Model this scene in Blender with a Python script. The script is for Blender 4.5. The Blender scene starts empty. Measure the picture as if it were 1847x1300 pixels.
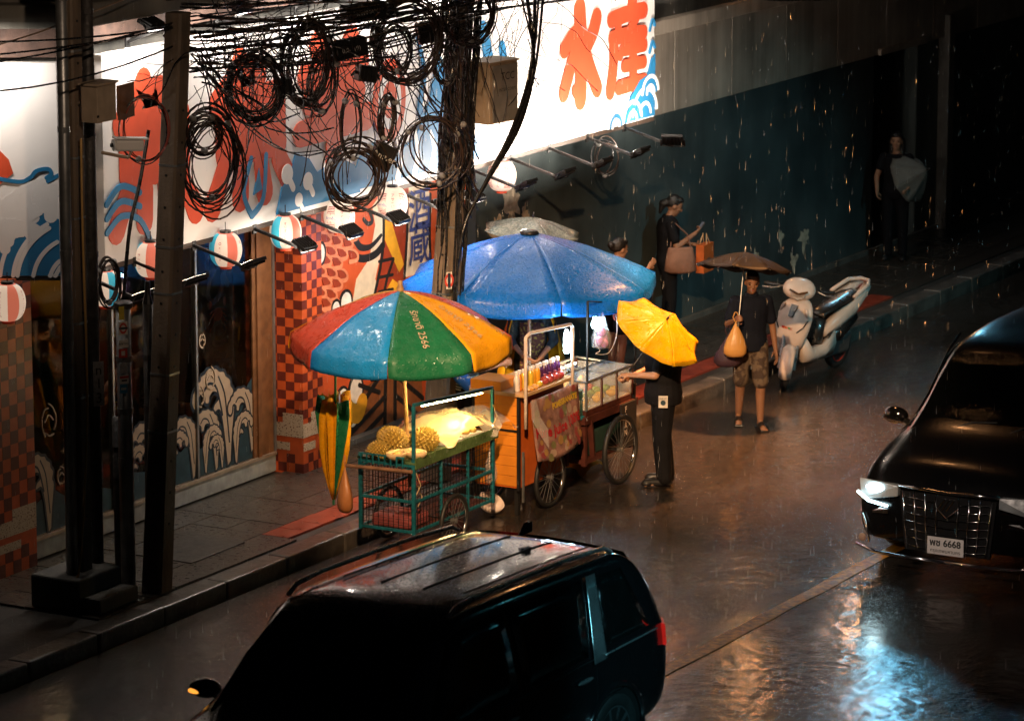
import bpy, bmesh, math, random
from mathutils import Vector, Matrix, Euler, noise
R = math.radians
random.seed(7)
SC = bpy.context.scene
COL = SC.collection

# ------------------------------------------------------------------ camera
IW, IH, FPX = 1847.0, 1300.0, 7200.0            # photograph size and focal length in its pixels
VPX, VPY = 5090.0, -855.0                       # where the street's lines meet
CH = 9.3                                        # eye height above the pavement (footbridge)
_th = math.atan((IH / 2 - VPY) / FPX)
_ph = math.atan((VPX - IW / 2) * math.cos(_th) / FPX)
CF = Vector((math.cos(_ph) * math.cos(_th), math.sin(_ph) * math.cos(_th), -math.sin(_th)))
CR = Vector((math.sin(_ph), -math.cos(_ph), 0))
CU = CR.cross(CF)
CP = Vector((0, 0, CH))
cam = bpy.data.cameras.new('camera')
cam.sensor_width = 36.0
cam.lens = FPX / IW * 36.0
cam.clip_start, cam.clip_end = 0.5, 600
cam.dof.use_dof = True
cam.dof.focus_distance = 37.5
cam.dof.aperture_fstop = 2.8
camo = bpy.data.objects.new('camera', cam)
COL.objects.link(camo)
camo.matrix_world = Matrix(((CR.x, CU.x, -CF.x, CP.x), (CR.y, CU.y, -CF.y, CP.y), (CR.z, CU.z, -CF.z, CP.z), (0, 0, 0, 1)))
SC.camera = camo
# ------------------------------------------------------------------ world: night sky
SC.world = bpy.data.worlds.new('World')
SC.world.use_nodes = True
_n = SC.world.node_tree.nodes
_sky = _n.new('ShaderNodeTexSky'); _sky.sky_type = 'NISHITA'; _sky.sun_disc = False
_sky.sun_elevation = R(-4); _sky.sun_rotation = R(200)
_bg = _n['Background']; _bg.inputs['Strength'].default_value = 0.05
SC.world.node_tree.links.new(_sky.outputs[0], _bg.inputs['Color'])
SC.view_settings.view_transform = 'Standard'
SC.view_settings.look = 'None'
SC.view_settings.exposure = 0.0
SC.view_settings.gamma = 1.0
SC.view_settings.use_curve_mapping = False
SC.cycles.max_bounces = 6
SC.cycles.diffuse_bounces = 3
SC.cycles.glossy_bounces = 3
SC.cycles.transmission_bounces = 5
SC.cycles.transparent_max_bounces = 8
SC.cycles.sample_clamp_indirect = 4.0
SC.cycles.caustics_reflective = False
SC.cycles.caustics_refractive = False
SC.cycles.use_denoising = True

ROAD = -0.15                                    # road level; the pavement is 0
def ray(px, py):
    return CF + CR * ((px - IW / 2) / FPX) + CU * ((IH / 2 - py) / FPX)
def onz(px, py, z=0.0):
    d = ray(px, py); return CP + d * ((z - CP.z) / d.z)
def ony(px, py, y):
    d = ray(px, py); return CP + d * ((y - CP.y) / d.y)
def onx(px, py, x):
    d = ray(px, py); return CP + d * ((x - CP.x) / d.x)
def V(*a): return Vector(a)

# ------------------------------------------------------------------ materials
def _nodes(name):
    m = bpy.data.materials.new(name); m.use_nodes = True
    nt = m.node_tree
    return m, nt, nt.nodes['Principled BSDF'], nt.nodes, nt.links
def rgba(c): return (c[0], c[1], c[2], 1.0)
_MC = {}
def M(name, col=(.5, .5, .5), rough=.55, metal=0.0, var=.18, scale=9.0, bump=0.0, bscale=70.0, coat=0.0,
      spec=.5, emit=None, estr=0.0, trans=0.0, ior=1.45, alpha=1.0, col2=None, rvar=.12, sss=0, coords='Object', sheen=0, thresh=None, drops=0.0, rband=None, dscale=75):
    if name in _MC: return _MC[name]
    m, nt, b, N, L = _nodes(name)
    tc = N.new('ShaderNodeTexCoord')
    nz = N.new('ShaderNodeTexNoise'); nz.inputs['Scale'].default_value = scale; nz.inputs['Detail'].default_value = 5
    L.new(tc.outputs[coords], nz.inputs['Vector'])
    rp = N.new('ShaderNodeValToRGB'); rp.color_ramp.elements[0].position = .3; rp.color_ramp.elements[1].position = .7
    if thresh: rp.color_ramp.elements[0].position, rp.color_ramp.elements[1].position = thresh
    c2 = col2 or tuple(min(1, x * (1 + var)) for x in col)
    c1 = col if col2 else tuple(x * (1 - var) for x in col)
    rp.color_ramp.elements[0].color = rgba(c1); rp.color_ramp.elements[1].color = rgba(c2)
    L.new(nz.outputs['Fac'], rp.inputs[0]); L.new(rp.outputs[0], b.inputs['Base Color'])
    if rvar:
        mr = N.new('ShaderNodeMapRange'); mr.inputs['To Min'].default_value = max(.02, rough - rvar); mr.inputs['To Max'].default_value = min(1, rough + rvar)
        if rband: mr.inputs['From Min'].default_value, mr.inputs['From Max'].default_value = rband
        n2 = N.new('ShaderNodeTexNoise'); n2.inputs['Scale'].default_value = scale * 2.3; n2.inputs['Detail'].default_value = 4
        L.new(tc.outputs[coords], n2.inputs['Vector']); L.new(n2.outputs['Fac'], mr.inputs['Value']); L.new(mr.outputs[0], b.inputs['Roughness'])
    else: b.inputs['Roughness'].default_value = rough
    b.inputs['Metallic'].default_value = metal
    b.inputs['IOR'].default_value = ior
    b.inputs['Specular IOR Level'].default_value = spec
    b.inputs['Coat Weight'].default_value = coat; b.inputs['Coat Roughness'].default_value = .06
    b.inputs['Transmission Weight'].default_value = trans
    b.inputs['Alpha'].default_value = alpha
    if sss: b.inputs['Subsurface Weight'].default_value = sss; b.inputs['Subsurface Radius'].default_value = (.012, .006, .004); b.inputs['Subsurface Scale'].default_value = .5
    if sheen: b.inputs['Sheen Weight'].default_value = sheen
    if emit: b.inputs['Emission Color'].default_value = rgba(emit); b.inputs['Emission Strength'].default_value = estr
    last = None
    if bump:
        n3 = N.new('ShaderNodeTexNoise'); n3.inputs['Scale'].default_value = bscale; n3.inputs['Detail'].default_value = 4
        L.new(tc.outputs[coords], n3.inputs['Vector'])
        bp = N.new('ShaderNodeBump'); bp.inputs['Strength'].default_value = bump; bp.inputs['Distance'].default_value = .01
        L.new(n3.outputs['Fac'], bp.inputs['Height']); last = bp
    if drops:                                    # rain drops standing on the surface
        vo = N.new('ShaderNodeTexVoronoi'); vo.inputs['Scale'].default_value = dscale; L.new(tc.outputs['Object'], vo.inputs['Vector'])
        r2 = N.new('ShaderNodeMapRange'); r2.inputs['From Min'].default_value = .05; r2.inputs['From Max'].default_value = .38; r2.inputs['To Min'].default_value = 1; r2.inputs['To Max'].default_value = 0
        L.new(vo.outputs['Distance'], r2.inputs['Value'])
        b2 = N.new('ShaderNodeBump'); b2.inputs['Strength'].default_value = drops; b2.inputs['Distance'].default_value = .006
        L.new(r2.outputs[0], b2.inputs['Height'])
        if last: L.new(last.outputs[0], b2.inputs['Normal'])
        last = b2
    if last:
        L.new(last.outputs[0], b.inputs['Normal'])
        if coat: L.new(last.outputs[0], b.inputs['Coat Normal'])
    _MC[name] = m
    return m

# ------------------------------------------------------------------ mesh builder
class MB:
    def __init__(s): s.v = []; s.f = []; s.mi = []; s.cur = 0
    def add(s, vs, fs):
        o = len(s.v); s.v += [Vector(p) for p in vs]
        for q in fs: s.f.append([i + o for i in q]); s.mi.append(s.cur)
        return s
    def box(s, c, size, rot=None):
        c = Vector(c); h = Vector(size) / 2
        if rot is None: T = Matrix.Identity(3)
        elif isinstance(rot, Matrix): T = rot
        else: T = Euler(rot).to_matrix()
        vs = [c + T @ Vector((x * h.x, y * h.y, z * h.z)) for x in (-1, 1) for y in (-1, 1) for z in (-1, 1)]
        return s.add(vs, [(0, 1, 3, 2), (4, 6, 7, 5), (0, 4, 5, 1), (2, 3, 7, 6), (0, 2, 6, 4), (1, 5, 7, 3)])
    def b2(s, x0, x1, y0, y1, z0, z1):
        return s.box(((x0 + x1) / 2, (y0 + y1) / 2, (z0 + z1) / 2), (abs(x1 - x0), abs(y1 - y0), abs(z1 - z0)))
    def bar(s, a, b, w, h=None, up=(0, 0, 1)):
        a, b = Vector(a), Vector(b); d = b - a; L = d.length; x = d.normalized(); u = Vector(up)
        if abs(x.dot(u)) > .98: u = Vector((1, 0, 0))
        y = u.cross(x).normalized(); z = x.cross(y)
        return s.box((a + b) / 2, (L, w, h or w), Matrix((x, y, z)).transposed())
    def tube(s, path, r, n=8, closed=False, cap=True):
        P = [Vector(p) for p in path]; k = len(P)
        rr = r if isinstance(r, (list, tuple)) else [r] * k
        T = []
        for i in range(k):
            a = P[(i - 1) % k] if (closed or i > 0) else P[i]; b = P[(i + 1) % k] if (closed or i < k - 1) else P[i]
            t = (b - a); T.append(t.normalized() if t.length > 1e-9 else Vector((0, 0, 1)))
        u = T[0].orthogonal().normalized()
        vs = []; fs = []
        for i in range(k):
            u = (u - T[i] * u.dot(T[i]))
            u = u.normalized() if u.length > 1e-6 else T[i].orthogonal().normalized()
            w = T[i].cross(u)
            for j in range(n):
                a = 2 * math.pi * j / n; vs.append(P[i] + (u * math.cos(a) + w * math.sin(a)) * rr[i])
        for i in range(k if closed else k - 1):
            for j in range(n):
                a0 = i * n + j; a1 = i * n + (j + 1) % n; i2 = (i + 1) % k
                fs.append((a0, a1, i2 * n + (j + 1) % n, i2 * n + j))
        if cap and not closed: fs += [tuple(reversed(range(n))), tuple(range((k - 1) * n, k * n))]
        return s.add(vs, fs)
    def lathe(s, prof, n=16, c=(0, 0, 0), T=None, sx=1.0, sy=1.0):
        c = Vector(c); vs = []; fs = []; k = len(prof)
        for r, z in prof:
            for j in range(n):
                a = 2 * math.pi * j / n; p = Vector((r * math.cos(a) * sx, r * math.sin(a) * sy, z))
                vs.append(c + (T @ p if T else p))
        for i in range(k - 1):
            for j in range(n):
                fs.append((i * n + j, i * n + (j + 1) % n, (i + 1) * n + (j + 1) % n, (i + 1) * n + j))
        if prof[0][0] > 1e-5: fs.append(tuple(reversed(range(n))))
        if prof[-1][0] > 1e-5: fs.append(tuple(range((k - 1) * n, k * n)))
        return s.add(vs, fs)
    def ell(s, c, r, nu=12, nv=8, T=None):
        r = r if isinstance(r, (tuple, list)) else (r, r, r)
        c = Vector(c); vs = []; fs = []
        for i in range(nv + 1):
            p = -math.pi / 2 + math.pi * i / nv
            for j in range(nu):
                a = 2 * math.pi * j / nu
                q = Vector((r[0] * math.cos(p) * math.cos(a), r[1] * math.cos(p) * math.sin(a), r[2] * math.sin(p)))
                vs.append(c + (T @ q if T else q))
        for i in range(nv):
            for j in range(nu): fs.append((i * nu + j, i * nu + (j + 1) % nu, (i + 1) * nu + (j + 1) % nu, (i + 1) * nu + j))
        return s.add(vs, fs)
    def cap(s, a, b, r0, r1, n=10):
        a, b = Vector(a), Vector(b)
        s.ell(a, r0 * .99, n, 6); s.ell(b, r1 * .99, n, 6); return s.tube([a, b], [r0, r1], n)
    def loft(s, rings, close=True, capends=True):
        n = len(rings[0]); vs = [p for r in rings for p in r]; fs = []
        for i in range(len(rings) - 1):
            for j in range(n if close else n - 1): fs.append((i * n + j, i * n + (j + 1) % n, (i + 1) * n + (j + 1) % n, (i + 1) * n + j))
        if capends: fs += [tuple(reversed(range(n))), tuple(range((len(rings) - 1) * n, len(rings) * n))]
        return s.add(vs, fs)
    def prism(s, poly, o, u, v, d):
        """flat polygon poly (u,v) at o, raised by d along u x v"""
        o, u, v = Vector(o), Vector(u), Vector(v); nn = u.cross(v).normalized(); k = len(poly)
        lo = [o + u * p[0] + v * p[1] for p in poly]; hi = [p + nn * d for p in lo]
        ar = sum(poly[i][0] * poly[(i + 1) % k][1] - poly[(i + 1) % k][0] * poly[i][1] for i in range(k))
        idx = list(range(k)) if ar > 0 else list(reversed(range(k)))
        fs = [[i + k for i in idx]] + [(idx[i], idx[(i + 1) % k], idx[(i + 1) % k] + k, idx[i] + k) for i in range(k)]
        return s.add(lo + hi, fs)
    def mesh(s, name, mats, smooth=False):
        me = bpy.data.meshes.new(name); me.from_pydata([tuple(p) for p in s.v], [], s.f)
        for m in (mats if isinstance(mats, (list, tuple)) else [mats]): me.materials.append(m)
        if any(s.mi): me.polygons.foreach_set('material_index', s.mi)
        if smooth: me.polygons.foreach_set('use_smooth', [True] * len(me.polygons))
        me.update(); return me
    def build(s, name, mats, parent=None, smooth=False, bevel=0, loc=None, remesh=0, sm=0, solid=0, subd=0, label=None, auto=False):
        me = s.mesh(name, mats, smooth)
        o = bpy.data.objects.new(name, me); COL.objects.link(o)
        if parent: o.parent = parent
        if loc is not None: o.location = loc
        if label: o['label'] = label
        if subd:
            md = o.modifiers.new('subsurf', 'SUBSURF'); md.levels = md.render_levels = subd
        if remesh:
            md = o.modifiers.new('remesh', 'REMESH'); md.mode = 'VOXEL'; md.voxel_size = remesh; md.use_smooth_shade = True
        if sm:
            md = o.modifiers.new('smooth', 'SMOOTH'); md.factor = .5; md.iterations = sm
        if solid:
            md = o.modifiers.new('solid', 'SOLIDIFY'); md.thickness = solid; md.offset = 0
        if bevel:
            md = o.modifiers.new('bevel', 'BEVEL'); md.width = bevel; md.segments = 2; md.limit_method = 'ANGLE'; md.angle_limit = R(40)
        return o

def thing(name, label, cat, loc=(0, 0, 0), rz=0.0, group=None):
    o = bpy.data.objects.new(name, None); COL.objects.link(o); o.empty_display_size = .1
    o.location = loc; o.rotation_euler = (0, 0, rz); o['label'] = label; o['category'] = cat
    if group: o['group'] = group
    return o
def tag(o, label, cat, group=None):
    o['label'] = label; o['category'] = cat
    if group: o['group'] = group
    return o
def struct(o): o['kind'] = 'structure'; return o
def stuff(o): o['kind'] = 'stuff'; return o
def inst(src, parent, loc=None, rot=None, scale=None):
    c = src.copy(); COL.objects.link(c); c.parent = parent
    if loc is not None: c.location = loc
    if rot is not None: c.rotation_euler = rot
    if scale is not None: c.scale = scale
    return c
def text_mesh(s, size=1.0, bold=0.0, res=3):
    """outline of a word as (verts2d, faces), centred"""
    c = bpy.data.curves.new('lettering', 'FONT'); c.body = s; c.size = size; c.resolution_u = res; c.offset = bold
    c.align_x = 'CENTER'; c.align_y = 'CENTER'; c.fill_mode = 'FRONT'
    o = bpy.data.objects.new('lettering', c); COL.objects.link(o)
    dg = bpy.context.evaluated_depsgraph_get(); me = bpy.data.meshes.new_from_object(o.evaluated_get(dg))
    vs = [(v.co.x, v.co.y) for v in me.vertices]; fs = [tuple(p.vertices) for p in me.polygons]
    COL.objects.unlink(o); bpy.data.objects.remove(o); bpy.data.curves.remove(c); bpy.data.meshes.remove(me)
    return vs, fs
def put_text(s, o, u, v, mat, parent, name='lettering', size=.1, bold=0.0, res=2, off=.002, wx=1.0):
    vs, fs = text_mesh(s, size, bold, res)
    o, u, v = Vector(o), Vector(u).normalized(), Vector(v).normalized(); nn = u.cross(v).normalized()
    mb = MB(); mb.add([o + u * (x * wx) + v * y + nn * off for x, y in vs], fs)
    return mb.build(name, mat, parent)
def smoothpts(pts, n=6, closed=False):
    """Catmull-Rom through pts (any dimension)"""
    P = [Vector(p) for p in pts]; k = len(P); out = []
    for i in range(k if closed else k - 1):
        if closed: a, b, c, d = P[(i - 1) % k], P[i], P[(i + 1) % k], P[(i + 2) % k]
        else: a, b, c, d = P[max(i - 1, 0)], P[i], P[i + 1], P[min(i + 2, k - 1)]
        for j in range(n):
            t = j / n
            out.append(.5 * ((2 * b) + (c - a) * t + (2 * a - 5 * b + 4 * c - d) * t * t + (3 * b - a - 3 * c + d) * t ** 3))
    if not closed: out.append(P[-1])
    return out
def stroke(pts, w, n=5, taper=None):
    """a brush stroke with round ends as one polygon"""
    P = smoothpts([(p[0], p[1], 0) for p in pts], n) if len(pts) > 2 else [Vector((p[0], p[1], 0)) for p in pts]
    k = len(P); ws = [w * (taper[0] + (taper[1] - taper[0]) * i / (k - 1)) if taper else w for i in range(k)]
    Lf, Rt = [], []
    for i in range(k):
        t = (P[min(i + 1, k - 1)] - P[max(i - 1, 0)]).normalized(); nn = Vector((-t.y, t.x, 0))
        Lf.append(P[i] + nn * ws[i] / 2); Rt.append(P[i] - nn * ws[i] / 2)
    def capend(c, t, r):
        a0 = math.atan2(t.y, t.x); return [c + Vector((math.cos(a0 + x), math.sin(a0 + x), 0)) * r for x in (R(60), R(30), 0, R(-30), R(-60))]
    t1 = (P[-1] - P[-2]).normalized(); t0 = (P[0] - P[1]).normalized()
    poly = Lf + capend(P[-1], t1, ws[-1] / 2) + Rt[::-1] + capend(P[0], t0, ws[0] / 2)
    return [(p.x, p.y) for p in poly]
def ellpts(cx, cy, rx, ry, n=18, a0=0, a1=360):
    full = abs(a1 - a0) >= 360
    return [(cx + rx * math.cos(R(a0 + (a1 - a0) * i / (n if full else n - 1))), cy + ry * math.sin(R(a0 + (a1 - a0) * i / (n if full else n - 1)))) for i in range(n)]
# ================================================================== THE SETTING
U, UP = Vector((1, 0, 0)), Vector((0, 0, 1))
class Decal:
    """flat painted shapes on a plane, each a hair prouder than the one before"""
    def __init__(s, o, u=U, v=UP, d0=.0012, step=.00015):
        s.o, s.u, s.v, s.d, s.step, s.mbs = Vector(o), Vector(u), Vector(v), d0, step, {}
        s.n = s.u.cross(s.v).normalized()
    def uv(s, px, py):                                   # pixel of the wall seen in the photograph -> wall coordinates
        d = ray(px, py); p = CP + d * ((s.o - CP).dot(s.n) / d.dot(s.n)) - s.o
        return (p.dot(s.u), p.dot(s.v))
    def px(s, pts): return [s.uv(*p) for p in pts]
    auto = False; piece = 0
    def new(s): s.piece += 1
    def poly(s, key, poly):
        if s.auto: s.piece += 1
        s.mbs.setdefault((key, s.piece), MB()).prism(poly, s.o, s.u, s.v, s.d); s.d += s.step
    def stroke(s, key, pts, w, n=5, taper=None): s.poly(key, stroke(pts, w, n, taper))
    def build(s, parent, names, mats, label=None):
        Mi = (Matrix.Translation(parent.location) @ Matrix.Rotation(parent.rotation_euler.z, 4, 'Z')).inverted()
        for (k, _), mb in s.mbs.items(): mb.v = [Mi @ q for q in mb.v]; mb.build(names.get(k, k), mats[k], parent)

# ---- materials of the place
def mat_asphalt():
    m, nt, b, N, L = _nodes('wet_asphalt')
    tc = N.new('ShaderNodeTexCoord')
    mp = N.new('ShaderNodeMapping'); mp.inputs['Scale'].default_value = (.45, 1.1, 1); L.new(tc.outputs['Object'], mp.inputs[0])
    big = N.new('ShaderNodeTexNoise'); big.inputs['Scale'].default_value = .8; big.inputs['Detail'].default_value = 9; big.inputs['Roughness'].default_value = .72; L.new(mp.outputs[0], big.inputs['Vector'])
    rp = N.new('ShaderNodeMapRange'); rp.inputs['From Min'].default_value = .35; rp.inputs['From Max'].default_value = .68; rp.inputs['To Min'].default_value = .08; rp.inputs['To Max'].default_value = .28
    L.new(big.outputs['Fac'], rp.inputs['Value']); L.new(rp.outputs[0], b.inputs['Roughness'])
    fine = N.new('ShaderNodeTexNoise'); fine.inputs['Scale'].default_value = 24; fine.inputs['Detail'].default_value = 5; fine.inputs['Roughness'].default_value = .7; L.new(tc.outputs['Object'], fine.inputs['Vector'])
    vor = N.new('ShaderNodeTexVoronoi'); vor.inputs['Scale'].default_value = 34; L.new(tc.outputs['Object'], vor.inputs['Vector'])
    cr = N.new('ShaderNodeValToRGB'); cr.color_ramp.elements[0].position = .3; cr.color_ramp.elements[1].position = .75
    cr.color_ramp.elements[0].color = (.003, .0028, .0026, 1); cr.color_ramp.elements[1].color = (.060, .049, .040, 1)
    L.new(fine.outputs['Fac'], cr.inputs[0]); L.new(cr.outputs[0], b.inputs['Base Color'])
    ad = N.new('ShaderNodeMath'); ad.operation = 'ADD'; L.new(vor.outputs['Distance'], ad.inputs[0]); L.new(fine.outputs['Fac'], ad.inputs[1])
    mid = N.new('ShaderNodeTexNoise'); mid.inputs['Scale'].default_value = 15; mid.inputs['Detail'].default_value = 8; mid.inputs['Roughness'].default_value = .75; L.new(tc.outputs['Object'], mid.inputs['Vector'])
    m3 = N.new('ShaderNodeMath'); m3.operation = 'MULTIPLY_ADD'; m3.inputs[1].default_value = .6; L.new(mid.outputs['Fac'], m3.inputs[0]); L.new(ad.outputs[0], m3.inputs[2])
    bp = N.new('ShaderNodeBump'); bp.inputs['Strength'].default_value = 1.0; bp.inputs['Distance'].default_value = .0052; L.new(m3.outputs[0], bp.inputs['Height'])
    rip = N.new('ShaderNodeTexNoise'); rip.inputs['Scale'].default_value = 5; rip.inputs['Detail'].default_value = 3; L.new(tc.outputs['Object'], rip.inputs['Vector'])
    b2 = N.new('ShaderNodeBump'); b2.inputs['Strength'].default_value = .25; b2.inputs['Distance'].default_value = .02
    L.new(rip.outputs['Fac'], b2.inputs['Height']); L.new(bp.outputs[0], b2.inputs['Normal']); L.new(b2.outputs[0], b.inputs['Normal'])
    b.inputs['Specular IOR Level'].default_value = .6
    cw = N.new('ShaderNodeMapRange'); cw.inputs['From Min'].default_value = .40; cw.inputs['From Max'].default_value = .60; cw.inputs['To Min'].default_value = 1.0; cw.inputs['To Max'].default_value = .30; L.new(big.outputs['Fac'], cw.inputs['Value']); L.new(cw.outputs[0], b.inputs['Coat Weight'])
    b.inputs['Coat Roughness'].default_value = .17; b.inputs['Coat IOR'].default_value = 1.4   # film of water
    return m
def mat_streaky(name, c1, c2, rough, sx=3.0, sz=.35, bump=.1):
    """concrete or render with dirt running down it"""
    m, nt, b, N, L = _nodes(name)
    tc = N.new('ShaderNodeTexCoord'); mp = N.new('ShaderNodeMapping'); mp.inputs['Scale'].default_value = (sx, sx, sz)
    L.new(tc.outputs['Object'], mp.inputs[0])
    a = N.new('ShaderNodeTexNoise'); a.inputs['Scale'].default_value = 1.0; a.inputs['Detail'].default_value = 7; a.inputs['Roughness'].default_value = .65; L.new(mp.outputs[0], a.inputs['Vector'])
    f = N.new('ShaderNodeTexNoise'); f.inputs['Scale'].default_value = 1.3; f.inputs['Detail'].default_value = 6; L.new(tc.outputs['Object'], f.inputs['Vector'])
    mx = N.new('ShaderNodeMath'); mx.operation = 'ADD'; L.new(a.outputs['Fac'], mx.inputs[0]); L.new(f.outputs['Fac'], mx.inputs[1])
    rp = N.new('ShaderNodeValToRGB'); rp.color_ramp.elements[0].position = .36; rp.color_ramp.elements[1].position = .66
    hf = N.new('ShaderNodeMath'); hf.operation = 'MULTIPLY'; hf.inputs[1].default_value = .5; L.new(mx.outputs[0], hf.inputs[0])
    rp.color_ramp.elements[0].color = rgba(c1); rp.color_ramp.elements[1].color = rgba(c2)
    L.new(hf.outputs[0], rp.inputs[0]); L.new(rp.outputs[0], b.inputs['Base Color'])
    b.inputs['Roughness'].default_value = rough
    g = N.new('ShaderNodeTexNoise'); g.inputs['Scale'].default_value = 40; g.inputs['Detail'].default_value = 4; L.new(tc.outputs['Object'], g.inputs['Vector'])
    bp = N.new('ShaderNodeBump'); bp.inputs['Strength'].default_value = bump; bp.inputs['Distance'].default_value = .02; L.new(g.outputs['Fac'], bp.inputs['Height']); L.new(bp.outputs[0], b.inputs['Normal'])
    return m
m_asph = mat_asphalt()
m_paver = M('wet_paver', (.046, .038, .031), .32, coat=.45, var=.4, scale=3, bump=.35, bscale=45, rvar=.2, coords='Generated')
m_red = M('red_paver', (.30, .05, .025), .34, coat=.45, var=.25, scale=5, bump=.2, bscale=60, rvar=.2)
m_kerb = M('kerb_concrete', (.10, .088, .076), .38, coat=.35, var=.45, scale=5, bump=.7, bscale=28, rvar=.2)
m_conc = mat_streaky('stained_concrete', (.05, .05, .045), (.19, .18, .15), .75)
m_conc2 = mat_streaky('dark_stained_concrete', (.03, .032, .032), (.16, .15, .13), .75)
m_teal = mat_streaky('teal_render', (.024, .034, .037), (.085, .110, .110), .5, 1.6, .3, .12)
m_clad = mat_streaky('beige_cladding', (.18, .15, .12), (.46, .39, .32), .55, 5.0, .18, .05)
m_black = M('black_metal', (.018, .018, .018), .42, .3, bump=.1)
m_blackp = M('black_plastic', (.014, .014, .015), .35)
m_steel = M('galvanised_steel', (.30, .31, .31), .38, .75, var=.3, scale=6, bump=.1)
m_rubber = M('tyre_rubber', (.016, .016, .016), .5, bump=.25, bscale=120)
m_chrome = M('chrome', (.75, .75, .76), .14, 1.0, var=.05, rvar=.05)
m_white = M('white_vinyl', (.78, .76, .74), .45, var=.04, scale=1.2)
m_yline = M('yellow_road_paint', (.62, .28, .02), .34, coat=.4, var=.5, scale=14, bump=.3)

# ---- ground
def rough_road():
    """the near carriageway as a fine uneven sheet of wet aggregate, sunk into the flat road slab"""
    import numpy as np
    x0, x1, y0, y1, st = 23.2, 44.0, 11.6, 19.34, .033
    nx, ny = int((x1 - x0) / st) + 1, int((y1 - y0) / st) + 1; g = np.random.default_rng(5)
    def octave(cx, cy, amp):
        a, b = int((x1 - x0) / cx) + 3, int((y1 - y0) / cy) + 3; r = g.uniform(-1, 1, (a, b))
        fx = np.arange(nx) * st / cx; fy = np.arange(ny) * st / cy; ix, iy = fx.astype(int), fy.astype(int); tx = (fx - ix); ty = (fy - iy); tx = (tx * tx * (3 - 2 * tx))[:, None]; ty = (ty * ty * (3 - 2 * ty))[None, :]
        q = lambda i, j: r[np.ix_(ix + i, iy + j)]
        return amp * ((q(0, 0) * (1 - tx) + q(1, 0) * tx) * (1 - ty) + (q(0, 1) * (1 - tx) + q(1, 1) * tx) * ty)
    wet = np.clip(.62 + octave(1.5, .8, .75) + octave(.45, .3, .4), .40, 1.4)       # hollows that hold water stay smooth
    h = octave(.9, .5, .0026) + (octave(.22, .13, .0010) + octave(.075, .066, .0018) + g.uniform(-1, 1, (nx, ny)) * .0015) * wet
    X, Y = np.meshgrid(x0 + np.arange(nx) * st, y0 + np.arange(ny) * st, indexing='ij')
    co = np.stack([X, Y, ROAD - .004 + h], -1).reshape(-1, 3).astype('f')
    i, j = np.meshgrid(np.arange(nx - 1), np.arange(ny - 1), indexing='ij'); a = (i * ny + j).ravel(); f = np.stack([a, a + ny, a + ny + 1, a + 1], -1).astype('i')
    me = bpy.data.meshes.new('road'); me.vertices.add(len(co)); me.vertices.foreach_set('co', co.ravel()); me.loops.add(f.size); me.loops.foreach_set('vertex_index', f.ravel())
    me.polygons.add(len(f)); me.polygons.foreach_set('loop_start', np.arange(0, f.size, 4)); me.update(calc_edges=True); me.polygons.foreach_set('use_smooth', [True] * len(f)); me.materials.append(m_asph); me.validate()
    o = bpy.data.objects.new('road', me); COL.objects.link(o); return struct(o)
rd = rough_road()
rb_ = MB()
for q in ((8, 23.2, -60, 19.34), (44.0, 150, -60, 19.34), (23.2, 44.0, -60, 11.6)): rb_.add([(q[0], q[2], ROAD - .004), (q[1], q[2], ROAD - .004), (q[1], q[3], ROAD - .004), (q[0], q[3], ROAD - .004)], [(0, 1, 2, 3)])
o_ = rb_.build('road', m_asph); struct(o_)
def paint(y, x0, x1, w, name):
    mb = MB(); n = int((x1 - x0) / .35); rnd = random.Random(3)
    top = [(x0 + i * (x1 - x0) / n, y + w / 2 + rnd.uniform(-.012, .012)) for i in range(n + 1)]
    bot = [(x0 + i * (x1 - x0) / n, y - w / 2 + rnd.uniform(-.012, .012)) for i in range(n + 1)]
    vs = [(a, b, ROAD + .0022) for a, b in top] + [(a, b, ROAD + .0022) for a, b in bot]
    mb.add(vs, [(i, n + 1 + i, n + 2 + i, i + 1) for i in range(n)]); o = mb.build(name, m_yline); o.parent = rd; return o
paint(14.86, 26.5, 80, .15, 'lane_line')
# pavement: bed, pavers, red guide tiles, kerb stones
pv = struct(MB().b2(22, 110, 19.55, 23.0, ROAD - .1, -.022).build('pavement', M('paver_joint', (.035, .032, .028), .5, bump=.4)))
rnd = random.Random(11)
pm = MB().box((0, 0, 0), (.392, .392, .05)).mesh('paver', m_paver)
rows = [(20.05 + .2 + .4 * k) for k in range(3)]
def paver(me, x, y, jit=1.0):
    o = bpy.data.objects.new('paver', me); COL.objects.link(o); o.parent = pv
    o.location = (x, y, -.025 + rnd.uniform(-.003, .003) * jit); o.rotation_euler = (rnd.uniform(-.006, .006), rnd.uniform(-.006, .006), rnd.uniform(-.004, .004)); return o
x = 27.6; k = 0
while x < 48.4:
    for j, y in enumerate(rows): paver(pm, x, y)
    x += .4; k += 1
rm = MB().box((0, 0, 0), (.294, .294, .05)).mesh('paver', m_red)
x = 30.75
while x < 44.5:
    paver(rm, x, 19.895); x += .3
x = 27.6
while x < 30.4:
    paver(pm, x, 19.85); x += .4
stuff(MB().b2(44.4, 105, 19.75, 21.2, -.05, -.004).build('paver_field', m_paver, pv))
stuff(MB().b2(48.4, 105, 20.045, 21.2, -.02, 0.0).build('paver_field', m_paver, pv))
dk = M('access_cover_iron', (.055, .05, .045), .4, .3, var=.3, bump=.3)
cov = MB().b2(29.35, 30.25, 20.0, 20.62, -.01, .012)
covo = tag(cov.build('access_cover', dk, bevel=.004), 'rusty rectangular access cover set in the pavement beside the kerb', 'cover')
for hx in (29.62, 29.98):
    MB().lathe([(0, .0125), (.03, .0125), (.035, .0145), (.0, .0145)], 12, (hx, 20.31, 0)).build('lifting_hole', m_blackp, covo)
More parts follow.
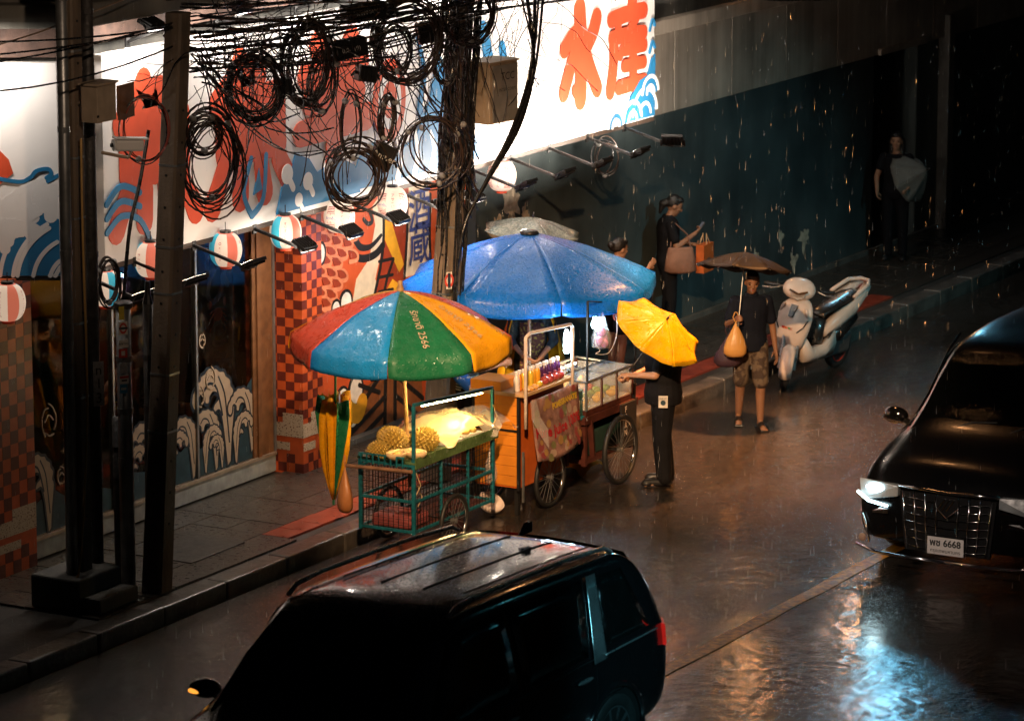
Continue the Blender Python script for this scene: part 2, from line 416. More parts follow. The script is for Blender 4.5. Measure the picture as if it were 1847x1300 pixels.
ks = MB().box((0, 0, 0), (.985, .235, .30))
kme = ks.mesh('kerb_stone', m_kerb)
kb = struct(MB().b2(22, 110, 19.40, 19.57, ROAD - .2, -.06).build('kerb', m_kerb))
for i in range(56):
    o = bpy.data.objects.new('kerb_stone', kme); COL.objects.link(o); o.parent = kb
    o.location = (23.5 + i, 19.4875 + rnd.uniform(-.006, .006), -.15 + rnd.uniform(-.006, .006))
    md = o.modifiers.new('bevel', 'BEVEL'); md.width = .022; md.segments = 2

# ---- the teal wall with cladding above, doorway at its far end
tw = thing('teal_wall', 'long teal painted wall with dirt streaks running behind the scooter', 'wall', (0, 0, 0))
MB().b2(36.72, 47.02, 21.25, 21.6, -.15, 2.6).build('rendered_wall', m_teal, tw)
MB().b2(48.42, 49.12, 21.25, 21.6, -.15, 2.6).build('rendered_wall', m_teal, tw)
MB().b2(49.5, 70, 21.25, 21.6, -.15, 2.6).build('rendered_wall', m_teal, tw)
MB().b2(36.72, 70, 21.20, 21.248, -.02, .06).build('skirting', m_conc2, tw)
rnd = random.Random(5)
for (cx, cz, s) in ((37.5, 2.0, .30), (37.15, 1.75, .2), (37.8, 1.85, .16), (43.6, .45, .14), (44.3, .62, .1), (45.0, .5, .16), (44.7, .25, .12)):
    pts = []
    for i in range(26):
        a = 2 * math.pi * i / 26; r = s * (.55 + .75 * noise.noise((math.cos(a) * 2 + cx, math.sin(a) * 2 + cz, 3)) + rnd.uniform(-.12, .25)); r = max(r, .05)
        pts.append((cx + r * math.cos(a) * 1.1, cz + r * math.sin(a) * 1.2))
    MB().prism(pts, (0, 21.25, 0), U, UP, .002).build('bare_patch', M('bare_plaster', (.46, .38, .28), .8, var=.35, scale=12, bump=.3), tw, label='patch of bare plaster where the paint has peeled off')
cl = thing('cladding_band', 'beige panel cladding band above the teal wall', 'cladding', (0, 0, 0))
xx = 36.73
for i in range(22):
    MB().b2(xx, xx + 1.49, 21.17, 21.5, 2.602, 3.58).build('panel', m_clad, cl, bevel=.006); xx += 1.5
led = MB().b2(36.7, 70, 21.0, 21.5, 3.582, 3.74).build('ledge', m_clad, cl, bevel=.01)
MB().b2(36.7, 70, 21.12, 21.6, 3.742, 6.8).build('upper_wall', m_conc2, cl)
# doorway
dw = thing('doorway', 'tall dark recessed doorway at the far end of the teal wall', 'doorway', (47.72, 21.6, 0))
dwm = M('dark_timber_door', (.02, .018, .016), .6)
MB().b2(-.68, .68, .55, .6, -.1, 2.58).build('door', dwm, dw)
MB().b2(-.70, -.69, -.34, .6, -.1, 2.58).build('reveal', m_teal, dw)
MB().b2(.69, .70, -.34, .6, -.1, 2.58).build('reveal', m_teal, dw)
MB().b2(-.5, -.04, .52, .55, .2, 2.2).build('door_panel', dwm, dw); MB().b2(.04, .5, .52, .55, .2, 2.2).build('door_panel', dwm, dw)
MB().b2(-.74, .74, -.47, -.36, 2.60, 2.68).build('lintel', m_clad, dw)
po = tag(MB().b2(49.13, 49.32, 21.1, 21.3, -.1, 2.9).build('gate_post', M('grey_post_paint', (.10, .095, .085), .5), bevel=.01), 'slim grey square post beside the dark doorway', 'post')

# ---- the shop: building above, mural wall, columns, glass front, room behind
sb = thing('shop_building', 'concrete upper storey above the restaurant sign with a stained ledge', 'building', (0, 0, 0))
MB().b2(28.75, 36.7, 21.4, 21.8, 2.72, 8).build('wall', m_conc2, sb)
MB().b2(28.75, 36.7, 20.6, 21.4, 4.95, 5.16).build('ledge', m_conc, sb, bevel=.015)
MB().b2(28.75, 36.7, 21.1, 21.4, 4.70, 4.945).build('ledge_beam', M('brown_brick', (.07, .04, .03), .8, var=.4, bump=.3), sb)
for xx in (29.9, 33.1):
    MB().b2(xx, xx + .55, 21.0, 21.4, 5.162, 8).build('pier', m_conc2, sb)
for xx in (30.8,):
    w = MB().b2(xx, xx + 1.75, 21.36, 21.398, 5.4, 7.4).build('window', M('dark_window_glass', (.01, .014, .014), .1), sb)
    MB().b2(xx - .05, xx, 21.3, 21.39, 5.35, 7.4).build('frame', m_steel, w)
    MB().b2(xx + 1.75, xx + 1.8, 21.3, 21.39, 5.35, 7.4).build('frame', m_steel, w)
MB().b2(28.75, 36.7, 20.95, 21.4, 2.70, 2.719).build('soffit', m_conc2, sb)

_d, _q, _c0 = Vector((CR.x, CR.y, 0)), Vector((-CR.y, CR.x, 0)), Vector((28.66, 20.80, 0))   # the corner is cut off: a slanting wall on the left
def slant(a, b, y0, y1, z0, z1, name, mat, bevel=0):
    MB().box(_c0 + _d * ((a + b) / 2) + _q * ((y0 + y1) / 2) + UP * ((z0 + z1) / 2), (b - a, y1 - y0, z1 - z0), (0, 0, math.atan2(_d.y, _d.x))).build(name, mat, sb, bevel=bevel)
slant(-5, .05, .45, .8, 2.72, 8, 'wall', m_conc2); slant(-5, -.02, -.1, .45, 4.95, 5.16, 'ledge', m_conc, .015); slant(-5, -.02, .2, .45, 4.66, 4.945, 'ledge_beam', _MC['brown_brick'])
slant(-.62, -.30, .1, .45, 5.162, 8, 'pier', m_conc2); slant(-1.6, -1.2, .1, .45, 5.162, 8, 'pier', m_conc2)
# interior
room = thing('dining_room', 'dim restaurant room seen through the glass front', 'room', (30.5, 22.5, 0))
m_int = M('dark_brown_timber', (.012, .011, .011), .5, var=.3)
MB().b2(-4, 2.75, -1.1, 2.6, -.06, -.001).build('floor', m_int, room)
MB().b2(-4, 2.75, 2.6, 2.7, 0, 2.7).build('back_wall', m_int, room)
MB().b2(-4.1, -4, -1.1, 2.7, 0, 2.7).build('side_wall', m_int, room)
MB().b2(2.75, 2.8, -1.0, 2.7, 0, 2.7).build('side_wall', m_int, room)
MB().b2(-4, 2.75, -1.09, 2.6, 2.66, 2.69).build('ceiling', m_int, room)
cl_ = MB().b2(-.7, -.3, .4, .5, 2.61, 2.655).build('ceiling_lamp', M('warm_lamp', (1, .8, .6), emit=(1, .62, .32), estr=14), room)
inst(cl_, room, (1.7, .3, 0)); inst(cl_, room, (-1.9, .2, 0))

m_checkA, m_checkB = M('dark_maroon_paint', (.11, .018, .012), .42, var=.2), M('orange_red_paint', (.48, .085, .022), .4, var=.15)
m_cream = M('cream_paint', (.62, .50, .36), .5, var=.12)
def checker_column(label, x0, x1, y0, y1, zt, n):
    c = thing('checkered_column', label, 'column', ((x0 + x1) / 2, (y0 + y1) / 2, 0)); w, d = x1 - x0, y1 - y0
    MB().b2(-w / 2, w / 2, -d / 2, d / 2, -.02, zt).build('shaft', m_checkB, c)
    t = w / n; nz_ = int(zt / t); mb = MB()
    for iz in range(nz_ + 1):
        z0, z1 = iz * t, min((iz + 1) * t, zt)
        if z1 - z0 < .01 or z0 < .58 and (iz % 6) in (2, 3): continue
        for k in range(n):
            if (k + iz) % 2 == 0: mb.prism([(-w / 2 + k * t, z0), (-w / 2 + (k + 1) * t, z0), (-w / 2 + (k + 1) * t, z1), (-w / 2 + k * t, z1)], (0, -d / 2, 0), U, UP, .0018)
        kd = max(1, round(d / t)); td = d / kd
        for k in range(kd):
            if (k + iz + 1) % 2 == 0: mb.prism([(-d / 2 + k * td, z0), (-d / 2 + (k + 1) * td, z0), (-d / 2 + (k + 1) * td, z1), (-d / 2 + k * td, z1)], (-w / 2, 0, 0), (0, -1, 0), UP, .0018)
    mb.build('check_pattern', m_checkA, c)
    mb = MB()                                            # pale dotted cloud bands near the foot
    for z0, z1, a, b in ((.36, .50, -.5, .5), (.50, .60, -.1, .5), (.22, .30, -.5, .1)):
        mb.prism([(a * w, z0), (b * w, z0), (b * w, z1), (a * w, z1)], (0, -d / 2, 0), U, UP, .003)
        mb.prism([(a * d, z0), (b * d, z0), (b * d, z1), (a * d, z1)], (-w / 2, 0, 0), (0, -1, 0), UP, .003)
    mb.build('cloud_band', M('dotted_cream', (.5, .40, .30), .5, col2=(.10, .03, .02), scale=60, thresh=(.58, .62)), c)
    return c
checker_column('orange and maroon checkered column between the glass front and the mural', 32.87, 33.24, 21.02, 21.42, 2.70, 4)
checker_column('orange and maroon checkered column left of the utility poles at the picture edge', 28.02, 28.62, 21.20, 21.6, 2.70, 5)

# glass front
gf = thing('shop_window', 'restaurant glass front with wave stickers and a pale kick plate', 'shopfront', (28.6, 21.36, 0))
m_glass = M('shop_glass', (.9, .95, .95), .02, trans=1.0, ior=1.3, var=0, rvar=0)
m_frame = M('brown_timber_frame', (.16, .07, .03), .4, var=.3)
GX = 28.6
MB().b2(.02, 4.24, -.03, .05, 0, .17).build('kick_plate', M('kick_plate_stone', (.27, .28, .28), .45, var=.25), gf)
MB().b2(.02, 4.24, -.045, .04, .172, .20).build('sill', M('sill_aluminium', (.45, .36, .28), .35, .5), gf)
for a, b in ((.03, 1.45), (1.48, 2.85), (2.88, 3.86)):
    MB().b2(a, b, -.004, .004, .202, 2.69).build('pane', m_glass, gf)
for a, w in ((.0, .03), (1.45, .03), (2.85, .03), (4.22, .04)):
    MB().b2(a, a + w, -.03, .03, .201, 2.69).build('mullion', m_steel, gf)
MB().b2(3.86, 4.22, -.02, .06, .201, 2.69).build('timber_panel', m_frame, gf); MB().b2(3.92, 3.98, -.04, -.021, .201, 2.69).build('timber_trim', m_frame, gf)
m_wcream, m_navy = M('cream_sticker', (.34, .26, .19), .5, var=.1), M('navy_sticker', (.012, .02, .03), .4)
m_navy2 = M('navy_wave_sticker', (.018, .045, .06), .4, var=.3)
WAVE = [((x - 1275) / 260, (700 - y) / 520) for x, y in ((1272, 720), (1264, 620), (1256, 520), (1246, 440), (1234, 402), (1208, 412), (1214, 376), (1236, 348), (1226, 312), (1206, 300), (1191, 320), (1185, 352), (1172, 346), (1170, 311), (1154, 290), (1141, 301), (1138, 341), (1129, 366), (1117, 356), (1111, 320), (1117, 279), (1131, 256), (1136, 236), (1150, 226), (1154, 204), (1172, 196), (1182, 180), (1204, 190), (1222, 186), (1238, 208), (1258, 216), (1266, 242), (1286, 268), (1288, 300), (1301, 330), (1296, 380), (1304, 420), (1292, 560), (1284, 700))]
def curl_wave(dc, cx, cz, s, flip=1, out='navy', top='cream'):
    """a breaking wave cut from film: scalloped back, hooked crest with drops, dark edge line"""
    dc.new(); pts = [(cx + flip * x * s, cz + y * s) for x, y in WAVE]
    sm_ = [(q.x, q.y) for q in smoothpts([(a_, b_, 0) for a_, b_ in pts], 3)]
    dc.stroke(out, pts, .075 * s, 3); dc.poly(top, sm_)
    dc.stroke(out, [(cx + flip * x * s, cz + y * s) for x, y in ((-.10, .50), (-.16, .70), (-.22, .82), (-.34, .86), (-.42, .80))], .028 * s, 3)
    dc.stroke(out, [(cx + flip * x * s, cz + y * s) for x, y in ((.02, .20), (-.02, .50), (-.06, .72), (-.16, .90))], .022 * s, 3)
dc = Decal((28.6, 21.355, 0), d0=.001)
dc.poly('navy2', [(2.9, .21), (3.85, .21), (3.85, 1.02), (3.7, .9), (3.5, .82), (3.3, .66), (3.1, .52), (2.9, .48)])
dc.poly('navy2', [(1.5, .21), (2.84, .21), (2.84, .66), (2.6, .52), (2.3, .58), (2.0, .45), (1.7, .5), (1.5, .4)])
dc.poly('navy2', [(.05, .21), (1.43, .21), (1.43, .40), (1.1, .5), (.8, .42), (.5, .6), (.2, .5), (.05, .4)])
for a in ((3.42, .26, .98, 1), (3.84, .30, .66, 1), (3.20, .24, .62, 1), (3.02, .24, .44, -1), (3.56, .23, .48, -1), (3.30, .23, .34, 1), (2.80, .24, .62, 1), (2.40, .24, .50, -1), (2.15, .24, .70, 1), (1.72, .24, .5, -1), (.42, .24, .74, 1), (.85, .24, .5, -1), (1.2, .24, .6, 1)):
    curl_wave(dc, *a)
dc.new()
for cx, cz, s in ((2.98, 1.55, .05), (3.12, 1.15, .08), (2.93, 1.0, .07), (2.5, 1.6, .07), (.45, 1.25, .11), (.62, .7, .06)):   # little outline stickers
    dc.new()
    for k in range(5):
        a = R(72 * k + cx * 50); dc.stroke('cream', [(cx + s * math.cos(a + b_), cz + s * 1.1 * math.sin(a + b_) * (1 + .3 * b_)) for b_ in (0, .6, 1.2)], .014)
    dc.stroke('cream', [(cx - s * .6, cz), (cx, cz + s * .5), (cx + s * .6, cz)], .013)
dc.build(gf, {'cream': 'wave_sticker', 'navy': 'wave_outline', 'navy2': 'wave_ground'}, {'cream': m_wcream, 'navy': m_navy, 'navy2': m_navy2})
# cloth banner with brush writing hanging inside the glass
bn = thing('cloth_banner', 'long cream cloth banner with black brush writing behind the glass', 'banner', (31.95, 21.52, 0))
mb = MB(); vs = []; fs = []
for i in range(13):
    for j in range(5):
        vs.append((-.30 + .66 * j / 4 + .04 * (12 - i) / 12 * 4, .02 * math.sin(i * .8 + j), .5 + i * 2.1 / 12))
for i in range(12):
    for j in range(4): fs.append((i * 5 + j, i * 5 + j + 1, (i + 1) * 5 + j + 1, (i + 1) * 5 + j))
mb.add(vs, fs).build('cloth', m_wcream, bn, smooth=True, solid=.004)
m_ink = M('black_ink', (.012, .012, .012), .5)
for ch, z, xo in (('ば', 2.35, .12), ('び', 2.0, .1), ('せ', 1.55, .12), ('魚', 1.1, .16)):
    put_text(ch, (xo, -.035, z), U, UP, m_ink, bn, 'brush_character', .46, .012, off=.0, wx=1.1)
crab = MB(); crab.ell((.1, -.04, 1.72), (.09, .006, .07), 10, 6)
for sx in (-1, 1):
    for k in range(4): crab.bar((.1 + sx * .07, -.04, 1.72 + .05 - .035 * k), (.1 + sx * .15, -.04, 1.74 - .06 * k), .014, .006)
    crab.ell((.1 + sx * .13, -.04, 1.83), (.03, .006, .045), 8, 5)
crab.build('crab_print', m_checkB, bn)

# mural wall
MY = 21.36
mw = thing('mural_wall', 'painted mural wall of an orange fish with scales and a kanji board', 'mural', (33.2, MY, 0))
MB().b2(0.045, 3.5, 0, .3, -.02, 2.71).build('wall', M('mural_orange', (.46, .075, .02), .5, var=.14, scale=3), mw)
MB().b2(.06, 3.5, -.10, -.002, -.02, .05).build('plinth', m_conc2, mw)
Z5 = lambda x, y: (300 + x / 3.8229, 320 + y / 3.8229)
Z8 = lambda x, y: (620 + x / 3.8229, 660 + y / 3.8229)
dm = Decal((33.2, MY, 0)); dm.auto = True
P5 = lambda *pts: dm.px([Z5(*p) for p in pts])
P8 = lambda *pts: dm.px([Z8(*p) for p in pts])
clampw = lambda ps: [(min(3.49, max(.06, x)), min(2.70, max(.0, z))) for x, z in ps]
dm.poly('brown', clampw(P8((-150, 300), (520, -60), (560, 330), (300, 430), (-150, 600))))
dm.poly('cream', clampw(P5((1495, 90), (1420, 200), (1440, 330), (1400, 560), (1310, 700), (1280, 880), (1500, 860), (1440, 700), (1490, 470))))
dm.poly('dred', clampw(P5((1500, 150), (1700, 60), (1680, 640), (1620, 800), (1430, 830), (1490, 500))))
dm.poly('yellow', clampw(P5((1492, 235), (1540, 260), (1638, 600), (1605, 656), (1492, 400))))
dm.poly('yellow', clampw(P5((1490, 820), (1560, 700), (1640, 760), (1560, 900), (1480, 900))))
dm.poly('cream', clampw(P5((1670, 60), (1800, 40), (1830, 200), (1820, 330), (1810, 540), (1830, 640), (1640, 690), (1660, 420), (1670, 250))))
dm.stroke('black', clampw(P5((1235, 345), (1232, 430), (1280, 530), (1360, 560), (1440, 530), (1492, 470))), .10, 4, (.7, .9))
dm.stroke('black', clampw(P5((1305, 430), (1340, 482), (1410, 475), (1480, 400))), .09, 4, (1, .5))
dm.stroke('black', clampw(P5((1360, 290), (1390, 320), (1420, 300), (1400, 230))), .05)
dm.stroke('black', clampw(P5((1497, 180), (1497, 420), (1475, 620), (1430, 830))), .05)
dm.stroke('black', clampw(P5((1650, 120), (1660, 350), (1640, 690))), .05)
dm.stroke('black', clampw(P5((1820, 120), (1815, 400), (1825, 640))), .05)
for y in (580, 690, 790): dm.stroke('black', clampw(P5((1465, y), (1560, y - 20))), .035)
dm.stroke('black', clampw(P5((1565, 565), (1520, 700), (1500, 800))), .045)
for r in range(9):
    for c_ in range(4):
        x, y = 1062 + c_ * 74 + (r % 2) * 37, 335 + r * 74 + c_ * 14
        if x > 1290 or (x > 1235 and y > 560) or (x > 1180 and y > 800): continue
        dm.poly('dred', clampw(P5((x - 34, y - 20), (x + 4, y - 14), (x + 26, y + 12), (x + 22, y + 40), (x - 14, y + 50))))
        dm.stroke('salmon', clampw(P5((x - 38, y - 30), (x + 10, y - 22), (x + 34, y + 10), (x + 28, y + 44), (x - 20, y + 58))), .05, 4, (.35, 1.0))
for (z, x, y, rx, rz) in ((Z5, 1235, 860, .10, .105), (Z5, 1165, 905, .07, .075), (Z5, 1060, 525, .07, .1), (Z8, 80, 165, .12, .14), (Z8, 55, 355, .1, .1), (Z8, -10, 240, .1, .13)):
    u_, w_ = dm.uv(*z(x, y))
    if u_ < .15: u_ = .18
    dm.poly('black', ellpts(u_, w_, rx + .03, rz + .03)); dm.poly('white', ellpts(u_, w_, rx, rz))
for a, b in (((20, 430), (250, 60)), ((40, 470), (280, 210)), ((130, 480), (270, 330)), ((280, 400), (285, 0)), ((350, 360), (350, -60)), ((350, 200), (500, 330)), ((350, 60), (540, 220)), ((190, 90), (280, 60)), ((100, 130), (240, 180))):
    dm.stroke('black', clampw(P8(a, b)), .05)
dm.stroke('yellow', clampw(P8((20, 300), (90, 330), (120, 250))), .2)
dm.build(mw, {'cream': 'belly_paint', 'dred': 'dark_red_paint', 'yellow': 'yellow_band', 'black': 'black_line', 'salmon': 'scale_paint', 'white': 'bubble', 'brown': 'brown_board'},
         {'cream': m_cream, 'dred': M('mural_dark_red', (.26, .035, .012), .5), 'yellow': M('mural_yellow', (.62, .30, .02), .5), 'black': m_ink, 'salmon': M('mural_salmon', (.60, .20, .10), .5), 'white': M('mural_white', (.7, .66, .6), .5), 'brown': M('mural_brown', (.22, .08, .03), .5, var=.3)})
m_blue_ink = M('indigo_ink', (.035, .05, .16), .5)
for ch, (x, y) in (('酒', (1735, 230)), ('蔵', (1735, 475))):
    u_, w_ = dm.uv(*Z5(x, y)); put_text(ch, (33.2 + u_ - 33.2, 0, w_), U, UP, m_blue_ink, mw, 'kanji', .46, .004, off=.026, wx=1.0)
# ================================================================== SIGNS
SY = 20.85
m_sred = M('sign_red', (.60, .075, .028), .5, var=.1, scale=3)
m_sblue = M('sign_blue', (.02, .17, .36), .5, var=.12, scale=3)
m_sign = M('white_sign_vinyl', (.80, .77, .75), .42, var=.05, scale=1.0, bump=.03, bscale=14)
bs = thing('restaurant_sign', 'long white restaurant sign with red brush kanji and blue waves', 'sign', (29.3, SY, 2.7))
MB().b2(0, 10.8, .004, .10, 0, 1.93).build('board', m_sign, bs, bevel=.004)
MB().b2(0, 10.8, .0, .14, -.045, -.003).build('bottom_rail', M('sign_rail', (.06, .04, .03), .5), bs)
for xs in (3.05, 6.1, 9.75): MB().b2(xs, xs + .008, .001, .0035, 0, 1.93).build('seam', M('seam_grey', (.35, .34, .33), .6), bs)
for xs in (.4, 3.4, 6.4, 9.4): MB().b2(xs, xs + .06, .10, .55, 1.2, 1.26).build('bracket', m_black, bs)
dg_ = Decal((29.3, SY, 2.7), d0=.004)
def glyph(key, strokes, x0, z0, w, h, wd):
    dg_.new()
    for st in strokes: dg_.stroke(key, [(x0 + p[0] * w, z0 + p[1] * h) for p in st], wd, 4, (1.0, 1.12))
UO = [[(.38, 1.02), (.28, .88), (.1, .74)], [(.36, .93), (.62, .93), (.52, .80)], [(.16, .72), (.84, .72)], [(.16, .72), (.17, .36)], [(.84, .72), (.83, .36)], [(.17, .54), (.83, .54)], [(.5, .72), (.5, .36)], [(.16, .36), (.84, .36)],
      [(.16, .24), (.08, .10), (.02, .0)], [(.38, .24), (.36, .02)], [(.62, .24), (.66, .02)], [(.84, .24), (.94, .10), (1.0, .0)]]
HI = [[(.25, 1.0), (.36, .86)], [(.78, 1.0), (.64, .86)], [(.08, .78), (.92, .80)], [(.14, .58), (.86, .59)], [(.0, .36), (1.0, .38)], [(.5, .78), (.5, .4), (.48, .0)]]
glyph('red', UO, .15, .30, 1.32, 1.30, .24)
glyph('red', UO, 1.72, .28, 1.42, 1.32, .25)
glyph('red', HI, 3.30, .30, 1.25, 1.32, .26)
Z3 = lambda x, y: (700 + x * .29237, y * .29237)
P3 = lambda *pts: dg_.px([Z3(*p) for p in pts])
for st, w in (([(1180, 60), (1190, 300), (1185, 610)], .26), ([(1085, 310), (1130, 235), (1165, 205)], .2), ([(1160, 300), (1120, 430), (1082, 575)], .22), ([(1285, 110), (1262, 200), (1215, 300)], .22), ([(1215, 320), (1245, 430), (1288, 545)], .22), ([(1185, 610), (1150, 560)], .14),
              ([(1505, -60), (1505, 70)], .2), ([(1375, 125), (1480, 85), (1575, 65)], .19), ([(1425, 130), (1410, 220)], .13), ([(1545, 80), (1490, 190)], .13), ([(1380, 240), (1480, 215), (1575, 200)], .17), ([(1390, 250), (1388, 400), (1368, 565)], .2),
              ([(1450, 290), (1430, 345)], .13), ([(1455, 310), (1578, 280)], .15), ([(1455, 410), (1575, 385)], .15), ([(1420, 545), (1500, 520), (1580, 500)], .17), ([(1510, 230), (1510, 520)], .17)):
    if st[0] in ((1180, 60), (1505, -60)): dg_.new()
    dg_.stroke('red', P3(*st), w, 4)
# emblem: red ring on blue
dg_.auto = True
u0, w0 = 4.98, .86
for i, (r, key) in enumerate(((.42, 'red'), (.30, 'white'), (.19, 'red'), (.08, 'white'))): dg_.poly(key, ellpts(u0, w0 + .05, r * .75, r, 22))
dg_.poly('blue', [(u0 - .8, .08), (u0 + 1.9, .08), (u0 + 1.7, .35), (u0 + 1.3, .52), (u0 + 1.2, .95), (u0 + .95, 1.35), (u0 + .8, .8), (u0 + .5, .45), (u0 + .1, .35), (u0 - .3, .52), (u0 - .6, .4)])
for a in range(4): dg_.stroke('white', [(u0 + .15 + a * .33, .1), (u0 + .22 + a * .33, .3), (u0 + .14 + a * .33, .48 + .1 * (a % 2))], .1, 3, (1, .5))
dg_.stroke('blue', [(u0 + .55, 1.5), (u0 + .7, 1.1), (u0 + .6, .75), (u0 + .75, .5)], .09, 4, (.5, 1.2))
dg_.stroke('blue', [(u0 + 1.9, 1.45), (u0 + 2.05, .95), (u0 + 2.0, .55)], .22, 4, (.6, 1.3))
dg_.stroke('blue', [(u0 + 2.3, 1.2), (u0 + 2.4, .8), (u0 + 2.35, .6)], .2, 4, (.6, 1.2))
# wave strokes along the lower edge
dg_.stroke('blue', [(2.42, .1), (2.28, .35), (2.42, .66)], .06); dg_.stroke('blue', [(2.42, .1), (2.62, .25), (2.68, .66)], .06); dg_.poly('blue', [(2.45, .3), (2.6, .34), (2.55, .55)])
dg_.poly('blue', [(2.85, .05), (4.4, .05), (4.3, .34), (4.0, .46), (3.6, .36), (3.45, .52), (3.2, .6), (3.1, .4), (2.95, .3)])
for (a, b, r) in ((3.05, .42, .1), (3.42, .30, .09), (3.8, .36, .08), (3.25, .14, .07)): dg_.poly('white', ellpts(a, b, r, r)); dg_.stroke('white', [(a, b), (a + r, b - r * 1.5)], r * .8)
for k in range(3): dg_.stroke('blue', [(.0 + .02, .30 + k * .13), (.25, .42 + k * .14), (.55, .34 + k * .13), (.75, .05 + k * .02)][:3 + (k < 1)], .06)
dg_.stroke('blue', [(1.0, .06), (.95, .3), (1.12, .5), (1.15, .28)], .05)
# right-hand corner waves
dg_.poly('blue', [(10.1, .02), (10.79, .02), (10.79, .72), (10.6, .50), (10.42, .46), (10.2, .3)])
for a in ((10.55, .05, .30), (10.25, .02, .22), (10.68, .28, .2), (9.85, .0, .18)):
    for k in range(3): dg_.stroke('white' if k % 2 == 0 else 'blue', ellpts(a[0], a[1], a[2] * (1 - .27 * k), a[2] * (1 - .27 * k), 10, 10, 175), .045)
for zz in (.55, .75, 1.0): dg_.stroke('blue', [(10.66, zz), (10.73, zz + .12), (10.78, zz + .05)], .035)
dg_.build(bs, {'red': 'brush_kanji', 'blue': 'blue_wave', 'white': 'white_wave'}, {'red': m_sred, 'blue': m_sblue, 'white': m_sign})

A0 = ony(110, 497, SY)
ls = thing('corner_sign', 'white corner sign with big blue waves at the left edge of the picture', 'sign', (A0.x, A0.y, 2.72), math.atan2(CR.y, CR.x))
MB().b2(-1.7, 0, .004, .09, 0, 1.92).build('board', m_sign, ls, bevel=.004)
MB().b2(-1.7, 0, .0, .10, -.04, -.002).build('bottom_rail', m_black, ls)
dl = Decal((A0.x, A0.y, 2.72), CR, UP, d0=.004); dl.auto = True
Z1 = lambda x, y: (x / 3.8229, y / 3.8229); Z4 = lambda x, y: (x / 3.8229, 300 + y / 3.8229)
lim = lambda ps: [(min(-.005, x), max(.005, z)) for x, z in ps]
P1 = lambda *p: lim(dl.px([Z1(*q) for q in p])); P4 = lambda *p: lim(dl.px([Z4(*q) for q in p]))
dl.poly('red', P1((-300, 1000), (0, 1040), (60, 1100), (92, 1195), (0, 1270), (-300, 1500)))
dl.poly('blue', P4((-400, 760), (430, 760), (430, 105), (330, 150), (240, 130), (150, 190), (60, 260), (-60, 350), (-400, 420)))
for pts, w in (([(430, 120), (330, 150), (200, 190), (90, 270), (0, 330), (-150, 380)], .20), ([(420, 300), (330, 260), (230, 270), (150, 320), (60, 370), (-60, 420)], .17), ([(300, 150), (340, 190), (360, 240)], .13), ([(160, 310), (200, 330), (235, 355)], .1), ([(330, 270), (350, 310), (350, 345)], .12),
               ([(230, 290), (240, 330)], .09), ([(140, 330), (165, 370)], .11), ([(100, 400), (110, 450)], .12), ([(60, 440), (60, 520)], .10), ([(190, 420), (205, 470)], .09), ([(20, 480), (35, 570)], .1), ([(120, 420), (200, 410), (270, 450)], .09), ([(-60, 420), (60, 420), (140, 430)], .16)):
    dl.stroke('white', P4(*pts), w, 4)
for k, (rx, ry) in enumerate(((560, 540), (470, 450), (440, 420), (330, 310), (215, 190), (180, 150))):
    pts = [(560 - rx * math.cos(R(a)), 790 - ry * math.sin(R(a))) for a in range(4, 64, 7)]
    pts = [p for p in pts if p[0] < 425]
    if len(pts) > 2: dl.stroke('white', P4(*pts), .038, 3)
dl.stroke('blue', [(-.95, .98)] + P1((90, 1250), (200, 1230), (250, 1180), (330, 1165), (355, 1200), (320, 1225)), .035); dl.stroke('blue', P1((330, 1250), (420, 1210)), .035)
dl.build(ls, {'red': 'red_emblem', 'blue': 'blue_wave', 'white': 'white_wave'}, {'red': m_sred, 'blue': m_sblue, 'white': m_sign})
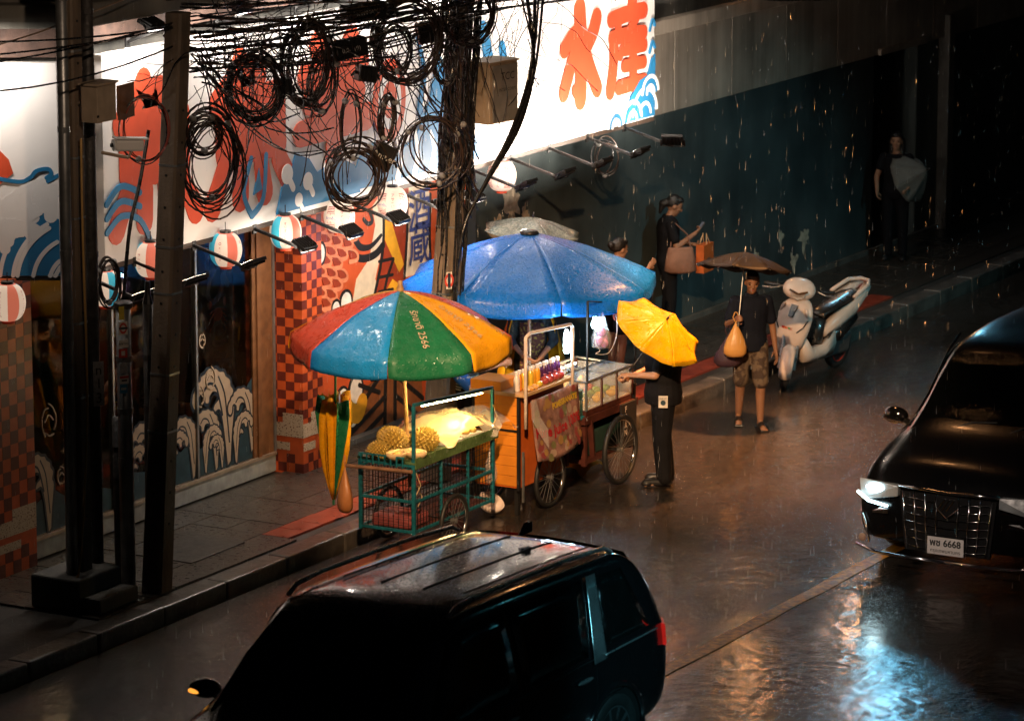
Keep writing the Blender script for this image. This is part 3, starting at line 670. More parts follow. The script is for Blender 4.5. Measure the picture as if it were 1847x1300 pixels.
# ================================================================== LANTERNS
m_lw = M('lantern_paper_white', (.5, .42, .37), .6, emit=(1, .72, .52), estr=.55, var=.05)
m_lr = M('lantern_paper_red', (.5, .10, .07), .6, emit=(1, .25, .14), estr=.45, var=.05)
m_lb = M('lantern_paper_blue', (.04, .38, .50), .6, emit=(.08, .6, .8), estr=.30, var=.05)
m_lred = M('lantern_red_ink', (.45, .03, .02), .6); m_lblk = M('lantern_black_ink', (.03, .02, .02), .6); m_lblue = M('lantern_blue_ink', (.02, .10, .35), .6)
def lantern(label, px, py, rot, txt, txt2=None, red=True, stripes=False):
    c = ony(px, py, 20.78 if px > 100 else 20.62)
    t = thing('paper_lantern', label, 'lantern', c, rot, 'round paper lanterns under the restaurant signs')
    n, k = 36, 22; Rr, Hh = .155, .165
    def surf(a, b, e=0): # a around, b -1..1
        rr = (Rr * math.cos(b * 1.30) ** .75 + e) * (1 + .012 * math.cos(b * k * 3.0))
        return Vector((rr * math.cos(a), rr * math.sin(a), Hh * math.sin(b * 1.42) + 0))
    mb = MB(); vs = [surf(2 * math.pi * j / n, -1 + 2 * i / k) for i in range(k + 1) for j in range(n)]
    mb.v = vs
    for i in range(k):
        for j in range(n):
            a = (j % n) / n * 360; sec = int(a // 45)
            mb.f.append((i * n + j, i * n + (j + 1) % n, (i + 1) * n + (j + 1) % n, (i + 1) * n + j))
            mb.mi.append((0 if stripes else [0, 1, 0, 2, 0, 1, 0, 2][sec]) if abs(i - k / 2) < k / 2 - 1 else (0 if not red else 1))
    mb.build('shell', [m_lw, m_lr, m_lb], t, smooth=True)
    MB().lathe([(.055, -.02), (.055, .02)], 16, (0, 0, -Hh * 1.0)).build('bottom_ring', m_sred, t)
    MB().lathe([(.055, -.02), (.055, .02)], 16, (0, 0, Hh * 1.0)).build('top_ring', m_blackp, t)
    MB().tube([(0, 0, Hh), (0, 0, Hh + .10)], .005, 6).build('hanger', m_black, t)
    def wrap(s, a0, z0, size, mat, vertical=True):
        if vertical:
            for i, ch in enumerate(s):
                v2, f2 = text_mesh('ー' if False else ch, size, .0, 2); zc = z0 - (i - (len(s) - 1) / 2) * size * 1.0
                if ch == 'ー': v2 = [(y, -x) for x, y in v2]
                MB().add([surf(a0 + x / Rr, math.asin(max(-.99, min(.99, (zc + y) / Hh))) / 1.42, .002) for x, y in v2], f2).build('lettering', mat, t)
        else:
            v2, f2 = text_mesh(s, size, .0, 2)
            MB().add([surf(a0 + x / Rr, math.asin(max(-.99, min(.99, (z0 + y) / Hh))) / 1.42, .002) for x, y in v2], f2).build('lettering', mat, t)
    wrap(txt, R(22), 0, .21 / max(6, len(txt)) * 1.1, m_lred); wrap(txt, R(112), 0, .21 / max(6, len(txt)) * 1.1, m_lred); wrap(txt, R(202), 0, .21 / max(6, len(txt)) * 1.1, m_lred); wrap(txt, R(292), 0, .21 / max(6, len(txt)) * 1.1, m_lred)
    if txt2:
        for a0 in (R(67), R(247), R(157), R(337)): wrap(txt2, a0, .0, .055, m_lblue, False)
    if stripes:
        for a0 in (67, 157, 247, 337):
            for sgn in (1, -1):
                mbs = MB()
                for q in range(6):
                    zc = sgn * (.035 + .015 * q)
                    mbs.add([surf(R(a0 + dx), math.asin(max(-.99, min(.99, (zc + dz) / Hh))) / 1.42, .0022) for dx, dz in ((-17, -.004), (0, -.004), (17, -.004), (17, .003), (0, .003), (-17, .003))], [(0, 1, 4, 5), (1, 2, 3, 4)])
                mbs.build('stripe_print', m_lred, t)
    return t
# facing so that a lettered gore looks at the camera
lantern('white red and blue paper lantern left of the utility poles', 14, 545, R(188 - 22), 'オリオンビール')
lantern('paper lantern half hidden behind the dark utility pipe', 190, 520, R(200 - 112), 'サッポロ')
lantern('paper lantern behind the concrete pole by the bundle of pipes', 272, 468, R(214 - 67), 'サッポロ')
lantern('glowing pink and white lantern lowest on the glass front right of the concrete pole', 407, 450, R(170), 'Orion', None)
lantern('pink white and blue lantern hanging left of the checkered column top', 515, 418, R(190), 'オリオンビール')
lantern('striped red and white lantern in front of the fish mural', 612, 390, R(200), 'アサヒビール', 'Asahi', False, True)
lantern('striped lantern in the cables left of the kanji board', 708, 366, R(190), 'アサヒビール', 'Asahi', False, True)
lantern('lone orange lantern at the right end of the mural above the umbrellas', 905, 317, R(170), 'アサヒビール', 'Asahi', True, True)

# ================================================================== FLOODLIGHTS
m_lamp_hi = M('floodlight_glass_bright', (1, 1, 1), emit=(1, .86, .72), estr=520, var=0, rvar=0)
m_lamp_lo = M('floodlight_glass_dim', (1, 1, 1), emit=(1, .78, .58), estr=26, var=0, rvar=0)
m_lamp_mid = M('floodlight_glass_mid', (1, 1, 1), emit=(1, .78, .58), estr=80, var=0, rvar=0)
m_lamp_dn = M('floodlight_glass_down', (1, 1, 1), emit=(1, .84, .68), estr=230, var=0, rvar=0)
m_lamp_top = M('floodlight_glass_top', (1, 1, 1), emit=(1, .90, .80), estr=390, var=0, rvar=0)
m_lamp_off = M('floodlight_glass_off', (.25, .25, .25), .15)
def floodlight(label, base, end, tilt, glass, w=.24, h=.17):
    """arm from base to end; the head looks back towards the sign at the given tilt above level"""
    base, end = Vector(base), Vector(end)
    t = thing('floodlight', label, 'floodlight', base, 0, 'floodlights on arms along the signs')
    e = end - base
    MB().bar((0, 0, 0), e, .028, .028).build('arm', m_black, t)
    MB().box((0, .012, 0), (.06, .02, .09)).build('mount', m_black, t)
    d = Vector((0, math.cos(tilt), math.sin(tilt))); uu = Vector((0, -math.sin(tilt), math.cos(tilt)))
    T = Matrix((U, d, uu)).transposed(); c = e + uu * .05 + Vector((0, 0, .045))
    hd = MB().box(c, (w, .035, h), T)
    for k in range(6): hd.box(c - d * .026 + U * (w * (-.42 + .168 * k)), (.006, .02, h * .8), T)
    hd.build('housing', m_black, t, bevel=.003)
    q_ = c + d * .0188; MB().add([q_ + U * (a_ * w * .43) + uu * (b_ * h * .4) for a_, b_ in ((-1, -1), (1, -1), (1, 1), (-1, 1))], [(3, 2, 1, 0)]).build('lamp_glass', glass, t)
    yk = MB(); yk.bar(e - U * w * .55, e + U * w * .55, .02, .008); yk.bar(e - U * w * .55, c - U * w * .54, .02, .008); yk.bar(e + U * w * .55, c + U * w * .54, .02, .008)
    yk.build('bracket', m_black, t)
    return t
heads = [(252, 503, m_lamp_lo, 68), (343, 470, m_lamp_lo, 68), (448, 437, m_lamp_mid, 66), (556, 412, m_lamp_dn, -58), (640, 394, m_lamp_dn, -58), (725, 372, m_lamp_dn, -58), (806, 352, m_lamp_dn, -58), (862, 345, m_lamp_dn, -58), (942, 305, m_lamp_hi, 62), (1012, 283, m_lamp_hi, 62), (1080, 262, m_lamp_hi, 62), (1148, 243, m_lamp_hi, 62), (1214, 228, m_lamp_hi, 48)]
where = ['behind the bundle of pipes', 'beside the concrete pole', 'next to the pink lantern on the glass front', 'at the top of the checkered column', 'in front of the striped lantern', 'left of the kanji board', 'behind the cable covered pole', 'just right of the cable covered pole',
         'first one right of the orange lantern', 'second one right of the orange lantern', 'third one right of the orange lantern', 'under the last red kanji', 'at the far right end of the sign']
for (px, py, g, tl), wh in zip(heads, where):
    e = ony(px, py, 20.24)
    f_ = floodlight('black floodlight on a low arm ' + wh, (e.x, SY - .005, 2.665), (e.x, 20.24, 2.50), R(tl), g)
    if px > 1200:                                # the last one is turned outwards and spills over the cladding beside the sign
        for ch_ in f_.children:
            if ch_.name.split('.')[0] in ('housing', 'lamp_glass', 'bracket'):
                pv_ = Vector((0, 20.24 - SY + .005, 2.50 - 2.665)); ch_.rotation_euler = (0, 0, R(-70)); ch_.location = pv_ - Matrix.Rotation(R(-70), 3, 'Z') @ pv_
for x, wh in ((29.75, 'over the leftmost red kanji'), (31.2, 'over the second red kanji'), (32.6, 'over the third red kanji'), (34.0, 'over the red ring emblem'), (35.4, 'right of the red ring emblem'), (36.8, 'over the blank white stretch'), (38.2, 'over the red water kanji'), (39.5, 'over the last red kanji')):
    floodlight('black floodlight on an upper arm ' + wh, (x, SY - .005 + .02, 4.70), (x, 20.56, 4.82), R(-66), m_lamp_top if x < 36 else m_lamp_hi)
a = Vector((A0.x, A0.y, 0)) - CR * .72
fl = floodlight('black floodlight above the corner sign', (0, 0, 0), (0, -.46, .06), R(-60), m_lamp_top)
fl.location = (a.x, a.y, 4.72); fl.rotation_euler = (0, 0, math.atan2(CR.y, CR.x))
fl = floodlight('black floodlight below the corner sign beside the blue lantern', (0, 0, 0), (0, -.45, -.1), R(68), m_lamp_off)
b_ = Vector((A0.x, A0.y, 0)) - CR * .52; fl.location = (b_.x, b_.y, 2.66); fl.rotation_euler = (0, 0, math.atan2(CR.y, CR.x))
# ================================================================== POLES, PIPES, BOXES
m_pole = mat_streaky('pole_concrete', (.07, .055, .04), (.22, .16, .11), .7, 9, 1.2, .25)
m_cable = M('black_cable', (.012, .012, .013), .28, var=.2)
m_cableb = M('brown_black_cable', (.035, .022, .016), .3)
def square_pole(label, base, top, w0, w1, holes=True):
    base, top = Vector(base), Vector(top); t = thing('utility_pole', label, 'pole', base); d = top - base
    def ring(f, w):
        c = d * f; q = w / 2; k = q * .22
        return [c + Vector(p) for p in ((-q, -q + k, 0), (-q + k, -q, 0), (q - k, -q, 0), (q, -q + k, 0), (q, q - k, 0), (q - k, q, 0), (-q + k, q, 0), (-q, q - k, 0))]
    MB().loft([ring(f, w0 + (w1 - w0) * f) for f in (0, .2, .4, .6, .8, 1)]).build('shaft', m_pole, t)
    if holes:
        for k in range(14):
            mb = MB()
            f = .12 + k * .055; c = d * f; w = w0 + (w1 - w0) * f
            mb.lathe([(0, 0), (.013, 0), (.013, .003), (0, .003)], 8, c + Vector((-w / 2, 0, 0)), Matrix.Rotation(R(-90), 3, 'Y'))
            mb.build('bolt_hole', m_blackp, t)
            MB().lathe([(0, 0), (.013, 0), (.013, .003), (0, .003)], 8, c + Vector((0, -w / 2, 0)), Matrix.Rotation(R(90), 3, 'X')).build('bolt_hole', m_blackp, t)
        for f in (.28, .38, .52, .6, .74):
            c = d * f; w = w0 + (w1 - w0) * f + .008; q = w / 2; k = q * .22
            r0 = [c + Vector(p) for p in ((-q, -q + k, 0), (-q + k, -q, 0), (q - k, -q, 0), (q, -q + k, 0), (q, q - k, 0), (q - k, q, 0), (-q + k, q, 0), (-q, q - k, 0))]
            MB().loft([r0, [p + Vector((0, 0, .02)) for p in r0]]).build('steel_strap', m_steel, t)
    return t
PY1 = 20.1
b1, t1 = ony(146, 1050, PY1), ony(149, -60, PY1)
p1 = square_pole('brown concrete utility pole between the steel pipe and the dark pipe', (b1.x, PY1, 0), (b1.x + .03, PY1, 6.6), .16, .15)
MB().b2(-.34, .30, -.22, .3, 0, .30).build('plinth', m_conc2, p1, bevel=.02)
def pipe(label, px, top, y, r, mat, name='pipe', dx=0.0, z0=0.0):
    b = ony(px, 800, y); t = thing(name, label, 'pipe', (b.x, y, z0))
    MB().tube([(0, 0, 0), (dx * .5, 0, (top - z0) * .5), (dx, 0, top - z0)], r, 14).build('tube', mat, t, smooth=True)
    for f in (.45, .62, .8):
        MB().tube([(dx * f, 0, (top - z0) * f), (dx * f, 0, (top - z0) * f + .05)], r * 1.09, 14).build('collar', mat, t)
    return t
m_dpipe = M('dark_wrapped_pipe', (.045, .042, .04), .5, .2, var=.4, scale=14, bump=.8, bscale=22)
sp = pipe('tall grey steel conduit leftmost in the pole cluster', 125, 6.6, PY1 - .03, .052, m_steel, 'steel_pipe', .04, .3)
pipe('dark wrapped conduit right of the brown concrete pole', 171, 6.4, PY1 + .02, .058, m_dpipe, 'dark_pipe', .02, .3)
b2_, t2_ = ony(305, 1080, 19.62), ony(325, 30, 19.62)
p2 = square_pole('concrete utility pole standing right of the pipes at the kerb', (b2_.x, 19.75, 0), (b2_.x + .30, 19.62, 5.15), .215, .175)
cp1 = pipe('grey conduit covered in stickers between the two utility poles', 227, 2.62, 19.95, .066, m_steel, 'sticker_pipe', .0)
pipe('shorter dark conduit left of the sticker covered one', 213, 1.55, 20.1, .05, m_dpipe, 'dark_pipe')
cp3 = pipe('grey conduit with a tapered cap next to the kerbside concrete pole', 268, 2.55, 19.95, .045, m_dpipe, 'capped_pipe', .03)
MB().lathe([(.05, 0), (.03, .08), (.022, .2)], 12, (.03, 0, 2.55)).build('cap', m_blackp, cp3)
MB().lathe([(.085, -.02), (.085, .02), (.07, .03)], 14, (0, 0, 2.6)).build('collar', m_dpipe, cp1)
tag(MB().b2(b2_.x - .95, b2_.x - .35, 19.7, 20.25, 0, .14).build('pipe_plinth', m_conc2, bevel=.02), 'low concrete plinth around the feet of the conduits', 'plinth')
# stickers and paper notices on the pipes and poles
def sticker(label, px, py, y, w, h, layers, r=None, host=None, name='sticker'):
    c = ony(px, py, y); t = thing(name, label, 'sticker', c, math.atan2(CR.y, CR.x) * .55)
    for i, (col, kind, a, b, cw, chh) in enumerate(layers):
        mb = MB()
        if kind == 'rect': mb.box((a, -.001 * i - .001, b), (cw, .001, chh))
        elif kind == 'ring': mb.add([(a + cw * math.cos(R(q)), -.001 * i - .0016, b + chh * math.sin(R(q))) for q in range(0, 360, 20)], [tuple(range(18))])
        elif kind == 'text': put_text(cw, (a, -.001 * i - .002, b), U, UP, col, t, 'lettering', chh); continue
        mb.build('print', col, t)
    return t
s_red, s_wh, s_blu, s_yel, s_grey = M('sticker_red', (.5, .05, .03), .4), M('sticker_white', (.62, .58, .52), .45), M('sticker_blue', (.05, .25, .42), .4), M('sticker_yellow', (.55, .42, .05), .4), M('weathered_paper', (.30, .29, .29), .8, var=.3, scale=30)
for (lb, px, py, lay) in (
    ('yellow sticker at the top of the sticker covered conduit', 219, 565, [(s_yel, 'rect', 0, 0, .05, .12)]),
    ('round red and white roundel sticker on the conduit', 222, 592, [(s_wh, 'rect', 0, 0, .085, .12), (s_red, 'ring', 0, 0, .036, .05), (s_wh, 'ring', 0, 0, .022, .03), (m_navy, 'rect', 0, 0, .08, .018)]),
    ('scribbled white sticker on the conduit below the roundel', 223, 620, [(s_wh, 'rect', 0, 0, .09, .07), (m_ink, 'text', 0, 0, 'BERTHA', .025)]),
    ('red square sticker on the conduit', 222, 637, [(s_red, 'rect', 0, 0, .08, .08), (s_wh, 'rect', 0, 0, .035, .04)]),
    ('faded grey sticker low on the conduit', 223, 664, [(s_grey, 'rect', 0, 0, .07, .09)]),
    ('red and white slashed sticker on the conduit', 224, 684, [(s_wh, 'rect', 0, 0, .085, .075), (s_red, 'rect', 0, .02, .085, .02), (m_ink, 'rect', 0, -.01, .05, .015)]),
    ('small blue sticker lowest on the conduit', 223, 701, [(s_blu, 'rect', 0, 0, .07, .08), (s_wh, 'rect', 0, 0, .05, .02)])):
    sticker(lb, px, py, 19.875, .08, .1, lay)
sticker('roundel sticker on the cable covered pole above the umbrellas', 810, 506, 19.52, .1, .1, [(s_wh, 'rect', 0, 0, .06, .17), (s_red, 'ring', 0, 0, .05, .07), (s_wh, 'ring', 0, 0, .03, .042), (m_navy, 'rect', 0, 0, .03, .15)])
n_ = sticker('peeling paper notice with numbers tied round the dark pipe', 178, 692, 20.03, .1, .3, [(s_grey, 'rect', 0, 0, .10, .40), (m_ink, 'text', 0, .12, 'n', .13), (m_ink, 'text', 0, .0, '1', .12), (m_ink, 'text', 0, -.13, '3', .13)], name='paper_notice')
n2 = sticker('brass house number seven behind the pipes', 211, 732, 20.03, .1, .1, [(s_yel, 'text', 0, 0, '7', .11)], name='number_plate')

PY3 = 19.75
b3, t3 = ony(785, 760, PY3), ony(860, -50, PY3)
p3 = square_pole('concrete utility pole wrapped in black cables behind the umbrellas', (b3.x, PY3, 0), (b3.x + .78, PY3, 6.6), .25, .16)
def tbox(name, label, cat, px, py, y, size, rz, mat, parts=()):
    c = ony(px, py, y); t = thing(name, label, cat, c, rz); sx, sy, sz = size
    MB().box((0, 0, 0), size).build('casing', mat, t, bevel=.006)
    return t
m_beige = M('beige_box_paint', (.42, .33, .24), .5, var=.15)
m_rust = M('rusty_sheet', (.20, .09, .04), .65, var=.4, scale=6)
bx = tbox('meter_box', 'beige electric box with its rusty lid hanging open on the pole', 'box', 178, 185, 19.86, (.28, .17, .32), R(0), m_beige)
MB().box((.0, 0, .17), (.32, .20, .02)).build('hood', m_beige, bx)
MB().box((.30, -.075, -.02), (.30, .012, .30), (0, 0, R(8))).build('open_lid', m_rust, bx)
MB().box((.16, -.084, 0), (.015, .006, .26)).build('hinge', m_black, bx)
MB().box((-.135, -.088, -.1), (.02, .008, .02)).build('lock', m_black, bx)
b_a = tbox('junction_box', 'pale grey junction cabinet on the cable covered pole', 'box', 888, 165, 19.55, (.44, .28, .60), R(-8), m_beige)
MB().box((.02, -.146, 0), (.40, .012, .56)).build('door', M('grey_box_door', (.22, .21, .20), .5), b_a, bevel=.004)
MB().box((0, 0, .31), (.48, .32, .02)).build('hood', m_beige, b_a)
put_text('TCC', (.05, -.153, .16), U, UP, m_ink, b_a, 'lettering', .11); put_text('INTER CORPS', (.05, -.153, .03), U, UP, m_ink, b_a, 'lettering', .045)
# security camera
cc = thing('security_camera', 'white bullet security camera on a bracket below the electric box', 'camera', ony(232, 262, 19.75), R(-35))
mb = MB(); mb.box((0, 0, 0), (.26, .10, .10), (0, R(4), 0)); mb.build('housing', m_white, cc, bevel=.02)
MB().box((.02, 0, .06), (.30, .12, .012), (0, R(4), 0)).build('sun_shield', m_white, cc)
MB().lathe([(0, 0), (.052, 0), (.052, .012), (.03, .014), (0, .014)], 16, (-.13, 0, .009), Matrix.Rotation(R(-90), 3, 'Y')).build('lens_plate', m_white, cc)
MB().lathe([(0, 0), (.018, 0), (.018, .02), (0, .02)], 10, (-.145, 0, .009), Matrix.Rotation(R(-90), 3, 'Y')).build('lens', m_blackp, cc)
MB().tube([(0.02, 0, -.05), (.0, .0, -.11), (-.2, .14, -.07)], .016, 8).build('bracket', m_beige, cc)

# ================================================================== CABLES
rc = random.Random(21)
def coil(label, px, py, y, rx, rz, turns, yaw, lean=0.0, r=.0075, spread=.05, mat=None, drop=.25):
    """a bundle of cable wound into a hanging ring"""
    c = ony(px, py, y); t = thing('cable_coil', label, 'cable coil', c, yaw, 'cable coils hanging from the overhead lines')
    T = Matrix.Rotation(lean, 3, 'Y')
    for k in range(turns):
        ox, oz, oy = rc.gauss(0, spread * .45), rc.gauss(0, spread * .6) - abs(rc.gauss(0, spread * .4)), rc.gauss(0, spread * .7); s = 1 + rc.gauss(0, .06)
        ph = rc.uniform(0, 6.28); q = []
        for i in range(26):
            a = 2 * math.pi * i / 26
            w = 1 + .035 * math.sin(2 * a + ph) + .02 * math.sin(3 * a + ph * 2)
            q.append(T @ Vector((rx * s * w * math.cos(a) + ox, oy + .03 * math.sin(a + ph), rz * s * w * math.sin(a) + oz)))
        MB().tube(q, r * rc.choice((.8, 1, 1, 1.2)), 5, closed=True).build('loop', mat if mat and k % 3 else m_cable, t, smooth=True)
    for a in (rc.uniform(30, 60), rc.uniform(120, 160), -90 + rc.uniform(-20, 20)):          # ties
        p = T @ Vector((rx * math.cos(R(a)), 0, rz * math.sin(R(a))))
        MB().ell(p, (.03, spread * 1.0 + .02, .03), 8, 6).build('cable_tie', M('grey_tie', (.25, .25, .24), .5), t)
    return t
CY = 19.45
yaw0 = math.atan2(CR.y, CR.x)
for (lb, px, py, rx, rz, n, yw, ln, sp_) in (
    ('large round coil of black cable left of the sign middle over red kanji', 458, 157, .24, .28, 16, .3, 0, .045),
    ('tall narrow coil of black cable in the middle of the sign', 556, 112, .20, .36, 18, .35, .10, .05),
    ('thin hanging loops of cable tucked behind the tall narrow coil', 585, 150, .14, .26, 7, .6, .1, .05),
    ('biggest coil of black cable at the top of the picture', 737, 70, .31, .37, 16, .25, .12, .05),
    ('thin inner coil of cable inside the biggest one', 712, 88, .15, .22, 7, .25, .05, .03),
    ('coil of cable cut by the top edge above the junction cabinet', 845, 20, .25, .30, 14, .25, 0, .045),
    ('small coil of cable left of the junction cabinet', 803, 118, .10, .17, 7, .4, 0, .03),
    ('slim oval coil of grey cable left of the cable covered pole', 700, 210, .08, .22, 9, .5, .1, .03),
    ('wide bare loop of cable in front of the cable covered pole', 778, 275, .30, .32, 5, .25, .08, .03),
    ('second wide loop of cable right of the cable covered pole', 800, 262, .26, .30, 3, .2, .0, .05),
    ('dense messy coil of cable hanging lowest beside the small black box', 640, 310, .25, .28, 15, .3, 0, .08),
    ('narrow drooping coil of cable above the lowest messy coil', 632, 230, .09, .30, 4, .4, 0, .03),
    ('dark thick coil of cable right of the kerbside concrete pole', 378, 280, .24, .38, 16, .25, 0, .08),
    ('tangled small coil of cable on the kerbside concrete pole', 365, 240, .14, .16, 9, .3, 0, .06),
    ('open coil of cable hanging on the sticker covered conduit', 195, 505, .09, .20, 6, .4, 0, .03),
    ('thin loose loop of cable under the floodlights on the teal wall', 1092, 285, .13, .2, 4, .2, 0, .05)):
    coil(lb, px, py, CY if px < 1000 and px > 300 else (20.2 if px < 300 else 20.7), rx, rz, n, yaw0 + yw, ln, spread=sp_, mat=m_cableb)
# red wire loop below the electric box
coil('loop of red wires on the brown pole below the electric box', 262, 232, 19.7, .20, .28, 4, yaw0 + .3, 0, .006, .03, M('red_wire', (.30, .05, .03), .4))

GS = 'single cables strung along the overhead lines'
def sag(a, b, s, n=12, wob=0.0):
    a, b = Vector(a), Vector(b); ph = rc.uniform(0, 6)
    return [a.lerp(b, i / n) + Vector((0, wob * math.sin(i * 1.3 + ph), -s * 4 * (i / n) * (1 - i / n) + wob * math.sin(i * .9 + ph * 2))) for i in range(n + 1)]
def wire(label, pts, r=.008, mat=None, group=None, name='cable'):
    return tag(MB().tube(pts, r, 6).build(name, mat or m_cable, smooth=True), label, 'cable', group)
# long runs parallel to the street between the poles
for k in range(34):
    z0 = rc.choice((4.62, 4.72, 4.85, 4.95, 5.05)) + rc.uniform(-.08, .12); y0 = 19.6 + rc.uniform(-.22, .22)
    x0 = rc.choice((28.8, 28.8, 28.85)); x1 = rc.choice((34.0, 34.1, 34.05, 41.0))
    wire('black cable strung between the utility poles along the top of the sign', sag((x0, y0, z0 + rc.uniform(-.1, .25)), (x1, 19.6 + rc.uniform(-.25, .25), z0 + rc.uniform(-.25, .25)), rc.uniform(.03, .22), 14, rc.uniform(0, .02)), rc.choice((.006, .008, .011, .014)), rc.choice((m_cable, m_cable, m_cableb)), GS)
for k in range(4):
    wire('black cable strung between the utility poles along the top of the sign', sag((24, 20.2 + rc.uniform(-.2, .2), 5.3 + rc.uniform(-.5, .3)), (28.8, 19.6, 4.9 + rc.uniform(-.2, .2)), rc.uniform(.05, .3)), .009, m_cable, GS)
# trunk of cables running down the third pole and fanning off it
GD = 'cables running down the cable covered pole'
for k in range(28):
    f0 = rc.uniform(-.14, .14); yy = PY3 - .13 - rc.uniform(0, .05)
    zt = rc.uniform(4.3, 5.2); zb = rc.uniform(1.5, 2.9)
    onX = k % 2 == 0; dx_ = (-.105 - rc.uniform(0, .03)) if onX else f0 * .8; dy_ = f0 * .75 if onX else yy - PY3
    pts = [Vector((b3.x + .78 * z / 6.6 + dx_ * (1 if z > 2.6 else .85) + rc.uniform(-.025, .025), PY3 + dy_ + rc.uniform(-.03, .03), z)) for z in [zt - (zt - zb) * i / 8 for i in range(9)]]
    wire('black cable running down the front of the cable covered pole', smoothpts(pts, 3), rc.choice((.007, .009, .013)), m_cable, GD)
for k in range(14):          # slanting ties from the pole up to the left-hand coils
    a = Vector((b3.x + .35 + rc.uniform(-.2, .2), PY3 - .2, rc.uniform(2.6, 3.4))); b = Vector((rc.uniform(32.0, 33.6), 19.45 + rc.uniform(-.1, .1), rc.uniform(3.9, 4.7)))
    wire('black cable slanting from the pole up to the coils on its left', sag(a, b, rc.uniform(-.1, .2), 10, .02), rc.choice((.007, .009)), rc.choice((m_cable, m_cableb)), 'cables slanting up from the cable covered pole')
# thick swags to the right of the junction cabinet
for k, (px, py) in enumerate(((965, -10), (972, -10), (950, -10), (940, -5), (980, -10))):
    tp = ony(px, py, 19.35); q1 = ony(958 + k * 2, 120, 19.35); q2 = ony(925 + k * 3, 230, 19.35); q3 = ony(880 + k, 320, 19.45); q4 = ony(840, 400, 19.55); q5 = ony(826, 470, 19.58)
    wire(('thick black cable outermost in the swag', 'thinner black cable second', 'heaviest black cable in the middle', 'thinnest black cable', 'black cable innermost')[k] + ' of the swag curving past the junction cabinet' if k not in (0,) else 'thick black cable outermost in the swag curving past the junction cabinet', smoothpts([tp, q1, q2, q3, q4, q5], 5), (.018, .012, .02, .01, .014)[k])
# cables off the second pole
for k in range(16):
    a = Vector((28.85 + rc.uniform(-.1, .1), 19.5, rc.uniform(4.5, 5.0))); b = Vector((rc.uniform(29.0, 31.0), 19.45 + rc.uniform(-.15, .15), rc.uniform(3.4, 4.1)))
    wire('thin black cable drooping off the kerbside concrete pole', sag(a, b, rc.uniform(-.1, .35), 10, .02), rc.choice((.004, .006, .008)), m_cable, 'cables drooping off the kerbside pole')
# the fine tangle nobody could count
mb = MB()
for k in range(130):
    c0 = Vector((rc.uniform(28.8, 31.4), 19.55 + rc.uniform(-.2, .2), 4.62 + rc.uniform(-.15, .35))); pts = [c0]
    d = Vector((rc.uniform(-1, 1), rc.uniform(-.3, .3), rc.uniform(-.6, .4))).normalized()
    for i in range(9):
        d = (d + Vector((rc.uniform(-.6, .6), rc.uniform(-.3, .3), rc.uniform(-.6, .45)))).normalized(); pts.append(pts[-1] + d * rc.uniform(.06, .16))
    mb.tube(smoothpts(pts, 3), rc.choice((.003, .004, .006)), 4, cap=False)
for k in range(120):
    c0 = Vector((rc.uniform(31, 35.2), 19.5 + rc.uniform(-.2, .2), 4.7 + rc.uniform(-.5, .4))); pts = [c0]
    d = Vector((rc.uniform(-1, 1), rc.uniform(-.3, .3), rc.uniform(-.8, .3))).normalized()
    for i in range(9):
        d = (d + Vector((rc.uniform(-.5, .5), rc.uniform(-.3, .3), rc.uniform(-.6, .4)))).normalized(); pts.append(pts[-1] + d * rc.uniform(.06, .2))
    mb.tube(smoothpts(pts, 3), rc.choice((.003, .004, .005)), 4, cap=False)
tg = stuff(mb.build('cable_tangle', m_cable)); tag(tg, 'fine tangle of loose wires around the overhead lines', 'cable tangle')
# splice closures and black boxes hung in the lines
def closure(label, px, py, y, size, rot, fins=True, txt=None):
    c = ony(px, py, y); t = thing('splice_box', label, 'splice box', c, 0, 'black splice boxes hanging in the overhead cables'); t.rotation_euler = rot; sx, sy, sz = size
    mb = MB().box((0, 0, 0), size); mb.build('casing', m_blackp, t, bevel=.012)
    for k in range(5 if fins else 2): MB().box((-sx * .42 + sx * .21 * k if fins else (-.35 + .7 * k) * sx, 0, 0), (.012, sy * 1.08, sz * 1.08)).build('rib', m_blackp, t)
    for sgn in (-1, 1): MB().tube([(sgn * sx * .45, 0, 0), (sgn * sx * .62, 0, .0), (sgn * sx * .8, 0, -.04)], [.022, .018, .01], 8).build('cable_gland', m_blackp, t)
    if txt: put_text(txt, (0, -sy * .545, .0), U, UP, M('stencil_white', (.5, .5, .48), .5), t, 'lettering', sz * .36)
    return t
closure('black ribbed splice box with white stencil between the two tall coils', 627, 88, 19.42, (.36, .15, .17), (0, R(-8), yaw0 + .5), True, '0,0-1(0)')
closure('bunched black splice with a blue tag under the stencilled box', 660, 133, 19.42, (.18, .14, .14), (0, R(10), yaw0 + .4))
closure('square black splice box beside the lowest messy coil', 690, 282, 19.42, (.22, .10, .24), (0, R(28), yaw0 + .3), False, 'Amber')
closure('black splice box behind the biggest coil', 772, 58, 19.62, (.22, .12, .20), (0, R(-10), yaw0 + .3))
closure('long black splice box cut by the top edge of the picture', 655, 22, 19.6, (.42, .16, .16), (0, R(-6), yaw0 + .5), True, 'XYPMAX')
closure('small black splice box left of the tall narrow coil', 512, 158, 19.5, (.14, .10, .16), (0, 0, yaw0 + .3))
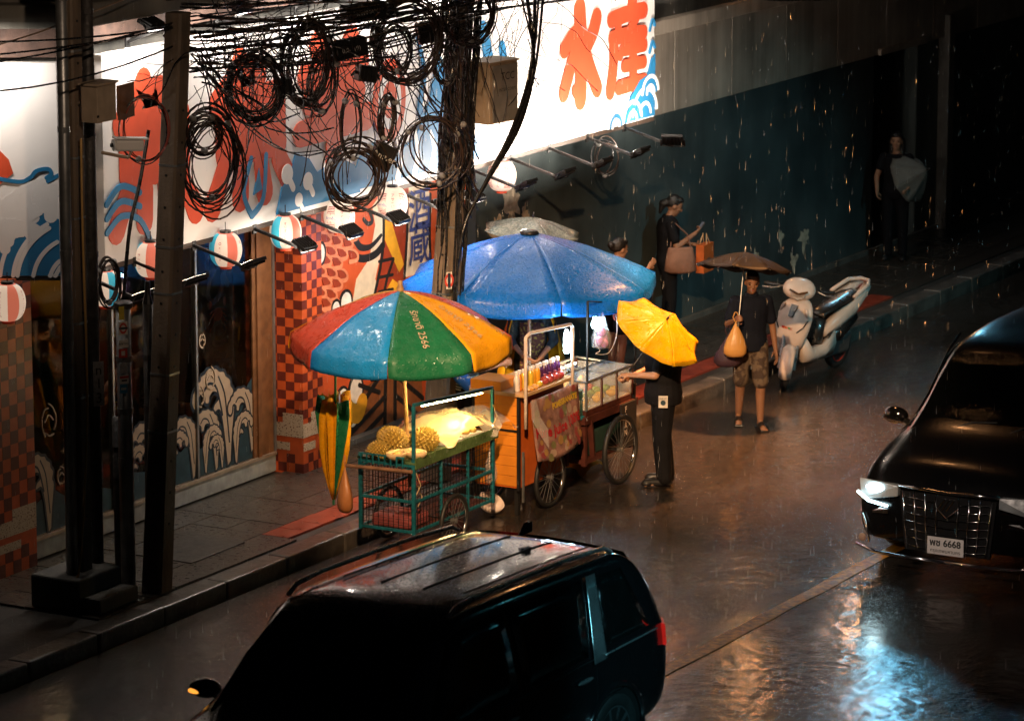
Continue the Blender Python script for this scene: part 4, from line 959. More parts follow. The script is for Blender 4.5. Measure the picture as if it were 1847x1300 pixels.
# sagging bundle at the top right and the pale cable on the first pole
for k in range(9):
    wire('dark cable in the heavy bundle sagging across the top right corner', sag(ony(1335 + k * 6, -14, 20.4) + V(0, rc.uniform(-.1, .1), rc.uniform(-.03, .1)), ony(1575 - k * 5, -20, 20.4) + V(0, rc.uniform(-.1, .1), rc.uniform(-.03, .1)), .16 + rc.uniform(-.06, .06), 14, .01), rc.choice((.012, .018, .024)), m_cable, 'cables in the sagging bundle at the top right')
pc = [ony(*p, 19.96) for p in ((146, 250), (148, 380), (152, 520), (156, 640), (157, 760), (153, 880), (146, 1000), (138, 1050))]
wire('pale yellow cable running down the brown concrete pole', smoothpts(pc, 5), .011, M('yellow_cable', (.55, .34, .12), .4))
wire('black cable hanging behind the pipes from the floodlight arm', smoothpts([ony(*p, 20.1) for p in ((268, 235), (252, 330), (236, 400), (228, 470), (224, 530))], 5), .018)
wire('thin rope tied from the ledge across the top left corner', smoothpts([ony(*p, 20.3) for p in ((-20, 86), (60, 62), (130, 36), (210, 5), (260, -18))], 4), .008, M('frayed_rope', (.22, .15, .10), .8))
# ================================================================== UMBRELLAS
m_pole_al = M('aluminium_tube', (.5, .5, .5), .28, .8)
m_wood = M('pale_wood', (.40, .24, .10), .5, var=.3, scale=20)
def vinyl(name, c, rough=.30, drops=0, scale=7): return M(name, c, .38, var=.1, scale=scale, bump=.16, bscale=16, rvar=.20, spec=.5, rband=(.40, .62), drops=.5, dscale=34)
def canopy(t, Rr, Hh, n, val, mats, phase, name='canopy_panel', sagf=.05, pw=1.75, gap=.012, lobes=True):
    """n cloth panels; returns the corner directions"""
    NR, NA = 9, 8
    for k in range(n):
        a0, a1 = phase + 2 * math.pi * k / n, phase + 2 * math.pi * (k + 1) / n
        A_, B_ = Vector((math.cos(a0), math.sin(a0), 0)), Vector((math.cos(a1), math.sin(a1), 0))
        vs = []; fs = []; nr = NR + (4 if val else 0)
        for i in range(NR + 1):
            f = i / NR
            for j in range(NA + 1):
                q = j / NA; d = A_.lerp(B_, q); bow = math.sin(math.pi * q)
                z = -Hh * (.35 * f + .65 * f ** pw) - sagf * bow * f * f * Rr * .55
                p = d * (Rr * f) * (1 - .015 * bow * f); p.z = z + .006 * math.sin(9 * q + 13 * f + k) * f
                vs.append(p)
        if val:
            e = vs[-(NA + 1):]
            for i in range(1, 5):
                f = i / 4
                for j in range(NA + 1):
                    q = j / NA; d = A_.lerp(B_, q).normalized()
                    ins = gap * f * (1 if j == 0 else -1 if j == NA else 0)
                    rnd_ = (.10 * val * (f ** 6) if j in (0, NA) else 0)
                    vs.append(e[j] + Vector((0, 0, -val * f + rnd_)) + d * (.02 * math.sin(math.pi * f * .6) + .015 * math.sin(3 * q * math.pi + k * 2) * f) + (B_ - A_) * ins)
        for i in range(nr):
            for j in range(NA): fs.append((i * (NA + 1) + j, (i + 1) * (NA + 1) + j, (i + 1) * (NA + 1) + j + 1, i * (NA + 1) + j + 1))
        mb = MB(); mb.v = vs; mb.f = fs; mb.mi = [0] * len(fs)
        mb.build(name, mats[k % len(mats)], t, smooth=True, solid=.003)
        MB().tube([A_ * (Rr * i / 6 * .985) + Vector((0, 0, -Hh * (.35 * i / 6 + .65 * (i / 6) ** pw) - .012)) for i in range(7)], .006, 5).build('rib', m_steel, t)
m_ur, m_uy, m_ug, m_ub = vinyl('umbrella_red', (.62, .07, .03)), vinyl('umbrella_yellow', (.80, .38, .01)), vinyl('umbrella_green', (.015, .15, .07)), vinyl('umbrella_blue', (.015, .27, .70))
m_bigblue = vinyl('umbrella_deep_blue', (.004, .13, .58), .30, 0, 18)
ap = ony(722, 524, 18.95)
ru = thing('market_umbrella', 'rainbow market umbrella with red blue green and yellow panels over the durian cart', 'umbrella', (ap.x + .16, 18.95, ROAD))
hz = ap.z - ROAD
def canopy_at(root, off, tilt, *a, **k):
    before = set(o.name for o in root.children)
    canopy(root, *a, **k)
    for o in root.children:
        if o.name not in before: o.location = off; o.rotation_euler = tilt
canopy_at(ru, (-.16, 0, hz), (R(1), R(-2), 0), 1.04, .42, 8, .18, [m_ug, m_uy, m_ur, m_ub], R(-155.5), pw=1.9)
MB().tube([(0, 0, .55), (-.08, 0, 1.4), (-.16, 0, hz)], .02, 10).build('pole', m_wood, ru)
MB().lathe([(.03, -.02), (.035, .02), (.022, .05), (.022, .09), (0, .10)], 12, (-.16, 0, hz)).build('finial', m_wood, ru, smooth=True)
# pale wording printed down the green and the yellow panel
for ang, sgn in ((-133, 1), (-88, 1)):
    d = Vector((math.cos(R(ang)), math.sin(R(ang)), 0)); tq = Vector((-d.y, d.x, 0))
    vs, fs = text_mesh('รักชาติ 2566', .10, .0, 2)
    mb = MB(); out = []
    for x, y in vs:
        f = .66 + x / 1.04; p = d * (.96 * f) + tq * y; p.z = -.42 * (.35 * f + .65 * f ** 1.9) - .025 * f * f + .014 + .006; out.append(p)
    o = mb.add(out, fs).build('lettering', m_cream, ru); o.location = (-.16, 0, hz); o.rotation_euler = (R(1), R(-2), 0)
ab = ony(955, 420, 19.55)
bu = thing('market_umbrella', 'big wet blue market umbrella over the juice and fruit carts', 'umbrella', (ab.x, 19.55, 0))
hb = ab.z
canopy_at(bu, (0, 0, hb), (0, R(0.5), 0), 1.33, .46, 8, .17, [m_bigblue], R(-137), pw=1.7)
MB().tube([(0, 0, .0), (0, 0, hb)], .02, 10).build('pole', m_pole_al, bu)
MB().lathe([(.0, .0), (.085, -.012), (.10, -.035), (.09, -.05), (.0, -.05)][::-1], 16, (0, 0, hb + .035)).build('top_cap', m_blackp, bu, smooth=True)
MB().lathe([(.2, 0), (.2, .05), (.03, .1)], 16, (0, 0, 0)).build('base', m_conc2, bu)
# folded green and yellow umbrella hanging closed behind the durian cart
fc = ony(600, 765, 19.75); fu = thing('folded_umbrella', 'closed yellow and green market umbrella hanging point down behind the rainbow one', 'umbrella', (fc.x, 19.75, 0), .3)
fu.rotation_euler = (R(4), R(-10), .3); fu.scale = (.88, .88, .9); fu.location.z = .10
for k in range(9):
    a0 = 2 * math.pi * k / 9; prof = [(.17, 1.30), (.185, 1.12), (.165, .92), (.14, .70), (.105, .48), (.06, .28), (.02, .12)]
    vs = []; fs = []
    for r_, z in prof:
        for j in range(7):
            q = j / 6; a = a0 + q * 2 * math.pi / 9; rr = r_ * (1 - .45 * math.sin(math.pi * q)) * (1 + .2 * math.sin(k * 2.1 + z * 3)); vs.append((rr * math.cos(a), rr * math.sin(a), z + .03 * math.sin(k * 1.7 + q * 5) * (z > 1)))
    for i in range(len(prof) - 1):
        for j in range(6): fs.append((i * 7 + j, (i + 1) * 7 + j, (i + 1) * 7 + j + 1, i * 7 + j + 1))
    MB().add(vs, fs).build('canopy_panel', [m_uy, m_uy, m_ug, m_uy, m_uy, m_ug, m_uy, m_ur, m_uy][k], fu, smooth=True, solid=.003)
MB().tube([(0, 0, .06), (0, 0, 1.55)], .014, 8).build('pole', M('green_pole', (.02, .2, .1), .4), fu)

def hand_umbrella(label, apex, axis, Rr, Hh, mats, shaft, phase=0, under=None, handle=True):
    """small umbrella; axis points from the grip up to the apex"""
    t = thing('hand_umbrella', label, 'umbrella', apex); ax = Vector(axis).normalized(); q = Vector((0, 0, 1)).rotation_difference(ax)
    canopy(t, Rr, Hh, 8, 0, mats, phase, sagf=.10, pw=1.8)
    MB().tube([(0, 0, -shaft), (0, 0, .06)], .006, 8).build('shaft', m_steel, t)
    MB().tube([(0, 0, -shaft - .09), (0, 0, -shaft)], .014, 8).build('handle', m_blackp, t)
    for k in range(8):
        a = phase + 2 * math.pi * k / 8
        MB().tube([(0, 0, -Hh * 1.1), (Rr * .5 * math.cos(a), Rr * .5 * math.sin(a), -Hh * .36 - .01)], .003, 4).build('stretcher', m_steel, t)
    MB().lathe([(.012, 0), (.012, .03), (0, .05)], 8, (0, 0, .0)).build('tip', m_blackp, t)
    t.rotation_mode = 'QUATERNION'; t.rotation_quaternion = q
    return t
m_ubk = M('black_umbrella_cloth', (.006, .0055, .0055), .5, bump=.1, spec=.12)
m_uye = vinyl('yellow_umbrella_cloth', (.74, .40, .005), .45)
m_ugr = M('grey_patterned_cloth', (.10, .13, .12), .5, col2=(.27, .29, .25), scale=46, thresh=(.48, .54), coat=.4, drops=.4)

# ================================================================== CARTS
m_bframe = M('turquoise_steel', (.015, .15, .19), .4, .3, var=.4, scale=25)
m_orange = M('orange_boards', (.62, .22, .02), .45, var=.2, scale=4, bump=.1)
m_orange2 = M('orange_red_panel', (.48, .10, .015), .4, var=.15, coat=.3)
m_redwood = M('red_brown_wood', (.07, .018, .012), .5, var=.35)
m_ply = M('plywood_top', (.52, .32, .15), .5, var=.2, scale=12)
m_plastic = M('clear_plastic', (.85, .78, .72), .16, alpha=.32, var=.05, bump=.6, bscale=9, coat=.5)
m_plasticy = M('cloudy_plastic', (.85, .66, .38), .2, alpha=.55, var=.1, bump=.7, bscale=8, coat=.5)
def wheel(parent, c, r, tw=.022, n=20, steer=0.0):
    """bicycle wheel in the XZ plane"""
    w = MB(); ring = lambda rr: [(rr * math.cos(2 * math.pi * i / 40), 0, rr * math.sin(2 * math.pi * i / 40)) for i in range(40)]
    o = MB().tube(ring(r - tw * 1.9), tw * .42, 6, closed=True).build('wheel', m_chrome, parent, smooth=True, loc=c); o.rotation_euler = (0, 0, steer)
    MB().tube(ring(r - tw), tw, 8, closed=True).build('tyre', m_rubber, o, smooth=True)
    MB().tube([(0, -.03, 0), (0, .03, 0)], .022, 10).build('hub', m_steel, o)
    sm_ = None
    for i in range(n):
        a = 2 * math.pi * i / n; b = a + (.5 if i % 2 else -.5)
        MB().tube([(.018 * math.cos(b), .02 * (1 if i % 4 < 2 else -1), .018 * math.sin(b)), ((r - tw * 2) * math.cos(a), 0, (r - tw * 2) * math.sin(a))], .0022, 4, cap=False).build('spoke', m_steel, o)
    return o
# ---- durian cart
X0, X1, Y0, Y1 = 30.95, 32.42, 18.58, 19.16
dcart = thing('durian_cart', 'turquoise steel push cart with wire mesh sides carrying durians', 'cart', (0, 0, ROAD))
dcart.location = (X0, Y0, ROAD); L_, W_ = X1 - X0, Y1 - Y0
zb, zt = .27, .90
def fbar(name, a, b, w=.035, mat=None): return MB().bar(a, b, w).build(name, mat or m_bframe, dcart, bevel=.004)
for (x, y) in ((0, 0), (0, W_), (L_, 0), (L_, W_)): fbar('corner_post', (x, y, zb - .03), (x, y, zt + .06))
for z in (zb, .56, zt):
    fbar('rail', (.018, 0, z), (L_ - .018, 0, z), .028); fbar('rail', (.018, W_, z), (L_ - .018, W_, z), .028)
    fbar('rail', (0, .018, z), (0, W_ - .018, z), .028); fbar('rail', (L_, .018, z), (L_, W_ - .018, z), .028)
for x in (.5, 1.0): fbar('stile', (x, 0, zb + .014), (x, 0, zt - .014), .024)
def grid(o, u, v, w, h, st=.055):
    mb = MB(); u, v, o = Vector(u), Vector(v), Vector(o); i = st
    while i < w: mb.bar(o + u * i, o + u * i + v * h, .004); i += st
    j = st
    while j < h: mb.bar(o + v * j + Vector((0, 0, .0)), o + v * j + u * w, .004); j += st
    mb.build('wire_mesh', m_black, dcart)
grid((.0, -.006, zb), (1, 0, 0), UP, L_, zt - zb); grid((-.006, 0, zb), (0, 1, 0), UP, W_, zt - zb); grid((0, W_ + .006, zb), (1, 0, 0), UP, L_, zt - zb)
MB().b2(0, L_, 0, W_, zb - .02, zb - .005).build('floor_board', m_redwood, dcart)
MB().b2(-.02, L_ + .02, -.03, W_ + .03, zt + .016, zt + .04).build('table_top', M('green_table_top', (.06, .11, .05), .35, var=.5), dcart, bevel=.005)
MB().b2(-.03, L_ + .05, -.04, -.031, zt - .02, zt + .085).build('side_lip', M('green_clear_lip', (.08, .14, .05), .25, var=.4), dcart)
for x, z in ((.0, 1.47), (L_, 1.36)): fbar('canopy_post', (x, -.0, zt + .061), (x, -.0, z), .03)
fbar('canopy_rail', (.0, 0, 1.485), (L_, 0, 1.375), .03)
MB().tube([(.2, .03, 1.435), (L_ - .15, .03, 1.345)], .0045, 8).build('tube_light', M('warm_tube', (1, .8, .5), emit=(1, .66, .24), estr=420), dcart, smooth=True)
MB().tube([(-.12, W_ + .08, .86), (-.12, -.05, .88)], .018, 8).build('push_handle', M('worn_wood_handle', (.22, .12, .07), .5, var=.4), dcart)
for y in (.05, W_ - .05): MB().bar((-.12, y, .87), (0, y, .87), .02).build('handle_bracket', m_bframe, dcart)
for k in range(8): MB().bar((-.10 + .0 * k, .06 + k * .065, .90), (-.10, .06 + k * .065, .99), .012).build('rack_bar', m_bframe, dcart)
MB().bar((-.10, .04, .995), (-.10, .54, .995), .014).build('rack_rail', m_bframe, dcart)
wheel(dcart, (.62, -.07, .26), .26); wheel(dcart, (.62, W_ + .07, .26), .26)
MB().bar((.62, -.06, .26), (.62, W_ + .06, .26), .025).build('axle', m_black, dcart)
MB().b2(.05, .42, .08, .5, zb, zb + .12).build('stored_sack', M('pink_sack', (.3, .08, .08), .4, var=.3), dcart, bevel=.03)
for q in ((.1, .02, .70), (L_ - .03, -.02, 1.22), (.01, -.02, .84)): MB().tube([q, (q[0] + .03, q[1] - .03, q[2] - .12), (q[0] - .03, q[1] - .02, q[2] - .2)], .005, 5).build('string', M('cord', (.45, .35, .2), .7), dcart)
m_dur = M('durian_husk', (.24, .17, .03), .55, var=.35, scale=14, col2=(.40, .26, .05))
def durian(label, c, r, rot):
    mb = MB(); N_ = 170; r = tuple(q_ * .84 for q_ in r); c = (c[0], c[1], c[2] - .02); rx, ry, rz = r
    mb.ell((0, 0, 0), (rx * .93, ry * .93, rz * .93), 16, 10)
    for i in range(N_):
        z = 1 - 2 * (i + .5) / N_; a = i * 2.39996; q = math.sqrt(1 - z * z); d = Vector((q * math.cos(a), q * math.sin(a), z))
        p = Vector((d.x * rx, d.y * ry, d.z * rz)); nn = Vector((d.x / rx, d.y / ry, d.z / rz)).normalized(); u = nn.orthogonal().normalized(); w = nn.cross(u); s = (rx + ry) * .082
        mb.add([p * .9 + (u * math.cos(k * 1.5708) + w * math.sin(k * 1.5708)) * s for k in range(4)] + [p + nn * s * .9], [(0, 1, 4), (1, 2, 4), (2, 3, 4), (3, 0, 4)])
    o = tag(mb.build('durian', m_dur), label, 'durian', 'durians on the push cart'); o.location = c; o.rotation_euler = rot
    st = MB().tube([(rx * .85, 0, 0), (rx * 1.25, 0, .01)], [.02, .016], 8).build('stalk', M('durian_stalk', (.16, .10, .05), .7), o)
    return o
zt_ = ROAD + zt + .04
durian('large whole durian standing behind the front cart post', (X0 + .22, Y0 + .36, zt_ + .14), (.19, .155, .15), (0, .2, .6))
durian('whole durian lying nearest the front edge of the cart', (X0 + .46, Y0 + .16, zt_ + .125), (.17, .14, .135), (.2, 0, -.5))
durian('rear durian half hidden by the umbrella pole', (X0 + .40, Y0 + .50, zt_ + .12), (.15, .13, .13), (0, 0, 1.4))
durian('small durian at the front left corner of the cart', (X0 + .02, Y0 + .40, zt_ + .09), (.12, .10, .10), (.1, .1, 2.4))
pod = M('durian_flesh', (.75, .50, .14), .5, var=.2); m_husk_in = M('durian_husk_inside', (.62, .45, .24), .6, var=.2)
for i, (lb, x, y) in enumerate((('opened durian husk on the front left of the cart', .0, .18), ('opened durian husk beside the small durian', .12, .06))):
    h = thing('durian_husk', lb, 'durian husk', (X0 + x, Y0 + y, zt_ + .05), i * 1.3, 'opened durian husks')
    MB().lathe([(0, -.05), (.07, -.04), (.11, 0), (.115, .03), (.10, .03), (.06, -.01), (0, -.02)], 12, sx=1.2, sy=.8).build('shell', m_husk_in, h, smooth=True)
    MB().ell((0, 0, .0), (.06, .04, .035)).build('flesh', pod, h, smooth=True)
for i, (lb, x, y, z) in enumerate((('wrapped tray of durian flesh at the back left under the plastic', .82, .40, 0), ('wrapped tray of durian flesh at the near edge under the plastic', .86, .16, 0), ('wrapped tray of durian flesh at the far end under the plastic', 1.2, .40, 0), ('wrapped tray of durian flesh at the near right corner', 1.22, .15, 0), ('top wrapped tray of durian flesh under the plastic', 1.0, .3, .085), ('upper right wrapped tray of durian flesh', 1.25, .3, .085))):
    tr = thing('durian_tray', lb, 'tray', (X0 + x, Y0 + y, zt_ + z), rc.uniform(-.2, .2), 'trays of durian flesh under the plastic')
    MB().b2(-.15, .15, -.10, .10, .001, .03).build('foam_tray', m_white, tr, bevel=.006)
    for k in range(5): MB().ell((-.10 + .05 * k, .03 * (-1) ** k, .05), (.045, .055, .03), 10, 6).build('durian_segment', pod, tr, smooth=True)
def crumpled(name, label, cat, c, size, mat, seed=0, n=26, power=.7, amp=.16, rot=0.0, dome=True):
    """a crumpled sheet of film thrown over a heap"""
    vs = []; fs = []; sx, sy, sz = size
    for i in range(n + 1):
        for j in range(n + 1):
            u_, v_ = -1 + 2 * i / n, -1 + 2 * j / n; rr = max(abs(u_), abs(v_)); h = (1 - min(1, (u_ * u_ + v_ * v_) * .62)) ** power
            nz_ = noise.noise((u_ * 2.2 + seed, v_ * 2.2, seed)) * amp + abs(noise.noise((u_ * 4.5, v_ * 4.5 + seed, 7))) * amp * .8
            vs.append((u_ * sx * (1 + .12 * noise.noise((v_ * 3, seed, 1))), v_ * sy * (1 + .12 * noise.noise((u_ * 3, seed, 5))), sz * (h + nz_ - .05)))
    for i in range(n):
        for j in range(n): fs.append((i * (n + 1) + j, i * (n + 1) + j + 1, (i + 1) * (n + 1) + j + 1, (i + 1) * (n + 1) + j))
    o = tag(MB().add(vs, fs).build(name, mat, smooth=True), label, cat); o.location = c; o.rotation_euler = (0, 0, rot); return o
crumpled('plastic_sheet', 'crumpled clear plastic sheet glowing over the durian trays', 'plastic sheet', (X0 + 1.03, Y0 + .29, zt_ + .05), (.50, .36, .21), m_plasticy, 3)
crumpled('plastic_sheet', 'pink clear plastic bunched at the rear end of the durian cart', 'plastic sheet', (X1 + .13, Y0 + .22, zt_ - .02), (.24, .30, .22), m_plastic, 9, 20)
def bag(name, label, cat, c, w, h, mat, rot=0.0, seed=0, d=None, knot=True, handles=True):
    """a full plastic carrier bag hanging from its tied neck"""
    t = thing(name, label, cat, c, rot); prof = [(.02, 0), (.045, -.05), (.22, -.28), (.40, -.5), (.5, -.72), (.5, -.88), (.36, -.98), (0, -1.0)]
    n = 22; mb = MB(); vs = []; fs = []; d = d or w * .6
    for r_, z in prof:
        for j in range(n):
            a = 2 * math.pi * j / n; q = 1 + .13 * noise.noise((math.cos(a) * 2.2 + seed, math.sin(a) * 2.2, z * 3)) + .07 * math.sin(a * 7 + seed) * (1 - abs(z))
            vs.append((w * r_ * q * math.cos(a), d * r_ * q * math.sin(a), h * z))
    for i in range(len(prof) - 1):
        for j in range(n): fs.append((i * n + j, (i + 1) * n + j, (i + 1) * n + (j + 1) % n, i * n + (j + 1) % n))
    mb.add(vs, fs).build('film', mat, t, smooth=True)
    if handles:
        for s in (-1, 1): MB().tube([(s * .008, 0, 0), (s * .03, 0, .05), (s * .012, 0, .10), (0, 0, .105)], .006, 5).build('handle', mat, t)
    return t
m_obag = M('orange_carrier_bag', (.75, .30, .10), .35, var=.1, scale=6, bump=.5, bscale=14, trans=.25)
m_ybag = M('yellow_carrier_bag', (.80, .42, .12), .35, var=.1, scale=6, bump=.5, bscale=14, trans=.15)
c = ony(637, 822, 19.3); bag('carrier_bag', 'orange plastic carrier bag hanging from the durian cart handle', 'bag', (X0 - .12, Y1 + .10, ROAD + .85), .24, .44, m_obag, .8, 2)
bag('carrier_bag', 'pale pink plastic bag hanging at the rear corner of the durian cart', 'bag', (X1 + .05, Y0 + .05, ROAD + .80), .20, .38, m_plastic, .3, 5)
# ---- juice cart
JX0, JX1, JY0, JY1 = 32.90, 33.80, 18.56, 19.06
jc = thing('juice_cart', 'orange wooden juice cart with a printed fruit banner and bicycle wheels', 'cart', (JX0, JY0, ROAD)); JL, JW = JX1 - JX0, JY1 - JY0
for k in range(9):
    z0 = .30 + k * .1
    MB().b2(-.012, 0, 0.0, JW, z0, z0 + .097).build('board', m_orange, jc, bevel=.003)
MB().b2(0, JL, 0.0, JW, .28, 1.20).build('cabinet', m_orange2, jc)
for y in (0.0, JW - .0): MB().b2(-.018, .014, y - .014, y + .014, .26, 1.2).build('corner_strip', m_blackp, jc)
MB().b2(-.02, -.012, 0.012, JW - .012, .84, .862).build('trim', m_blackp, jc)
MB().b2(-.05, JL + .05, -.09, JW + .03, 1.20, 1.235).build('counter', m_ply, jc, bevel=.005)
MB().b2(-.04, .3, .18, JW + .02, 1.236, 1.33).build('raised_block', m_orange, jc, bevel=.005)
for x, zt2 in ((-.06, 1.80), (JL - .02, 1.74)): MB().tube([(x, -.11, .9), (x, -.11, zt2)], .017, 10).build('frame_post', M('pvc_pipe', (.62, .52, .46), .35), jc, smooth=True)
MB().tube([(-.06, -.11, 1.80), (.02, -.11, 1.83), (JL - .06, -.11, 1.775), (JL - .02, -.11, 1.74)], .017, 10).build('frame_rail', _MC['pvc_pipe'], jc, smooth=True)
MB().lathe([(0, -.14), (.022, -.135), (.03, -.11), (.03, .02), (.022, .06), (.016, .09), (0, .09)], 14, (JL - .05, -.06, 1.62)).build('lit_bulb', M('cool_led', (1, 1, 1), emit=(.72, .9, 1.0), estr=120), jc, smooth=True)
wheel(jc, (.50, -.07, .30), .30); wheel(jc, (.50, JW + .06, .30), .30); MB().bar((.5, -.05, .3), (.5, JW + .05, .3), .03).build('axle', m_black, jc)
for x in (.06,): MB().bar((x, .05, 0), (x, .05, .28), .04).build('prop_leg', m_black, jc)
MB().box((.0, -.05, .40), (.02, .02, .5)).build('bracket', m_steel, jc)
# banner
bnr = thing('fruit_banner', 'printed vinyl banner reading pure juice on the orange cart', 'banner', (JX0, JY0 - .10, ROAD))
def bsurf(u_, v_, e=0.0):
    return Vector((.02 + u_ * .93, -.03 - .05 * math.sin(math.pi * u_) * (1 - v_) - .07 * (1 - v_) - e + .012 * math.sin(7 * u_ + 3 * v_), 1.17 - (1 - v_) * (.60 + .03 * math.sin(5 * u_))))
nb = 14; mb = MB(); mb.add([bsurf(i / nb, j / nb) for i in range(nb + 1) for j in range(nb + 1)], [(i * (nb + 1) + j, (i + 1) * (nb + 1) + j, (i + 1) * (nb + 1) + j + 1, i * (nb + 1) + j + 1) for i in range(nb) for j in range(nb)])
mb.build('vinyl', M('banner_maroon', (.24, .13, .105), .25, var=.55, scale=9, coat=.4, bump=.2, bscale=10), bnr, smooth=True, solid=.002)
def btext(s, u0_, v0_, size, mat, wx=1.0):
    vs, fs = text_mesh(s, size, .004, 2); MB().add([bsurf(u0_ + x * wx / .93, v0_ + y / .6, .006) for x, y in vs], fs).build('lettering', mat, bnr)
btext('Pure juice 100%', .50, .44, .135, M('banner_red_ink', (.34, .008, .015), .3), 1.0); btext('POMEGRANATE', .66, .80, .075, M('banner_yellow_ink', (.55, .35, .03), .4))
fr = M('banner_fruit_yellow', (.30, .17, .06), .4), M('banner_fruit_red', (.22, .05, .05), .4), M('banner_fruit_pale', (.34, .24, .18), .4), M('banner_fruit_green', (.15, .14, .06), .4)
rb = random.Random(4)
for k in range(46):
    u_, v_ = rb.uniform(.05, .95), rb.choice((rb.uniform(.03, .30), rb.uniform(.55, .97))); r_ = rb.uniform(.025, .055)
    if .5 < u_ < .85 and .74 < v_ < .86: continue
    e = .002 + .00005 * k; pts = [bsurf(u_ + r_ * math.cos(2 * math.pi * i / 10) / .93, min(1.02, max(-.02, v_ + r_ * math.sin(2 * math.pi * i / 10) / .6)), e) for i in range(10)]
    MB().add(pts, [tuple(range(10))]).build('printed_fruit', fr[k % 4], bnr)
MB().add([bsurf(u_, v_, .03 + .02 * math.sin(6 * v_)) for u_, v_ in ((-.06, 1.0), (.05, 1.0), (.12, .7), (.2, .5), (.16, .2), (.04, .45), (-.04, .7))], [(0, 1, 2, 6), (2, 3, 5, 6), (3, 4, 5)]).build('torn_film', m_plastic, bnr)
# bottles and fruit on the counter
def bottle(label, x, y, col, capc, h=.20):
    t = thing('juice_bottle', label, 'bottle', (x, y, ROAD + 1.236), 0, 'juice bottles in a row on the orange cart')
    MB().lathe([(.0, .001), (.030, .001), (.032, .02), (.030, .05), (.033, .06), (.030, .09), (.033, .10), (.030, .125), (.022, .155), (.016, .165), (.016, .178), (0, .178)], 14).build('body', col, t, smooth=True)
    MB().lathe([(.019, .165), (.0195, .198), (.016, .202), (0, .202)], 12).build('cap', capc, t)
    return t
j_w, j_o, j_y, j_m, j_p = M('milky_juice', (.75, .70, .66), .25, coat=.4), M('orange_juice', (.72, .24, .03), .25, coat=.4), M('yellow_juice', (.70, .48, .05), .25, coat=.4), M('mango_juice', (.75, .36, .03), .25, coat=.4), M('purple_juice', (.07, .02, .09), .22, coat=.4)
capw = M('white_cap', (.75, .75, .76), .4)
bl = [(j_w, 'white bottle at the left end of the juice row'), (j_o, 'dark orange bottle second from the left end of the juice row'), (j_y, 'yellow bottle right of the dark orange one'), (j_y, 'middle yellow bottle of the three in the juice row'), (j_y, 'yellow bottle nearest the mango bottles'), (j_m, 'mango coloured bottle left of its twin'), (j_m, 'mango coloured bottle next to the first purple one'),
      (j_p, 'first purple bottle from the left'), (j_p, 'second purple bottle from the left'), (j_p, 'middle purple bottle of the juice row'), (j_p, 'fourth purple bottle from the left'), (j_p, 'purple bottle one before the right end'), (j_p, 'purple bottle at the right end of the juice row')]
for k, (mm, lb) in enumerate(bl): bottle(lb, JX0 + .02 + k * .068, JY0 + .035 + .01 * (k % 2), mm, capw)
m_pome = M('pomegranate_skin', (.34, .05, .05), .3, var=.4, scale=20, coat=.4); m_cut = M('cut_orange', (.78, .42, .12), .35, var=.2, scale=40)
for k, lb in enumerate(('pomegranate nearest the cut fruit on the counter', 'second pomegranate from the cut fruit', 'third pomegranate from the cut fruit', 'pomegranate at the right end of the counter')):
    p = thing('pomegranate', lb, 'pomegranate', (JX0 + .46 + k * .10, JY0 - .035, ROAD + 1.236 + .042), k, 'pomegranates on the counter')
    MB().ell((0, 0, 0), (.045, .045, .042), 14, 10).build('fruit', m_pome, p, smooth=True); MB().lathe([(.01, .035), (.012, .05), (.02, .06), (.012, .058)], 8).build('crown', m_pome, p)
for k, lb in enumerate(('cut orange half at the left corner of the counter', 'cut orange half second from the corner', 'cut passion fruit half on the counter', 'whole small mango beside the cut halves')):
    MBx = MB().lathe([(0, .002), (.03, .008), (.038, .03), (.036, .034), (0, .034)], 14) if k < 3 else MB().ell((0, 0, .03), (.045, .032, .03), 12, 8)
    o = tag(MBx.build('cut_fruit' if k < 3 else 'mango', m_cut if k < 3 else j_y, smooth=k == 3), lb, 'fruit', 'fruit halves on the counter'); o.location = (JX0 + .06 + k * .09, JY0 - .045, ROAD + 1.236); o.rotation_euler = (R(12) if k < 3 else 0, 0, 0)
# ---- fruit cart
FX0, FX1, FY0, FY1 = 34.05, 35.02, 18.44, 19.08
fcart = thing('fruit_cart', 'dark red wooden fruit cart with a lit glass display case', 'cart', (FX0, FY0, ROAD)); FL, FW = FX1 - FX0, FY1 - FY0
z0, z1 = .84, 1.13
MB().b2(0, FL, 0, FW, z0 - .05, z0).build('case_floor', m_redwood, fcart)
MB().b2(.02, FL - .02, .02, FW - .02, z0 + .001, z0 + .012).build('ice_bed', M('wet_ice', (.55, .5, .42), .2, var=.3, scale=30, bump=.6), fcart)
m_cglass = M('case_glass', (.95, .95, .9), .04, alpha=.22, var=0, rvar=0)
for x in (0, FL * .33, FL * .66, FL): MB().bar((x, -.0, z0), (x, 0, z1), .02).build('case_post', m_redwood if x else m_steel, fcart); MB().bar((x, FW, z0), (x, FW, z1 + .02), .02).build('case_post', m_redwood, fcart)
for y, zz in ((0, z1), (FW * .5, z1 + .012), (FW, z1 + .025)): MB().bar((-.01, y, zz), (FL + .01, y, zz), .022).build('case_rail', m_steel, fcart)
for x in (0, FL * .5, FL): MB().bar((x, 0, z1 + .0), (x, FW, z1 + .025), .018).build('case_rail', m_steel, fcart)
for k in range(3): MB().b2(FL * .33 * k + .012, FL * .33 * (k + 1) - .008, -.004, .002, z0 + .01, z1 - .012).build('case_pane', m_cglass, fcart)
MB().b2(-.004, .002, .01, FW - .01, z0 + .01, z1 - .01).build('case_pane', m_cglass, fcart); MB().b2(FL - .002, FL + .004, .01, FW - .01, z0 + .01, z1 - .01).build('case_pane', m_cglass, fcart)
